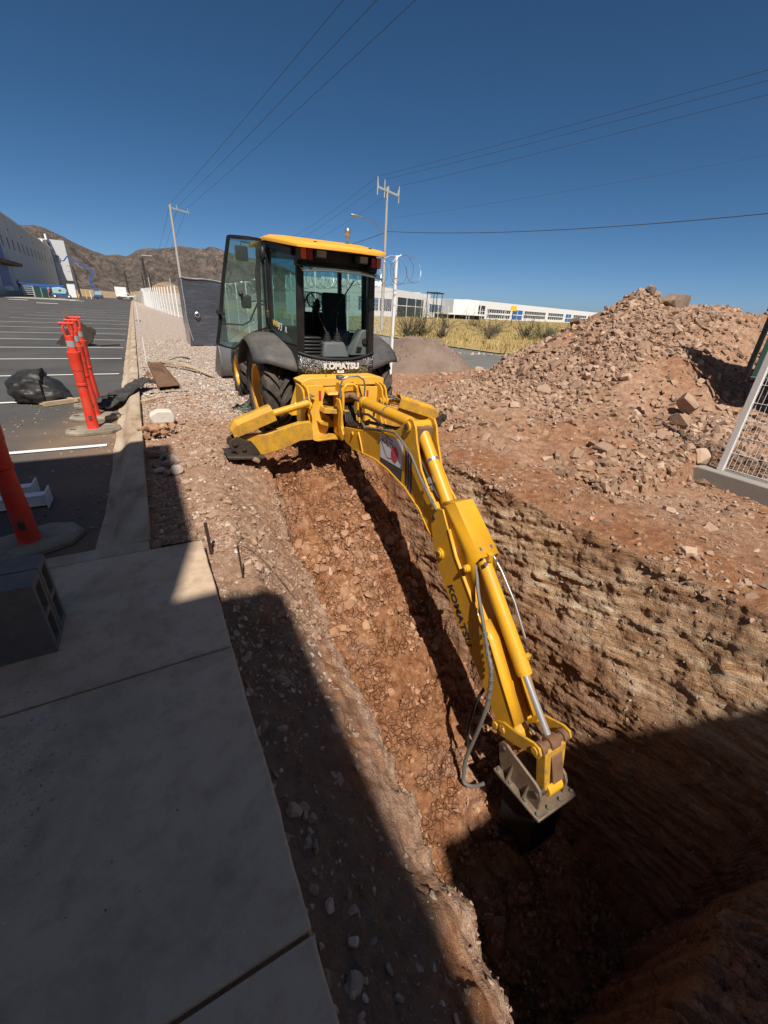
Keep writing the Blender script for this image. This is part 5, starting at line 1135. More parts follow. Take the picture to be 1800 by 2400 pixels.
MB().hexa([(2.29, 1.005, -1.76), (2.41, 1.005, -1.76), (2.41, 1.02, -1.76), (2.29, 1.02, -1.76), (2.29, 1.085, -1.53), (2.41, 1.085, -1.53), (2.41, 1.10, -1.53), (2.29, 1.10, -1.53)]).obj('web', 'rusty', cl, bevel=.004)
MB().cyl((2.27, 1.05, -1.87), (2.43, 1.05, -1.87), .06, 20).obj('eye', 'yellow', cl, bevel=.006)
MB().cyl((2.20, 1.44, -1.80), (2.50, 1.44, -1.80), .05, 18).obj('arm_eye', 'yellow_worn', BH, bevel=.004)
b = MB(); b.prism([(1.58, -1.60), (1.42, -1.66), (1.36, -1.80), (1.44, -1.88), (1.54, -1.82), (1.60, -1.70)], 2.27, 2.43, 'x'); b.obj('arm_nose', 'yellow_worn', dip, bevel=.01)
# breaker bracket and breaker
BR = []
for x in (2.17, 2.47):
    BR.append(MB().prism([(1.50, -1.80), (1.47, -1.745), (1.42, -1.725), (1.36, -1.745), (1.08, -1.775), (1.03, -1.80), (1.0, -1.86), (.995, -2.0), (1.40, -2.05), (1.46, -1.95)], x, x+.025, 'x').obj('breaker_bracket', 'hammer_steel', BH, bevel=.006))
bk = BR[0]
MB().hexa([(2.115, .93, -2.03), (2.57, .93, -2.03), (2.57, 1.45, -2.085), (2.115, 1.45, -2.085), (2.115, .93, -1.995), (2.57, .93, -1.995), (2.57, 1.45, -2.05), (2.115, 1.45, -2.05)]).obj('flange', 'hammer_steel', bk, bevel=.012)
for y in (1.12, 1.30): MB().prism([(2.17, -2.03), (2.125, -2.03), (2.168, -1.86)], y, y+.014, 'y').obj('gusset', 'hammer_steel', bk)
for x in (2.142, 2.545):
    for y in (.97, 1.10, 1.27, 1.41): MB().cyl((x, y, -2.06+(.97-y)*.1+.06), (x, y, -1.98+(.97-y)*.11), .016, 6).obj('bolt', 'steel', bk)
for x in (2.26, 2.40): MB().cyl((x, .965, -2.0), (x, .965, -1.975), .016, 6).obj('bolt', 'steel', bk)
for y, z in ((1.05, -1.87), (1.44, -1.80)): MB().cyl((2.155, y, z), (2.51, y, z), .03, 16).obj('pin', 'dark_steel', bk)
D = Vector((0, -.12, -.99)).normalized(); o = Vector((2.342, 1.19, -2.05))
b = MB(); e1 = Vector((1, 0, 0)); e2 = D.cross(e1)
def blk(b, t0, t1, w0, h0, w1=None, h1=None):
    w1 = w0 if w1 is None else w1; h1 = h0 if h1 is None else h1
    P0 = o+D*t0; P1 = o+D*t1
    b.hexa([P1-e1*w1-e2*h1, P1+e1*w1-e2*h1, P1+e1*w1+e2*h1, P1-e1*w1+e2*h1, P0-e1*w0-e2*h0, P0+e1*w0-e2*h0, P0+e1*w0+e2*h0, P0-e1*w0+e2*h0])
blk(b, 0, .55, .165, .18); blk(b, .55, .66, .165, .18, .09, .10); hm = b.obj('breaker_body', 'body_shaded', BH, bevel=.012)
MB().cyl(o+D*.6, o+D*.98, .038, 16).cyl(o+D*.98, o+D*1.06, .038, 16, .012).obj('chisel', 'dark_steel', hm)
# loose supply hose hanging to the trench floor
hp = [(2.30, 2.34, -.36), (2.26, 2.22, -.46), (2.19, 2.08, -.58), (2.16, 1.95, -.75), (2.15, 1.82, -.99), (2.14, 1.72, -1.16), (2.11, 1.665, -1.43), (2.09, 1.67, -1.70), (2.08, 1.70, -1.98), (2.06, 1.72, -2.25), (2.05, 1.70, -2.47), (2.05, 1.67, -2.56), (2.10, 1.60, -2.55), (2.17, 1.54, -2.47)]
def smooth_path(p, k=5):
    p = [Vector(q) for q in p]; out = []
    for i in range(len(p)-1):
        a, b_, c, d_ = p[max(i-1, 0)], p[i], p[i+1], p[min(i+2, len(p)-1)]
        for j in range(k):
            t = j/k; out.append(.5*((2*b_)+(c-a)*t+(2*a-5*b_+4*c-d_)*t*t+(3*b_-a-3*c+d_)*t**3))
    return out+[p[-1]]
sp = smooth_path(hp, 10); b = MB(); b.tube(sp, [.0175+(.0028 if i % 2 else 0) if i > 40 else .0165 for i in range(len(sp))], 10); b.obj('supply_hose', 'grey_hose', BH, smooth=50)
b = MB()
for i in range(34, 60, 3): b.cyl(sp[i], sp[i]+(sp[i+1]-sp[i]).normalized()*.03, .0245, 8)
tag(b.obj('fitting', 'steel', BH), kind='stuff'); MB().bar((2.20, 2.05, -.68), (2.16, 2.0, -.74), .02, .02).obj('clamp', 'steel', BH)
h2 = smooth_path([(2.42, 1.75, -1.25), (2.24, 1.85, -1.55), (2.16, 1.86, -1.95), (2.17, 1.82, -2.3)], 8); MB().tube(h2, .016, 9).obj('supply_hose', 'hose', BH, smooth=60)
# ---------------------------------------------------------------- traffic posts
def post(x, y, rz, label, tall=1.0, full=True):
    z0 = -.145; t = thing('traffic_post', (x, y, z0), label, 'traffic post', 'orange traffic posts on rubber bases')
    pts = [(.33, .09), (.20, .21), (-.20, .21), (-.33, .09), (-.33, -.09), (-.20, -.21), (.20, -.21), (.33, -.09)]
    c, s = math.cos(rz), math.sin(rz); ro = lambda p, k=1: (x+(p[0]*c-p[1]*s)*k, y+(p[0]*s+p[1]*c)*k)
    b = MB()
    b.v = [(*ro(p), z0) for p in pts]+[(*ro(p), z0+.035) for p in pts]+[(*ro(p, .93), z0+.052) for p in pts]
    for k in range(2):
        for i in range(8): b.f.append((k*8+i, k*8+(i+1) % 8, (k+1)*8+(i+1) % 8, (k+1)*8+i))
    b.f += [tuple(range(8)), tuple(range(16, 24))]
    bs = b.obj('base', 'rubber_base', t, bevel=.004, smooth=20)
    q = ro((-.24, .0)); MB().box(q[0]-.035, q[0]+.035, q[1]-.02, q[1]+.02, z0+.052, z0+.056).obj('hand_slot', 'rubber', bs)
    prof = [(.045, .080), (.06, .072), (.10, .070), (.40, .062), (.62, .056), (.63, .066), (.655, .066), (.66, .061), (.70, .062), (.82, .066), (.825, .070), (.84, .070), (1.0, .074), (1.03, .079), (1.05, .079), (1.055, .055), (1.10, .050)]
    b = MB(); b.lathe(prof, (x, y, z0), (0, 0, 1), 28); b.obj('tube', 'orange_plastic', t, smooth=35)
    b = MB(); b.lathe([(1.08, .051), (1.20, .049), (1.24, .045), (1.25, .001)], (x, y, z0), (0, 0, 1), 24); nk = b.obj('neck', 'orange_plastic', t, smooth=35)
    MB().lathe([(1.11, .0525), (1.185, .0515)], (x, y, z0), (0, 0, 1), 24).obj('reflective_band', 'reflector', nk, smooth=60)
    h = lambda u, zz: (x+u*c, y+u*s, z0+zz)
    MB().tube([h(-.035, 1.22), h(-.045, 1.30), h(-.04, 1.36), h(0, 1.385), h(.04, 1.36), h(.045, 1.30), h(.035, 1.22)], .016, 8).tube([h(-.075, 1.385), h(.075, 1.385)], .018, 8).obj('handle', 'orange_plastic', nk, smooth=60)
    # worn hand hole low in the tube
    MB().box(x-.02-.0, x+.02, y-.073, y-.062, z0+.17, z0+.24).obj('slot', 'rubber', t, bevel=.008)
    return t
post(-.80, 6.90, .12, 'nearest of the three orange posts in the row beside the kerb, sunlit')
post(-.83, 7.72, -.05, 'middle orange post of the row of three beside the kerb')
post(-.86, 8.60, .1, 'farthest orange post of the row, next to the black fabric on the kerb')
post(-1.0, 3.60, .45, 'shaded red-orange post standing behind the dark concrete blocks at the left edge')
# ---------------------------------------------------------------- concrete blocks on end
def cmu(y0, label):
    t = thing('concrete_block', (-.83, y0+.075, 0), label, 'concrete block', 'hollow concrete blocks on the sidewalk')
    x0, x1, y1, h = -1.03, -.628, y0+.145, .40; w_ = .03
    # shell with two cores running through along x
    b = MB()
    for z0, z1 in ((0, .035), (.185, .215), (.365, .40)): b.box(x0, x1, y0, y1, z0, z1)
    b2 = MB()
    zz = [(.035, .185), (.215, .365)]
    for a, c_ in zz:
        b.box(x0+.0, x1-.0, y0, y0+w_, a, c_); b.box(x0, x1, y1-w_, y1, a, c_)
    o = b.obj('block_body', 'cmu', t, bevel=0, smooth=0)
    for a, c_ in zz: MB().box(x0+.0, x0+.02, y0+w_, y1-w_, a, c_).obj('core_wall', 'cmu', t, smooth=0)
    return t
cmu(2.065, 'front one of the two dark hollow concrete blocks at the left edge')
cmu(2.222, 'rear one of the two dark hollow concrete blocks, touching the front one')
# ---------------------------------------------------------------- white I-beams
for (y, x1, lb) in ((4.40, -.99, 'nearer white steel member with end plate lying on the shaded asphalt'), (4.66, -1.12, 'farther white steel member with end plate lying on the shaded asphalt')):
    t = thing('steel_beam', (-1.8, y, -.14), lb, 'steel beam', 'white steel members on the asphalt')
    b = MB(); z0 = -.135; b.box(-3.0, x1, y-.05, y+.05, z0, z0+.01); b.box(-3.0, x1, y-.05, y+.05, z0+.09, z0+.10); b.box(-3.0, x1, y-.045, y-.035, z0+.01, z0+.09); b.box(-3.0, x1, y+.035, y+.045, z0+.01, z0+.09)
    b.obj('beam_section', 'white_paint', t, bevel=.003); MB().box(x1, x1+.012, y-.11, y+.10, -.14, .0).obj('end_plate', 'white_paint', t, bevel=.002)
# ---------------------------------------------------------------- wrapped pile on pallet boards
def crumple(name, label, cat, cx, cy, z0, rx, ry, h, mat, seed, shape=None, loc=None):
    n1, n2 = 46, 80; th = np.linspace(0, math.pi/2, n1); ph = np.linspace(0, 2*math.pi, n2, endpoint=False); T, Pp = np.meshgrid(th, ph, indexing='ij')
    X = np.sin(T)*np.cos(Pp); Y_ = np.sin(T)*np.sin(Pp); Z = np.cos(T)
    nz = fbm(X*1.7+seed, Y_*1.7, Z*1.7, 3); cr = 1-np.abs(fbm(X*2.0+seed, Y_*2.0, Z*2.0, 3, .45)); 
    s = 1+.22*nz+.20*(cr-.75)
    if shape is not None: s = s*shape(X, Y_, Z)
    P = np.stack([cx+rx*X*s, cy+ry*Y_*s, z0+h*Z*s*(1+.0*X)], -1)
    idx = np.arange(n1*n2).reshape(n1, n2); j2 = np.roll(idx, -1, 1)
    F = np.stack([idx[:-1], idx[1:], j2[1:], j2[:-1]], -1).reshape(-1, 4)
    o = npobj(name, P.reshape(-1, 3), F, mat, None, True)
    o.data.set_sharp_from_angle(angle=math.radians(28))
    return tag(o, label, cat)
crumple('plastic_covered_pile', 'low pile covered with crumpled black plastic on the asphalt', 'covered pile', -1.66, 9.33, -.12, .46, .42, .38, 'black_film', 3, lambda X, Y, Z: 1+.30*Z*(X < .1)-.18*X*(X > 0))
def plank(name, p0, p1, w_, h, mat, label, cat='plank', group=None):
    b = MB(); b.bar(p0, p1, w_, h); o = b.obj(name, mat, None, bevel=.003); return tag(o, label, cat, group)
plank('timber', (-2.10, 9.72, -.11), (-1.15, 8.98, -.10), .05, .06, 'wood', 'upper timber under the black plastic pile, lying slantwise', 'timber', 'timbers under the black pile')
plank('timber', (-1.62, 8.78, -.11), (-1.08, 9.12, -.11), .06, .07, 'wood', 'short front timber poking out in front of the black plastic pile', 'timber', 'timbers under the black pile')
plank('timber', (-2.12, 9.60, -.13), (-1.60, 8.84, -.13), .05, .03, 'wood', 'thin left batten running along the edge of the black plastic pile', 'timber', 'timbers under the black pile')
# black fabric slung over the kerb
n_ = 60; m_ = 16; P = np.zeros((n_, m_, 3)); cen = smooth_path([(-.86, 8.30, -.06), (-.66, 8.55, -.04), (-.45, 8.9, .00), (-.28, 9.25, .06), (-.08, 9.55, .09), (.06, 9.60, .06)], 12)
for i in range(n_):
    t = i/(n_-1); c = cen[min(len(cen)-1, int(t*(len(cen)-1)))]; w_ = .33*(1-.78*t)+.02
    for j in range(m_):
        u = -1+2*j/(m_-1); P[i, j] = (c[0]+w_*u*.5, c[1]-w_*u*.95, c[2]+.07*(1-u*u)*(1-.3*t)+.0)
P[..., 2] += .05*fbm(P[..., 0]*9, P[..., 1]*7, 2, 4)+.035*(1-np.abs(fbm(P[..., 0]*14, P[..., 1]*4, 7, 3)))-.02; P[..., 1] += .03*fbm(P[..., 0]*8, P[..., 1]*8, 9, 3)
MAT['fabric'] = flat('faded_black_fabric', (.035, .034, .034), .9, 0, .35, 12, .2, .6, (.14, .13, .12), .4, 6)
b = MB(); b.grid(P); tag(b.obj('fabric_sheet', 'fabric', None, smooth=60, thick=.006), 'crumpled black fabric draped over the kerb behind the orange posts', 'fabric')
# ---------------------------------------------------------------- digging bucket on the lot
t = thing('digging_bucket', (-2.0, 19.5, -.15), 'rusty toothed digging bucket lying on the parking lot, teeth up', 'digging bucket')
pr = [(-.58, .02), (-.30, .03), (.0, .0), (.22, .03), (.42, .14), (.50, .32), (.46, .52), (.34, .68), (.18, .80), (.02, .90)]
P = np.zeros((len(pr), 2, 3))
for i, (u, z) in enumerate(pr[2:]): pass
b = MB(); P = np.array([[(-2.0+u-.18*s, 19.3+.55*s, -.15+z) for s in (0, 1)] for u, z in pr[1:]]); b.grid(P); b.obj('shell', 'dark_steel', t, smooth=50, thick=.03)
for s in (0, 1):
    pts = [(-2.0+u-.18*s, -.15+z) for u, z in pr]; MB().prism(pts+[(-2.0-.10-.18*s, .42)], 19.3+.55*s-.015, 19.3+.55*s+.015, 'y').obj('side_plate', 'dark_steel', t, bevel=.004)
for k in range(4):
    s = k/3; MB().hexa([(-2.05-.18*s, 19.28+.5*s, .70), (-1.97-.18*s, 19.28+.5*s, .66), (-1.97-.18*s, 19.38+.5*s, .66), (-2.05-.18*s, 19.38+.5*s, .70), (-2.17-.18*s, 19.31+.5*s, .93), (-2.14-.18*s, 19.31+.5*s, .94), (-2.14-.18*s, 19.35+.5*s, .94), (-2.17-.18*s, 19.35+.5*s, .93)]).obj('tooth', 'rusty', t, bevel=.005)
MB().prism([(-1.6, .1), (-1.42, .25), (-1.40, .42), (-1.55, .5), (-1.72, .42)], 19.42, 19.46, 'y').obj('hook_ear', 'dark_steel', t)
plank('steel_rod', (-1.35, 19.2, -.12), (-.75, 19.6, -.12), .05, .05, 'dark_steel', 'dark steel rod lying beside the digging bucket', 'steel rod')
# ---------------------------------------------------------------- formwork and scraps on the gravel
t = thing('steel_form', (.28, 11, -.05), 'rusty steel channel form lying on the gravel next to the kerb', 'steel form')
b = MB(); b.hexa([(.14, 9.30, .015), (.52, 9.45, .015), (.36, 13.4, -.03), (.05, 13.3, -.03), (.14, 9.30, .03), (.52, 9.45, .03), (.36, 13.4, -.015), (.05, 13.3, -.015)]); b.obj('web', 'rusty', t)
for (a, c) in (((.14, 9.28), (.05, 13.3)), ((.52, 9.43), (.36, 13.4))):
    b = MB(); b.bar((a[0], a[1], -.02), (c[0], c[1], -.05), .018, .13); b.obj('flange', 'rusty', t)
b = MB(); b.bar((.14, 9.28, -.06), (.52, 9.43, -.06), .02, .03); b.obj('stiffener', 'rusty', t)
t2 = thing('steel_form', (.0, 10.4, -.07), 'second rusty form plate tilted under the channel form', 'steel form')
b = MB(); b.hexa([(.13, 9.35, -.10), (.17, 9.5, -.08), (.02, 12.2, -.06), (-.12, 11.2, -.07), (.13, 9.35, -.085), (.17, 9.5, -.065), (.02, 12.2, -.045), (-.12, 11.2, -.055)]); b.obj('plate', 'rusty', t2)
plank('plank', (-.17, 8.30, -.06), (.15, 8.62, -.05), .10, .07, 'wood', 'short wooden block wedged between kerb and steel form', 'wood block')
for i, (p0, p1, lb) in enumerate((((.05, 13.7, -.03), (1.15, 12.1, -.02), 'long splintered white board lying across the gravel'), ((.45, 12.9, -.02), (1.35, 10.9, -.03), 'warped pale board lying nearest the wheels on the gravel'), ((.6, 13.9, -.02), (1.1, 13.4, .06), 'dark bent strip sticking up beyond the boards'))):
    sp = smooth_path([p0, tuple(Vector(p0).lerp(Vector(p1), .5)+Vector((.05, .12, .06))), p1], 6); b = MB()
    for a, c in zip(sp[:-1], sp[1:]): b.bar(a, c, .13-.03*i, .02)
    tag(b.obj('board', 'wood' if i < 2 else 'dark_steel'), lb, 'board')
b = MB()
for k in range(5): b.tube([(.10+.05*k, 12.3-.1*k, .08), (.14+.05*k, 11.6-.1*k, .10)], .006, 5)
for k in range(4): b.tube([(.08, 12.2-.18*k, .085), (.36, 12.0-.18*k, .10)], .006, 5)
tag(b.obj('wire_mesh', 'rusty'), 'piece of bent wire mesh lying on the steel form', 'wire mesh')
MB_ = crumple('dark_rag', 'dark oily rag on the gravel beside the rear wheel', 'rag', 1.15, 8.35, -.17, .20, .34, .07, 'fabric', 8)
MAT['lump_white'] = flat('pale_broken_concrete', (.60, .56, .50), .9, 0, .15, 9, .2, .6, (.4, .3, .22), .3)
# white broken kerb piece
b = MB(); b.prism([(-.07, -.03), (-.09, .09), (.02, .15), (.20, .14), (.24, .06), (.22, -.04)], 6.62, 6.80, 'y'); tag(b.obj('concrete_lump', 'lump_white', None, bevel=.02), 'white broken concrete lump lying on the earth by the kerb', 'concrete lump')
# red lumps spilled over the kerb
rr = np.random.default_rng(12); k = 26; stn = np.stack([rr.normal(-.02, .11, k), rr.normal(6.2, .10, k), rr.uniform(-.06, .05, k)], 1)
put_rocks(stn, np.tile([0, 0, 1.], (k, 1)), rr.uniform(.035, .075, k), 'rock_red', TR, rr)
k = 16; put_rocks(np.stack([rr.uniform(-.15, .12, k), rr.uniform(4.6, 5.5, k), rr.uniform(-.10, -.05, k)], 1), np.tile([0, 0, 1.], (k, 1)), rr.uniform(.04, .09, k), 'rock_grey', TR, rr)
k = 12; put_rocks(np.stack([rr.uniform(.2, 1.0, k), rr.uniform(4.9, 6.0, k), rr.uniform(-.16, -.12, k)], 1), np.tile([0, 0, 1.], (k, 1)), rr.uniform(.035, .07, k), 'rock', TR, rr)
lump = [(.52, 1.45, -.60, .10), (.46, 1.15, -.55, .07), (.34, .98, -.42, .05), (.40, 1.78, -.45, .06)]
put_rocks([l[:3] for l in lump], [np.array([.5, 0, .8])]*4, [l[3] for l in lump], 'rock_grey', TR, rr)
pit = [(1.66, 1.12, -3.0, .05), (1.75, .85, -3.05, .07), (1.62, 1.3, -2.9, .06), (2.3, .9, -3.08, .06)]
put_rocks([l[:3] for l in pit], [np.array([0, 0, 1.])]*4, [l[3] for l in pit], 'rock', TR, rr)
# ---------------------------------------------------------------- marker stakes, drain, rebar stubs, wire
for i, (x, y, h, lb) in enumerate(((.01, 13.4, .72, 'nearest of the white pipe stakes behind the kerb'), (.05, 36, .8, 'middle white pipe stake behind the kerb'), (.12, 55, 1.2, 'farthest white pipe stake behind the kerb'))):
    b = MB(); b.tube([(x, y, -.15), (x+.03, y-.02, -.1+h)], .014 if i == 0 else .025, 8); tag(b.obj('pipe_stake', 'pvc'), lb, 'pipe stake', 'white pipe stakes along the kerb')
t = thing('drain_box', (.04, 36.8, -.1), 'small dark drain box behind the kerb beside a white stake', 'drain box'); MB().box(-.12, .22, 36.4, 37.2, -.15, .02).obj('box', 'concrete_dark', t, bevel=.02); MB().box(-.08, .18, 36.5, 37.1, .02, .03).obj('grate', 'dark_steel', t)
for (x, y, a, lb, r_) in ((.19, 2.90, .14, 'thick ribbed rebar stub sticking up at the corner of the sidewalk', .011), (.34, 2.50, .13, 'thin bent rebar stub standing in the rubble nearer the trench', .006)):
    b = MB(); p0 = Vector((x, y, -.22)); p1 = Vector((x-.012, y+.01, a)); b.tube([p0, p1], r_, 10)
    n_ = 26
    for k in range(n_):
        q = p0.lerp(p1, (k+.5)/n_); b.tube([q-Vector((0, 0, .0018)), q+Vector((.0, 0, .0018))], r_*1.22, 8)
    tag(b.obj('rebar_stub', 'dark_steel', None, smooth=0), lb, 'rebar stub')
for q in range(2):
    sp = smooth_path([(.36, 2.99-.04*q, -.05), (.48, 2.86-.05*q, -.06), (.60, 2.60-.04*q, -.18), (.66, 2.36, -.22), (.72, 2.15, -.33)], 8); tag(MB().tube(sp, .0025, 5).obj('wire', 'rusty'), ('upper' if q == 0 else 'lower')+' of the two thin rusty wires curving over the trench shoulder', 'wire')
b = MB(); b.lathe([(0, .015), (.20, .015), (.20, .011), (0, .011)], (4.60, 1.92, -.15), (-.12, -.22, .0), 14, True); tag(b.obj('pipe_offcut', 'pvc'), 'short white plastic pipe offcut lying on the earth near the footing', 'pipe offcut')
b = MB(); b.hexa([(1.60, 2.0, -2.30), (1.66, 2.0, -2.30), (1.66, 2.05, -2.28), (1.60, 2.05, -2.30), (1.61, 2.0, -2.25), (1.65, 2.0, -2.26), (1.66, 2.04, -2.24), (1.61, 2.05, -2.25)]); 
# ---------------------------------------------------------------- fence panel on its footing at the right
t = thing('fence', (6.1, 1.2, 0), 'white wire fence panel with square post on the grey footing at the right edge', 'fence')
MB().prism([(5.94, 0), (6.26, 0), (6.26, -.6), (5.94, -.6)], -1.6, 2.42, 'y').obj('footing', 'concrete_dark', t, bevel=.012)
for y in (2.2, -.35): MB().box(6.07, 6.135, y-.033, y+.033, 0.0, 2.84).obj('post', 'white_paint', t, bevel=.004)
rr = np.random.default_rng(2)
zs = [.03, .05, .24, .44, .64, .84, 1.04, 1.24, 1.44, 1.64, 1.84, 2.04, 2.2]
for k in range(50):
    y = 2.13-.05*k; MB().tube([(6.10, y, .02), (6.10, y, 2.3)], .0028, 5, False).obj('wire', 'wire_white', t)
for z in zs[2:]: MB().tube([(6.097, 2.16, z), (6.097, -.32, z)], .0034, 5, False).obj('wire', 'wire_white', t)
MB().tube([(6.097, 2.16, .04), (6.097, -.32, .04)], .0034, 5, False).obj('wire', 'wire_white', t)
for k in range(6): MB().box(6.0+.02*(k % 2), 6.05+.02*(k % 2), 1.55-.05*k, 1.59-.05*k, .0, .02).obj('spacer', 'white_paint', t, bevel=.004)
# dark screened gate leaf beyond
t = thing('gate_leaf', (7.7, 2.9, .1), 'dark gate leaf with green screening leaning at the right edge behind the heap', 'gate')
a = Vector((7.60, 3.0, .9)); 
for (p0, p1) in (((7.80, 3.0, .9), (7.82, 3.0, 3.2)), ((7.84, 2.97, .95), (9.6, 1.5, .95)), ((7.84, 2.97, 3.15), (9.6, 1.5, 3.15))): MB().bar(p0, p1, .05, .06, (0, 1, 0)).obj('frame_tube', 'black_paint', t, bevel=.006)
MB().hexa([(7.86, 2.95, .97), (9.6, 1.50, .97), (9.6, 1.51, .97), (7.87, 2.96, .97), (7.86, 2.95, 3.12), (9.6, 1.50, 3.12), (9.6, 1.51, 3.12), (7.87, 2.96, 3.12)]).obj('screen', 'screen_green', t)
MB().box(7.76, 7.88, 2.93, 3.06, 1.84, 1.9).obj('bracket', 'dark_steel', t)
# ---------------------------------------------------------------- long white fence with razor wire
t = thing('fence', (6.04, 30, 0), 'long white wire fence with posts and coiled razor wire running behind the machine', 'fence')
path = [(6.04, 10.57), (6.04, 33), (5.6, 38), (3.95, 50), (2.45, 80), (1.7, 104)]
def along(d):
    for (a, b_) in zip(path[:-1], path[1:]):
        l = math.hypot(b_[0]-a[0], b_[1]-a[1])
        if d <= l: return (a[0]+(b_[0]-a[0])*d/l, a[1]+(b_[1]-a[1])*d/l)
        d -= l
    return path[-1]
fz = lambda x, y: float(vz(np.array(x), np.array(y)))
k = 0; d = 0; pts = []
while d < 94:
    pts.append(along(d)); d += 3.0 if d < 24 else 2.9
for i, (x, y) in enumerate(pts):
    z = fz(x, y)-.02; w_ = .032 if y < 40 else .05
    if i == 0: z = -.12
    MB().box(x-w_, x+w_, y-w_, y+w_, z, z+2.95).obj('post', 'white_paint', t, bevel=.004 if i < 4 else 0, smooth=0)
for i in range(len(pts)-1):
    (xa, ya), (xb, yb) = pts[i], pts[i+1]; za, zb_ = fz(xa, ya), fz(xb, yb); n_ = 44 if ya < 34 else 14; b = MB(); r_ = .0032 if ya < 34 else .008
    for j in range(1, n_):
        u = j/n_; x, y, z = xa+(xb-xa)*u, ya+(yb-ya)*u, za+(zb_-za)*u; b.tube([(x, y, z+.05), (x, y, z+2.25)], r_, 3, False)
    for h in ((.1, .3, .5, .7, .9, 1.1, 1.3, 1.5, 1.7, 1.9, 2.1, 2.24) if ya < 34 else (.1, .5, .9, 1.3, 1.7, 2.1)): b.tube([(xa, ya, za+h), (xb, yb, zb_+h)], r_*1.2, 3, False)
    tag(b.obj('mesh_panel', 'wire_white', t, smooth=0), kind='stuff')
b = MB(); pp = []; k = 0; dd = -.9
while dd < 26:
    x, y = (6.04, 10.57+dd); a = dd/.36*2*math.pi; R_ = .33+.03*math.sin(dd*1.7); pp.append((x+R_*math.cos(a), y+.12*math.sin(a*.5), fz(6, max(y, 10))+2.58+R_*math.sin(a))); dd += .36/14
for i in range(0, len(pp)-1, 300): b.tube(pp[i:i+301], .0065, 4, False)
b.obj('razor_coil', 'steel', t, smooth=0)
b = MB()
for i in range(3, len(pp), 4):
    p = Vector(pp[i]); q = Vector((.03*math.cos(i*2.1), .03*math.sin(i*1.7), .03*math.sin(i*2.9))); b.tube([p-q, p+q], .006, 3)
tag(b.obj('razor_barb', 'steel', t, smooth=0), kind='stuff')
# ---------------------------------------------------------------- film-wrapped unit
t = thing('wrapped_unit', (2.4, 19.6, 0), 'tall grey cabinet wrapped in stretch film standing on the gravel left of the machine', 'wrapped cabinet')
def wrapmat():
    m, n = newmat('grey_cabinet_under_film'); P = pos(n); mp = N(n, 'ShaderNodeMapping'); mp.inputs['Scale'].default_value = (.7, .7, 7); mp.inputs['Rotation'].default_value = (0, .12, 0); L(n, P, mp.inputs['Vector'])
    s = noise(n, mp.outputs[0], 2.2, 8, .7, .6); b_ = noise(n, P, 1.1, 3)
    c = mixc(n, b_, (.03, .03, .035), (.075, .085, .11)); c = mixc(n, ramp(n, s, [(.54, (0, 0, 0)), (.75, (.6, .6, .6))]), c, (.22, .22, .24))  # pale streaks put the gloss of the film into the colour
    return finish(m, n, c, .16, 0, s, .35, .03, .9)
MAT['wrap'] = wrapmat()
MAT['wrap_edge'] = flat('bunched_film', (.28, .28, .28), .25, 0, .5, 7, .8, .4)
X0, X1, Y0, Y1 = 1.70, 3.1, 18.9, 20.6
P = []; 
for k, z in enumerate(np.linspace(-.05, 2.28, 26)):
    row = []
    ring_ = [(X0, Y0), (X1, Y0), (X1, Y1), (X0, Y1), (X0, Y0)]
    for (a, c) in zip(ring_[:-1], ring_[1:]):
        for j in range(14):
            u = j/14; x = a[0]+(c[0]-a[0])*u; y = a[1]+(c[1]-a[1])*u; row.append([x, y, z])
    P.append(row+[row[0]])
P = np.array(P); cx_, cy_ = (X0+X1)/2, (Y0+Y1)/2
wv = 1+.03*fbm(P[..., 0]*1.5, P[..., 1]*1.5, P[..., 2]*3, 4)+.02*(1-np.abs(fbm(P[..., 0]*2+P[..., 2], P[..., 1]*2, P[..., 2]*5, 3)))-.12*np.clip(.75-P[..., 2], 0, 1)*np.clip(P[..., 2], 0, .3)
P[..., 0] = cx_+(P[..., 0]-cx_)*wv; P[..., 1] = cy_+(P[..., 1]-cy_)*wv
b = MB(); b.grid(P); top_ = [tuple(q) for q in P[-1][:-1]]; base_ = len(b.v); b.v += top_; b.f.append(tuple(range(base_, base_+len(top_)))); b.obj('cabinet', 'wrap', t, smooth=40)
# film drawn to a point on the right side, edges bunched
b = MB(); tip = Vector((4.25, 18.9, .95)); rows = []
for u in np.linspace(0, 1, 10):
    rows.append([tuple(Vector((X1, Y0+.0, .05+2.15*v)).lerp(tip+Vector((0, 0, (v-.5)*.12)), u)+Vector((0, .05*math.sin(v*9+u*5), 0))) for v in np.linspace(0, 1, 12)])
b.grid(np.array(rows)); b.obj('film', 'film_clear', t, smooth=60)
b = MB()
b.tube(smooth_path([(X0-.02, Y0-.02, 2.3), (X0+.2, Y0-.04, 2.26), (X0+.8, Y0-.03, 2.27), (X1, Y0-.02, 2.22)], 5), .028, 6); b.tube(smooth_path([(X0-.03, Y0-.03, 2.25), (X0-.02, Y0-.05, 1.5), (X0-.01, Y0-.04, .8), (X0+.1, Y0-.03, .1)], 6), .02, 6); b.obj('film_fold', 'wrap_edge', t, smooth=60)
b = MB(); b.lathe([(0, .07), (.03, .10), (.05, .06)], (X0+.36, Y0-.08, 1.05), (0, -1, 0), 14); b.obj('handle_ring', 'steel', t)
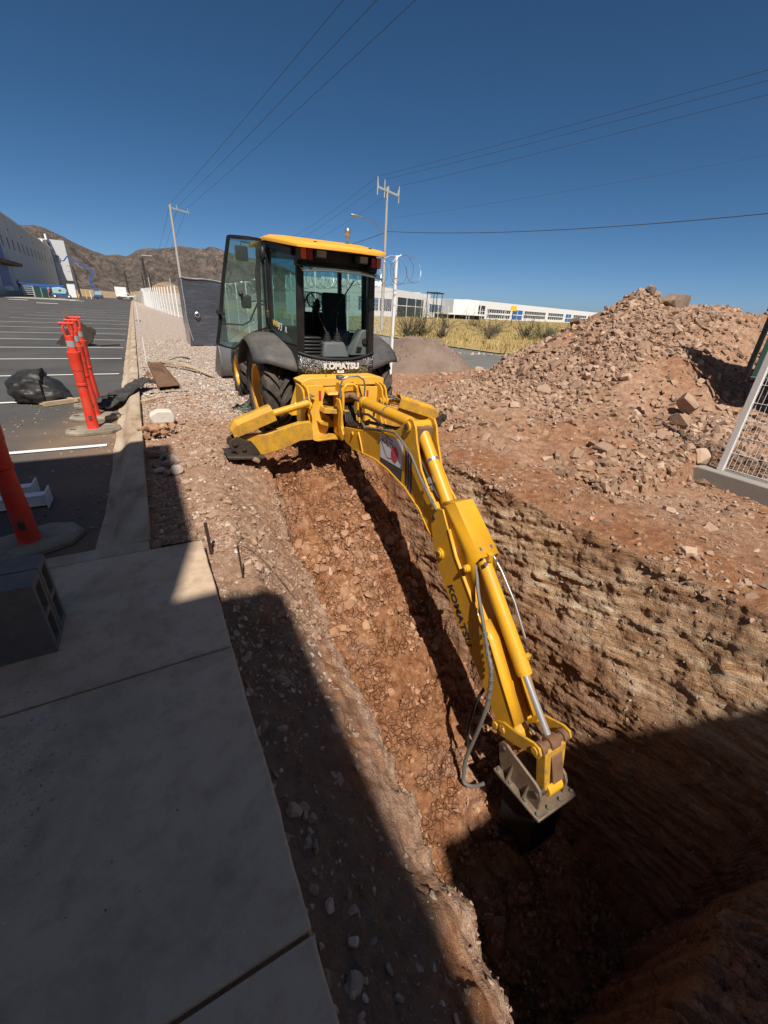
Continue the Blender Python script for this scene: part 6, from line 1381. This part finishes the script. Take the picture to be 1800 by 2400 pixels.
# ---------------------------------------------------------------- small grey gravel heap by the road
hx = np.linspace(5.9, 11.0, 110); hy = np.linspace(9.2, 14.5, 110); HX2, HY2 = np.meshgrid(hx, hy)
q = np.minimum(np.hypot((HX2-7.85)/1.36, (HY2-11.9)/1.45), 9); hh = 1.65*np.clip(1-q*.62, -1, 1); hh = np.minimum(hh, 1.16+.07*fbm(HX2, HY2, 0, 3)); hh = hh+.05*fbm(HX2*1.5, HY2*1.5, 0, 4)+.015*fbm(HX2*9, HY2*9, 2, 3)-.34
MAT['gravel_heap'] = soil('grey_pink_gravel', (.22, .155, .12), (.30, .22, .18), (.38, .29, .24), 1.2, .8)
idx = np.arange(HX2.size).reshape(HX2.shape); F_ = np.stack([idx[:-1, :-1], idx[:-1, 1:], idx[1:, 1:], idx[1:, :-1]], -1).reshape(-1, 4); kp_ = (hh.ravel()[F_] > -.34).any(1)
gh = thing('gravel_heap', (8, 11.9, -.33), 'smooth low heap of grey-pink gravel beside the road behind the fence end', 'gravel heap')
npobj('heap_body', np.stack([HX2, HY2, hh], -1).reshape(-1, 3), F_[kp_], 'gravel_heap', gh, True)
rr = np.random.default_rng(31); sel = rr.choice(np.flatnonzero(hh.ravel() > -.3), 1500); PP = np.stack([HX2, HY2, hh+.005], -1).reshape(-1, 3)[sel]
stone_mass('gravel', PP+rr.normal(size=(1500, 3))*[.03, .03, 0], np.tile([0, 0, 1.], (1500, 1)), .008+.03*rr.random(1500)**4, 'rock', gh, rr)
# ---------------------------------------------------------------- power poles and wires
def pole(name, x, y, z0, h, r_, label, arm=None, mat='pole_conc'):
    t = thing(name, (x, y, z0), label, 'power pole', 'power poles')
    MB().cyl((x, y, z0), (x, y, z0+h), r_, 10, r_*.6).obj('shaft', mat, t, smooth=50)
    if arm:
        (ax0, ax1, ay) = arm; z = z0+h-.25
        MB().bar((x+ax0, y+ay*ax0, z), (x+ax1, y+ay*ax1, z), .10, .14).obj('crossarm', mat if mat == 'dark_pole' else 'grey_arm', t)
        for u in (ax0+.1, (ax0+ax1)/2 if ax0 < -.3 else ax0+.7, ax1-.1): MB().cyl((x+u, y+ay*u, z+.05), (x+u, y+ay*u, z+.35), .05, 8, .03).obj('insulator', 'pole_conc', t)
    return t
MAT['grey_arm'] = flat('pale_steel_crossarm', (.45, .48, .46), .5, .2, .1, 3)
pole('power_pole', 4.95, 56, -.4, 10.5, .16, 'concrete power pole with one-sided crossarm rising behind the wrapped cabinet', (0, 1.9, .8))
pr_ = pole('power_pole', 19.4, 36, -.35, 10.7, .15, 'concrete power pole with crossarm and street lamp to the right of the cab', (-1.2, 1.5, .5))
for u in (-1.2, -.35, 1.5): MB().bar((19.4+u, 36+.5*u, 9.6), (19.4+u, 36+.5*u, 10.75), .07, .07).obj('arm_bracket', 'grey_arm', pr_)
sl_ = thing('street_lamp', (19.3, 36, 7.2), 'street lamp on a curved arm fixed to the power pole right of the cab', 'street lamp')
MB().tube(smooth_path([(19.35, 36, 7.2), (18.5, 36, 7.75), (17.6, 36, 8.05), (16.9, 36, 8.1)], 5), .035, 6).obj('arm', 'steel', sl_, smooth=60)
MB().box(16.2, 16.95, 35.85, 36.15, 8.05, 8.2).obj('lamp_head', 'steel', sl_, bevel=.05)
def wire(pts, r_, lb, grp):
    tag(MB().tube(pts, r_, 5, False).obj('power_line', 'cable', None, smooth=0), lb, 'power line', grp)
def sag(a, b_, s, n_=24):
    a = Vector(a); b_ = Vector(b_); return [a.lerp(b_, i/n_)-Vector((0, 0, 4*s*(i/n_)*(1-i/n_))) for i in range(n_+1)]
nm = ('left', 'middle', 'right')
for i, (p, q) in enumerate((((5.0, 56.0, 10.2), (6.9, 15.5, 10.1)), ((5.8, 56.6, 10.2), (7.7, 15.2, 10.1)), ((6.7, 57.3, 10.2), (8.6, 15.0, 10.1)))):
    e = Vector(q)+(Vector(q)-Vector(p))*1.1; wire(sag(p, e, .5), .009, nm[i]+' one of the three lines running overhead from the left power pole', 'lines overhead from the left pole')
    wire(sag(p, (p[0]+.6+.1*i, 150, 8.6), 1.0), .014, nm[i]+' one of the three lines running away behind the left power pole', 'lines behind the left pole')
for i, (p, q) in enumerate((((18.2, 35.4, 10.75), (20.6, 11.1, 10.0)), ((19.05, 35.8, 10.75), (21.4, 11.4, 10.0)), ((20.9, 36.75, 10.75), (22.6, 11.8, 10.0)))):
    e = Vector(q)+(Vector(q)-Vector(p))*1.3; wire(sag(p, e, .35), .009, nm[i]+' one of the three lines leaving the right power pole towards the right edge', 'lines right of the right pole')
    wire(sag(p, (p[0]+4.5+.6*i, 95, 10.4), .9), .011, nm[i]+' one of the three lines running away to the left behind the right power pole', 'lines behind the right pole')
wire(sag((19.45, 36, 7.4), (28.5, -4, 6.8), .9), .02, 'thick black cable sagging from the right power pole to the right edge', 'thick cable')
wire(sag((19.35, 36, 7.3), (21, 80, 7.4), .4), .022, 'thick black cable continuing behind the right power pole', 'thick cable')
wire(sag((20.0, 36, 8.4), (33, 12, 10.4), .2), .008, 'faint thin line above the thick cable on the right', 'thin line')
for i, (x, h, lean, lb) in enumerate(((-14.8, 8.6, .3, 'dark pole left of the raised blue lift arm'), (-.8, 8.0, .2, 'dark pole rising behind the white box truck'), (4.1, 7.6, .1, 'short dark pole just left of the tall lamp post'), (4.9, 12.6, .1, 'tall dark lamp post with a short arm at the fence end'), (6.4, 8.4, .2, 'dark pole just right of the tall lamp post'), (5.6, 7.0, -.2, 'thin pale pole at the fence end'), (12.3, 7.2, -.1, 'pale wooden pole standing behind the slatted fence'))):
    t = thing('far_pole', (x, 180, .3), lb, 'pole', 'far poles before the mountains'); m_ = 'dark_pole' if i < 5 else 'pole_conc'
    MB().cyl((x, 180, .3), (x-lean, 180, .3+h), .26, 6, .18).obj('shaft', m_, t)
    if i == 3: MB().bar((x, 180, 13.7), (x+3.2, 180, 13.8), .2, .25).obj('lamp_arm', 'pole_conc', t); MB().cyl((x+.9, 180, .3), (x+.1, 180, 13.2), .2, 6, .15).obj('stay', 'dark_pole', t)
for i in range(2): wire([(-17, 182, 9.0-1.6*i), (-5, 182, 7.6-1.3*i), (4, 182, 6.6-1.0*i), (16, 182, 5.6-1.2*i)], .06, ('upper' if i == 0 else 'lower')+' pale line crossing in front of the mountains', 'lines before the mountains')
# ---------------------------------------------------------------- warehouse on the left
wh = thing('warehouse', (-34, 150, 0), 'long pale grey warehouse with slit windows and blue stripes at the left edge', 'warehouse')
zt = lambda y: 17.3-(y-147)*.022
ye = [70, 78, 86, 94, 102, 110, 118, 126, 134, 142, 150, 158, 166, 174, 182, 190, 198, 206, 214, 221]
for a, c in zip(ye[:-1], ye[1:]):
    m_ = 'wall_panel'
    MB().hexa([(-60, a+.12, 1), (-24, a+.12, 1), (-24, c-.12, 1), (-60, c-.12, 1), (-60, a+.12, zt(a)), (-24, a+.12, zt(a)), (-24, c-.12, zt(c)), (-60, c-.12, zt(c))]).obj('wall_panel', 'wall_grey', wh, smooth=0)
MB().box(-60, -24.25, 70, 221, 1, 15.2).obj('wall_core', 'concrete_dark', wh)
b = MB(); b.hexa([(-24.3, 70, zt(70)), (-23.8, 70, zt(70)), (-23.8, 221.5, zt(221)), (-24.3, 221.5, zt(221)), (-24.3, 70, zt(70)+.4), (-23.8, 70, zt(70)+.4), (-23.8, 221.5, zt(221)+.4), (-24.3, 221.5, zt(221)+.4)]); b.obj('parapet', 'wall_white', wh)
for y in (139.8, 146, 151.6, 157.9, 163.5, 169.5, 176, 181.8, 188.1, 193.8, 200.4, 213.5): MB().box(-24.1, -23.93, y-.55, y+.55, 10.2, 12.5).obj('window', 'window_dark', wh)
for y in (150, 166, 182, 205): MB().box(-24.1, -23.93, y-.5, y+.5, 14.2, 14.6).obj('vent', 'window_dark', wh)
MB().box(-24.3, -23.9, 128, 136.8, 2, 10.8).obj('blue_panel', 'blue', wh); MB().box(-23.9, -21.8, 122, 141.5, 6.3, 7.0).obj('canopy', 'rusty', wh)
MB().box(-24.2, -23.85, 219.6, 221.3, 2, 19.6).obj('blue_panel', 'blue', wh); MB().box(-30, -19.5, 222, 236, 1, 18.9).obj('wall', 'wall_grey', wh)
b = MB(); b.hexa([(-24.4, 204, 16.4), (-23.9, 204, 16.4), (-23.9, 221, 16.6), (-24.4, 221, 16.6), (-24.4, 204, 17.2), (-23.9, 204, 17.2), (-23.9, 216, 18.3), (-24.4, 216, 18.3)]); b.box(-24.4, -23.9, 215.5, 219.4, 16.6, 20); b.obj('raised_parapet', 'wall_white', wh)
MB().box(-60, -22.5, 60, 240, -.5, 1.2).obj('loading_dock', 'concrete_dark', wh)
MB().prism([(-26.5, 2.1), (-23.2, 2.1), (-22.6, .1), (-26.5, .1)], 128, 131, 'y').obj('ramp_wall', 'wall_white', wh)
ap = MB(); ap.box(-40, -10, 106, 128, .08, .16); tag(ap.obj('pale_apron', 'concrete'), kind='structure')
# people
def person(x, y, z, h, label, top, legs, hat=None, lean=0., armup=False):
    t = thing('person', (x, y, z), label, 'person'); k = h/1.75
    vs = [(0, 0, .93), (0, 0, 1.15), (0, 0, 1.38), (0, .0, 1.50), (0, .01, 1.62), (.19, 0, 1.40), (.26, .02, 1.14), (.25, .12, .90), (-.19, 0, 1.40), (-.26, .02, 1.14), (-.25, .12, .90), (.10, 0, .90), (.12, .02, .48), (.12, 0, .05), (.12, .12, .03), (-.10, 0, .90), (-.13, -.03, .48), (-.14, -.04, .05), (-.14, .08, .03)]
    ed = [(0, 1), (1, 2), (2, 3), (3, 4), (2, 5), (5, 6), (6, 7), (2, 8), (8, 9), (9, 10), (0, 11), (11, 12), (12, 13), (13, 14), (0, 15), (15, 16), (16, 17), (17, 18)]
    rd = [.15, .14, .15, .06, .10, .07, .05, .04, .07, .05, .04, .10, .065, .05, .04, .10, .065, .05, .04]
    me = bpy.data.meshes.new('body'); me.from_pydata([(a*k+lean*c*.2, b_*k, c*k) for a, b_, c in vs], ed, []); o = bpy.data.objects.new('body', me); COL.objects.link(o); o.parent = t
    me.materials.append(MAT[legs]); md = o.modifiers.new('skin', 'SKIN'); md.use_smooth_shade = True
    for i, s in enumerate(me.skin_vertices[0].data): s.radius = (rd[i]*k, rd[i]*k)
    me.skin_vertices[0].data[0].use_root = True; q = o.modifiers.new('s', 'SUBSURF'); q.levels = 1; q.render_levels = 1
    MB().lathe([(1.0*k, .165*k), (1.2*k, .17*k), (1.42*k, .17*k), (1.47*k, .07*k)], (x+lean*.25, y, z), (0, 0, 1), 12).obj('shirt', top, t, smooth=60)
    MB().sphere((x+lean*.33, y, z+1.64*k), .105*k, 12, 8, (1, 1.1, 1.2)).obj('head', 'skin', t, smooth=60)
    if hat: MB().lathe([(0, .13*k), (.02, .12*k), (.09*k, .08*k), (.11*k, .001)], (x+lean*.33, y, z+1.68*k), (0, 0, 1), 12).obj('hard_hat', hat, t, smooth=60)
    return t
person(-15.3, 120, .25, 1.85, 'worker in white hard hat and red vest standing beside the blue lift', 'cloth_red', 'cloth_dark', 'hard_hat')
person(-21.9, 131.5, 1.25, 2.3, 'worker in orange and dark clothes on the loading dock at the far left', 'cloth_red', 'cloth_dark')
# lifts
def wheel(b, x, y, z, r_, w_=.35, ax=(0, 1, 0)): b.lathe([(-w_/2, .001), (-w_/2, r_*.9), (-w_/2+.05, r_), (w_/2-.05, r_), (w_/2, r_*.9), (w_/2, .001)], (x, y, z), ax, 14)
l1 = thing('boom_lift', (-15.5, 122, .2), 'blue boom lift with folded arm and pale counterweight parked by the warehouse', 'boom lift', 'blue boom lifts')
MB().box(-15.2, -12.2, 121, 123, .65, 1.1).obj('chassis', 'lift_blue', l1, bevel=.06)
for x in (-14.6, -12.1):
    b = MB(); wheel(b, x, 120.9, .62, .42); b.obj('wheel', 'rubber', l1); b = MB(); wheel(b, x, 120.7, .62, .2, .1); b.obj('hub', 'wall_white', l1)
MB().prism([(-14.9, 1.1), (-12.5, 1.1), (-12.3, 1.7), (-12.6, 2.2), (-13.6, 2.35), (-14.8, 2.2)], 120.9, 123, 'y').obj('counterweight', 'lift_pale', l1, bevel=.08)
MB().box(-13.7, -13.3, 120.85, 120.9, 1.6, 1.9).obj('vent', 'window_dark', l1)
MB().bar((-12.8, 122, 2.55), (-19.0, 122, 2.55), .35, .4).obj('arm', 'lift_blue', l1); MB().bar((-13.2, 121.8, 2.15), (-17.0, 121.8, 2.1), .3, .3).obj('lower_arm', 'lift_blue', l1); MB().bar((-19.0, 122, 2.5), (-20.3, 122, 2.9), .2, .2).obj('jib', 'lift_blue', l1)
l2 = thing('boom_lift', (-8.1, 150, .3), 'blue boom lift raised high against the warehouse end wall', 'boom lift', 'blue boom lifts')
MB().box(-9.2, -7.2, 149, 151, .5, 1.2).obj('chassis', 'lift_blue', l2, bevel=.06); MB().box(-9.0, -7.3, 149.2, 150.8, 1.2, 2.0).obj('turret', 'lift_pale', l2, bevel=.06)
b = MB(); wheel(b, -7.5, 149, .65, .42); b.obj('wheel', 'rubber', l2); b = MB(); wheel(b, -9.0, 149, .65, .42); b.obj('wheel', 'rubber', l2)
for p, q, w_ in (((-8.0, 150, 1.9), (-9.6, 150, 4.2), .42), ((-9.6, 150, 4.2), (-8.1, 150, 6.7), .38), ((-8.1, 150, 7.0), (-13.3, 150, 9.8), .32), ((-13.3, 150, 9.8), (-14.2, 150, 8.7), .25), ((-14.2, 150, 8.7), (-15.0, 150, 8.8), .2)): MB().bar(p, q, w_, w_).obj('arm', 'lift_blue', l2)
b = MB(); b.box(-16.1, -14.9, 149.4, 150.6, 8.3, 8.4); b.obj('basket_floor', 'dark_steel', l2)
for (x, y) in ((-16.1, 149.4), (-14.9, 149.4), (-16.1, 150.6), (-14.9, 150.6)): MB().cyl((x, y, 8.3), (x, y, 9.4), .05, 6).obj('basket_rail', 'dark_steel', l2)
for z in (8.9, 9.4): MB().bar((-16.1, 149.4, z), (-14.9, 149.4, z), .08, .08).obj('basket_rail', 'dark_steel', l2)
person(-15.7, 150, 8.4, 1.8, 'left dark-clothed worker in the raised lift basket', 'cloth_dark', 'cloth_dark'); person(-15.25, 150.1, 8.4, 1.7, 'right dark-clothed worker in the raised lift basket', 'cloth_dark', 'cloth_dark')
# trucks and small site things
tk = thing('box_truck', (-2.7, 152, .4), 'white box trailer with upright cargo box behind the pickup', 'box truck'); MB().box(-4.1, -1.3, 151, 154, 1.0, 3.5).obj('cargo_box', 'wall_white', tk, bevel=.05); MB().box(-4.1, -1.5, 151, 154, .75, 1.0).obj('frame', 'dark_steel', tk); b = MB(); wheel(b, -3.6, 151, .8, .4); wheel(b, -2.9, 151, .8, .4); tag(b.obj('wheels', 'rubber', tk), kind='stuff')
pk = thing('pickup', (-1.2, 148, .4), 'white utility pickup with a small crane parked at the end of the lot', 'pickup')
MB().prism([(-3.9, 1.0), (.3, 1.0), (.35, 1.25), (-.5, 1.4), (-.85, 1.95), (-2.0, 1.95), (-2.1, 1.45), (-3.9, 1.45)], 147, 148.8, 'y').obj('body', 'wall_white', pk, bevel=.08)
MB().prism([(-.6, 1.42), (-.9, 1.85), (-1.3, 1.85), (-1.3, 1.42)], 146.97, 147, 'y').obj('window', 'window_dark', pk)
for x in (-.3, -3.1): b = MB(); wheel(b, x, 147, .82, .38, .3); b.obj('wheel', 'rubber', pk)
MB().bar((-3.6, 148, 1.6), (-1.6, 148, 2.3), .15, .2).obj('crane_arm', 'wall_white', pk)
for i, (x, y, w_, h, m_, lb, cat) in enumerate(((-12.6, 135, 1.6, 3.4, 'wall_white', 'tall white machine housing just right of the first lift', 'machine'), (-8.8, 152, .9, 2.0, 'grey_arm', 'pale cylinder tank left of the raised lift', 'tank'), (.6, 150, .7, 1.4, 'lift_pale', 'small teal drum at the end of the kerb', 'drum'))):
    t = thing(cat if cat != 'machine' else 'machine_housing', (x, y, .2), lb, cat); MB().box(x-w_/2, x+w_/2, y-.6, y+.6, .3, .3+h).obj('housing', m_, t, bevel=.12)
    if i == 0: MB().box(x-w_/2-.9, x+w_/2, y-.9, y+.6, .3+h, .55+h).obj('roof', 'dark_steel', t)
for i, (x, lb) in enumerate(((-11.2, 'leftmost pale stake on the far edge of the lot'), (-9.6, 'middle pale stake on the far edge of the lot'), (-8.7, 'rightmost pale stake, close to the raised lift'))): tag(MB().box(x-.07, x+.07, 130, 130.1, .3, 2.1).obj('stake', 'sticker_yellow' if i < 2 else 'pvc'), lb, 'stake', 'far stakes')
ld = thing('stacked_frames', (-20, 128, .2), 'stack of pale metal frames leaning in front of the loading dock', 'metal frames')
for k in range(5): MB().box(-20.9, -19.1, 127.9, 128, .6+.4*k, .72+.4*k).obj('rail', 'grey_arm', ld)
for x in (-20.9, -19.2): MB().box(x, x+.12, 127.85, 128.02, .2, 2.4).obj('upright', 'grey_arm', ld)
t = thing('screen_fence', (-17.6, 127, .2), 'dark mesh screen standing between the frames and the lift', 'screen'); MB().box(-18.9, -16.4, 127, 127.1, .2, 2.2).obj('screen', 'screen_green', t); 
for x in (-18.9, -17.6, -16.4): MB().box(x-.05, x+.05, 126.95, 127.0, .2, 2.3).obj('post', 'grey_arm', t)
# white solid end stretch of the fence
t = thing('screened_fence', (2.2, 92, 0), 'white sheeted stretch of fence at the far end of the gravel strip', 'fence')
for i in range(6):
    a = (1.35+.30*i, 108-5*i); c = (1.35+.30*(i+1), 108-5*(i+1)); MB().hexa([(a[0], a[1], fz(*a)-.6), (c[0], c[1], fz(*c)-.6), (c[0]+.06, c[1], fz(*c)-.6), (a[0]+.06, a[1], fz(*a)-.6), (a[0], a[1], fz(*a)+2.4), (c[0], c[1], fz(*c)+2.5), (c[0]+.06, c[1], fz(*c)+2.5), (a[0]+.06, a[1], fz(*a)+2.4)]).obj('sheet', 'wall_white', t)
# ---------------------------------------------------------------- office building
ob = thing('office_building', (130, 140, -1), 'long white two-storey building with rows of small windows beyond the dry field', 'building')
def facade(p, q, z0, z1, depth, segs, nm='wall'):
    P_ = Vector((p[0], p[1], 0)); Q = Vector((q[0], q[1], 0)); d = (Q-P_); Ln = d.length; d.normalize(); n_ = Vector((d.y, -d.x, 0))
    if n_.dot(-P_) < 0: n_ = -n_
    def quad(s0, s1, za, zb_, o0, o1, name, mat, par):
        a = P_+d*s0*Ln; c = P_+d*s1*Ln; pts = []
        for z in (za, zb_): pts += [tuple(a+n_*o0+Vector((0, 0, z))), tuple(c+n_*o0+Vector((0, 0, z))), tuple(c+n_*o1+Vector((0, 0, z))), tuple(a+n_*o1+Vector((0, 0, z)))]
        return MB().hexa(pts).obj(name, mat, par, smooth=0)
    w_ = quad(0, 1, z0, z1, -depth, 0, nm, 'wall_white', ob)
    for s in segs:
        s0, s1, kind = s[:3]
        if kind == 'win':
            n2, rows = s[3], s[4]
            for zr, hh_ in rows:
                quad(s0, s1, zr+hh_+.1, zr+hh_+.45, 0, .05, 'band', 'blue' if len(s) > 5 else 'window_dark', ob)
                for i in range(n2):
                    a = s0+(s1-s0)*(i+.12)/n2; c = s0+(s1-s0)*(i+.88)/n2; quad(a, c, zr, zr+hh_, 0, .06, 'window', 'window_dark', ob)
        elif kind == 'glass':
            quad(s0, s1, z0, z1-1.9, 0, .08, 'curtain_wall', 'window_dark', ob)
            for i in range(4): a = s0+(s1-s0)*i/3; quad(a-.0015, a+.0015, z0, z1-1.8, .08, .2, 'mullion', 'wall_white', ob)
            quad(s0, s1, z1-4.2, z1-4.0, .08, .15, 'mullion', 'wall_white', ob)
        elif kind == 'blue':
            for zz_ in (1.0, 3.4):
                for i in range(2): quad(s0+(s1-s0)*(i+.05)/2, s0+(s1-s0)*(i+.95)/2, zz_-.9, zz_+1.0, 0, .06, 'blue_window', 'blue', ob)
    return P_, d, Ln, n_
facade((31, 94), (66, 116.5), -1.5, 7.0, 4, [(.02, .45, 'win', 14, [(3.2, .6), (2.2, .6), (1.2, .6)]), (.55, .80, 'win', 8, [(3.2, .6), (2.2, .6), (1.2, .6)], 'b'), (.82, .99, 'win', 6, [(3.2, .6), (2.2, .6), (1.2, .6)], 'b')])
facade((66, 116.5), (92, 135.5), -1.5, 6.9, 6, [(.10, .80, 'glass')])
facade((91, 138), (117, 161), -1.5, 6.0, 8, [(.05, .95, 'win', 12, [(2.9, .8), (1.6, .8)], 'b')])
facade((124, 154), (321, 229), -1.5, 7.0, 40, [(.01, .075, 'glass'), (.085, .20, 'win', 11, [(2.6, .9), (.4, .9)]), (.21, .27, 'blue'), (.28, .42, 'win', 13, [(2.9, .9), (1.0, .9)]), (.44, .56, 'win', 8, [(2.9, .9), (1.0, .9)]), (.58, .63, 'blue'), (.65, .78, 'win', 7, [(2.9, .9), (1.0, .9)]), (.80, .84, 'blue'), (.86, .98, 'win', 6, [(2.9, .9), (1.0, .9)])])
MB().box(112, 125, 148, 156, -1.5, 6.5).obj('link_wall', 'wall_white', ob)
MB().box(44, 62, 116, 128, 7, 8.4).obj('roof_plant', 'wall_white', ob); MB().box(80, 92, 142, 150, 6.8, 7.6).obj('roof_plant', 'wall_white', ob)
MB().box(98, 116, 132, 142, 1.1, 1.6).obj('entrance_canopy', 'wall_white', ob); MB().box(99, 116, 136, 142, -1.5, 1.1).obj('entrance_glass', 'window_dark', ob)
tw = thing('steel_gantry', (77, 112, -1), 'dark open steel frame tower in front of the white building', 'steel frame')
for (x, y) in ((75, 112), (79.4, 115), (77, 110), (81, 113)): MB().cyl((x, y, -1), (x, y, 6.6), .10, 5).obj('column', 'dark_pole', tw)
MB().hexa([(74.6, 112, 6.4), (77, 109.6, 6.4), (81.6, 113, 6.4), (79.4, 115.6, 6.4), (74.6, 112, 6.7), (77, 109.6, 6.7), (81.6, 113, 6.7), (79.4, 115.6, 6.7)]).obj('top_frame', 'dark_pole', tw)
rr = np.random.default_rng(40)
for i in range(12):
    px = 66+i*2.9; y = 100+.3*i+rr.uniform(-2, 2); h = rr.uniform(3.0, 6.2)
    tag(MB().cyl((px, y, -1), (px, y, -1+h), .07, 5).obj('flagpole', 'white_paint', None), ('first', 'second', 'third', 'fourth', 'fifth', 'sixth', 'seventh', 'eighth', 'ninth', 'tenth', 'eleventh', 'last')[i]+' from the left of the bare white poles before the white building', 'pole', 'bare white poles before the white building')
sg = thing('yellow_sign', (68.5, 70, -.6), 'small yellow sign board on a thin post in the dry field', 'sign'); MB().prism([(67.7, 2.6), (69.3, 2.6), (69.3, 3.1), (69.1, 3.5), (67.9, 3.5), (67.7, 3.1)], 70, 70.1, 'y').obj('board', 'sticker_yellow', sg); MB().cyl((68.5, 70.1, -.6), (68.5, 70.1, 2.7), .08, 5).obj('post', 'dark_pole', sg)
# ---------------------------------------------------------------- bushes of the field
def bush(x, y, r_, h, seed, label, dry):
    t = thing('bush', (x, y, -.3), label, 'bush', 'thorn bushes in the dry field'); q = np.random.default_rng(seed); b = MB(); V = []; F = []; c = 0
    for k in range(34):
        a = q.uniform(0, 6.28); el_ = q.uniform(.35, 1.4); Ln = r_*q.uniform(.6, 1.1); p = Vector((x+q.normal()*.12, y+q.normal()*.12, -.3)); d = Vector((math.cos(a)*math.cos(el_), math.sin(a)*math.cos(el_), math.sin(el_)*h/r_))
        pts = [p]; 
        for s in range(4): d = (d+Vector(q.normal(size=3))*.22); pts.append(pts[-1]+d*Ln*.27)
        b.tube(pts, [.035, .028, .02, .014, .008], 4, False)
        for s in range(46 if not dry else 18):
            i = 1+q.integers(4); u = q.random(); o = pts[i-1].lerp(pts[i], u)+Vector(q.normal(size=3))*.16; w_ = q.uniform(.03, .075); e = Vector(q.normal(size=3)).normalized(); f = e.orthogonal().normalized()
            V += [tuple(o-e*w_), tuple(o+f*w_*.5), tuple(o+e*w_), tuple(o-f*w_*.5)]; F.append((c, c+1, c+2, c+3)); c += 4
    b.obj('branches', 'bark', t, smooth=0); tag(npobj('foliage', V, F, 'leaf_dry' if dry else 'leaf', t), kind='stuff')
bush(18.9, 30.5, 1.5, 2.0, 1, 'dense grey bush directly right of the fence end post', False); bush(20.6, 31.2, 1.5, 2.1, 2, 'second grey bush, touching the first one beside the fence post', False)
bush(21.5, 29.5, 1.2, 1.5, 3, 'leafless small bush at the road edge behind the gravel heap', True); bush(33, 36, 1.6, 1.2, 4, 'low brown bush in the middle of the dry grass', True)
bush(31, 29.5, 1.9, 1.7, 5, 'largest spreading bush near the rock heap slope', False); bush(34.5, 31, 1.6, 1.5, 6, 'bush just right of the largest spreading bush', False); bush(31.5, 35, 2.2, 1.7, 7, 'dark green bush behind the largest one', False)
bush(44, 35, 1.5, 1.4, 8, 'small green bush farther right near the heap edge', False); bush(50, 38, 1.5, 1.3, 9, 'last small bush before the rock heap hides the field', False); bush(27, 30, 1.0, .8, 10, 'tiny brown shrub in front of the yellow grass', True); bush(38, 33, 1.3, 1.1, 11, 'rounded olive bush between two larger ones', False); bush(37, 50, 3.0, 1.6, 12, 'broad dark bush mass in the back of the field', False); bush(50, 60, 3.2, 1.7, 13, 'far dark bush mass before the white building', False)
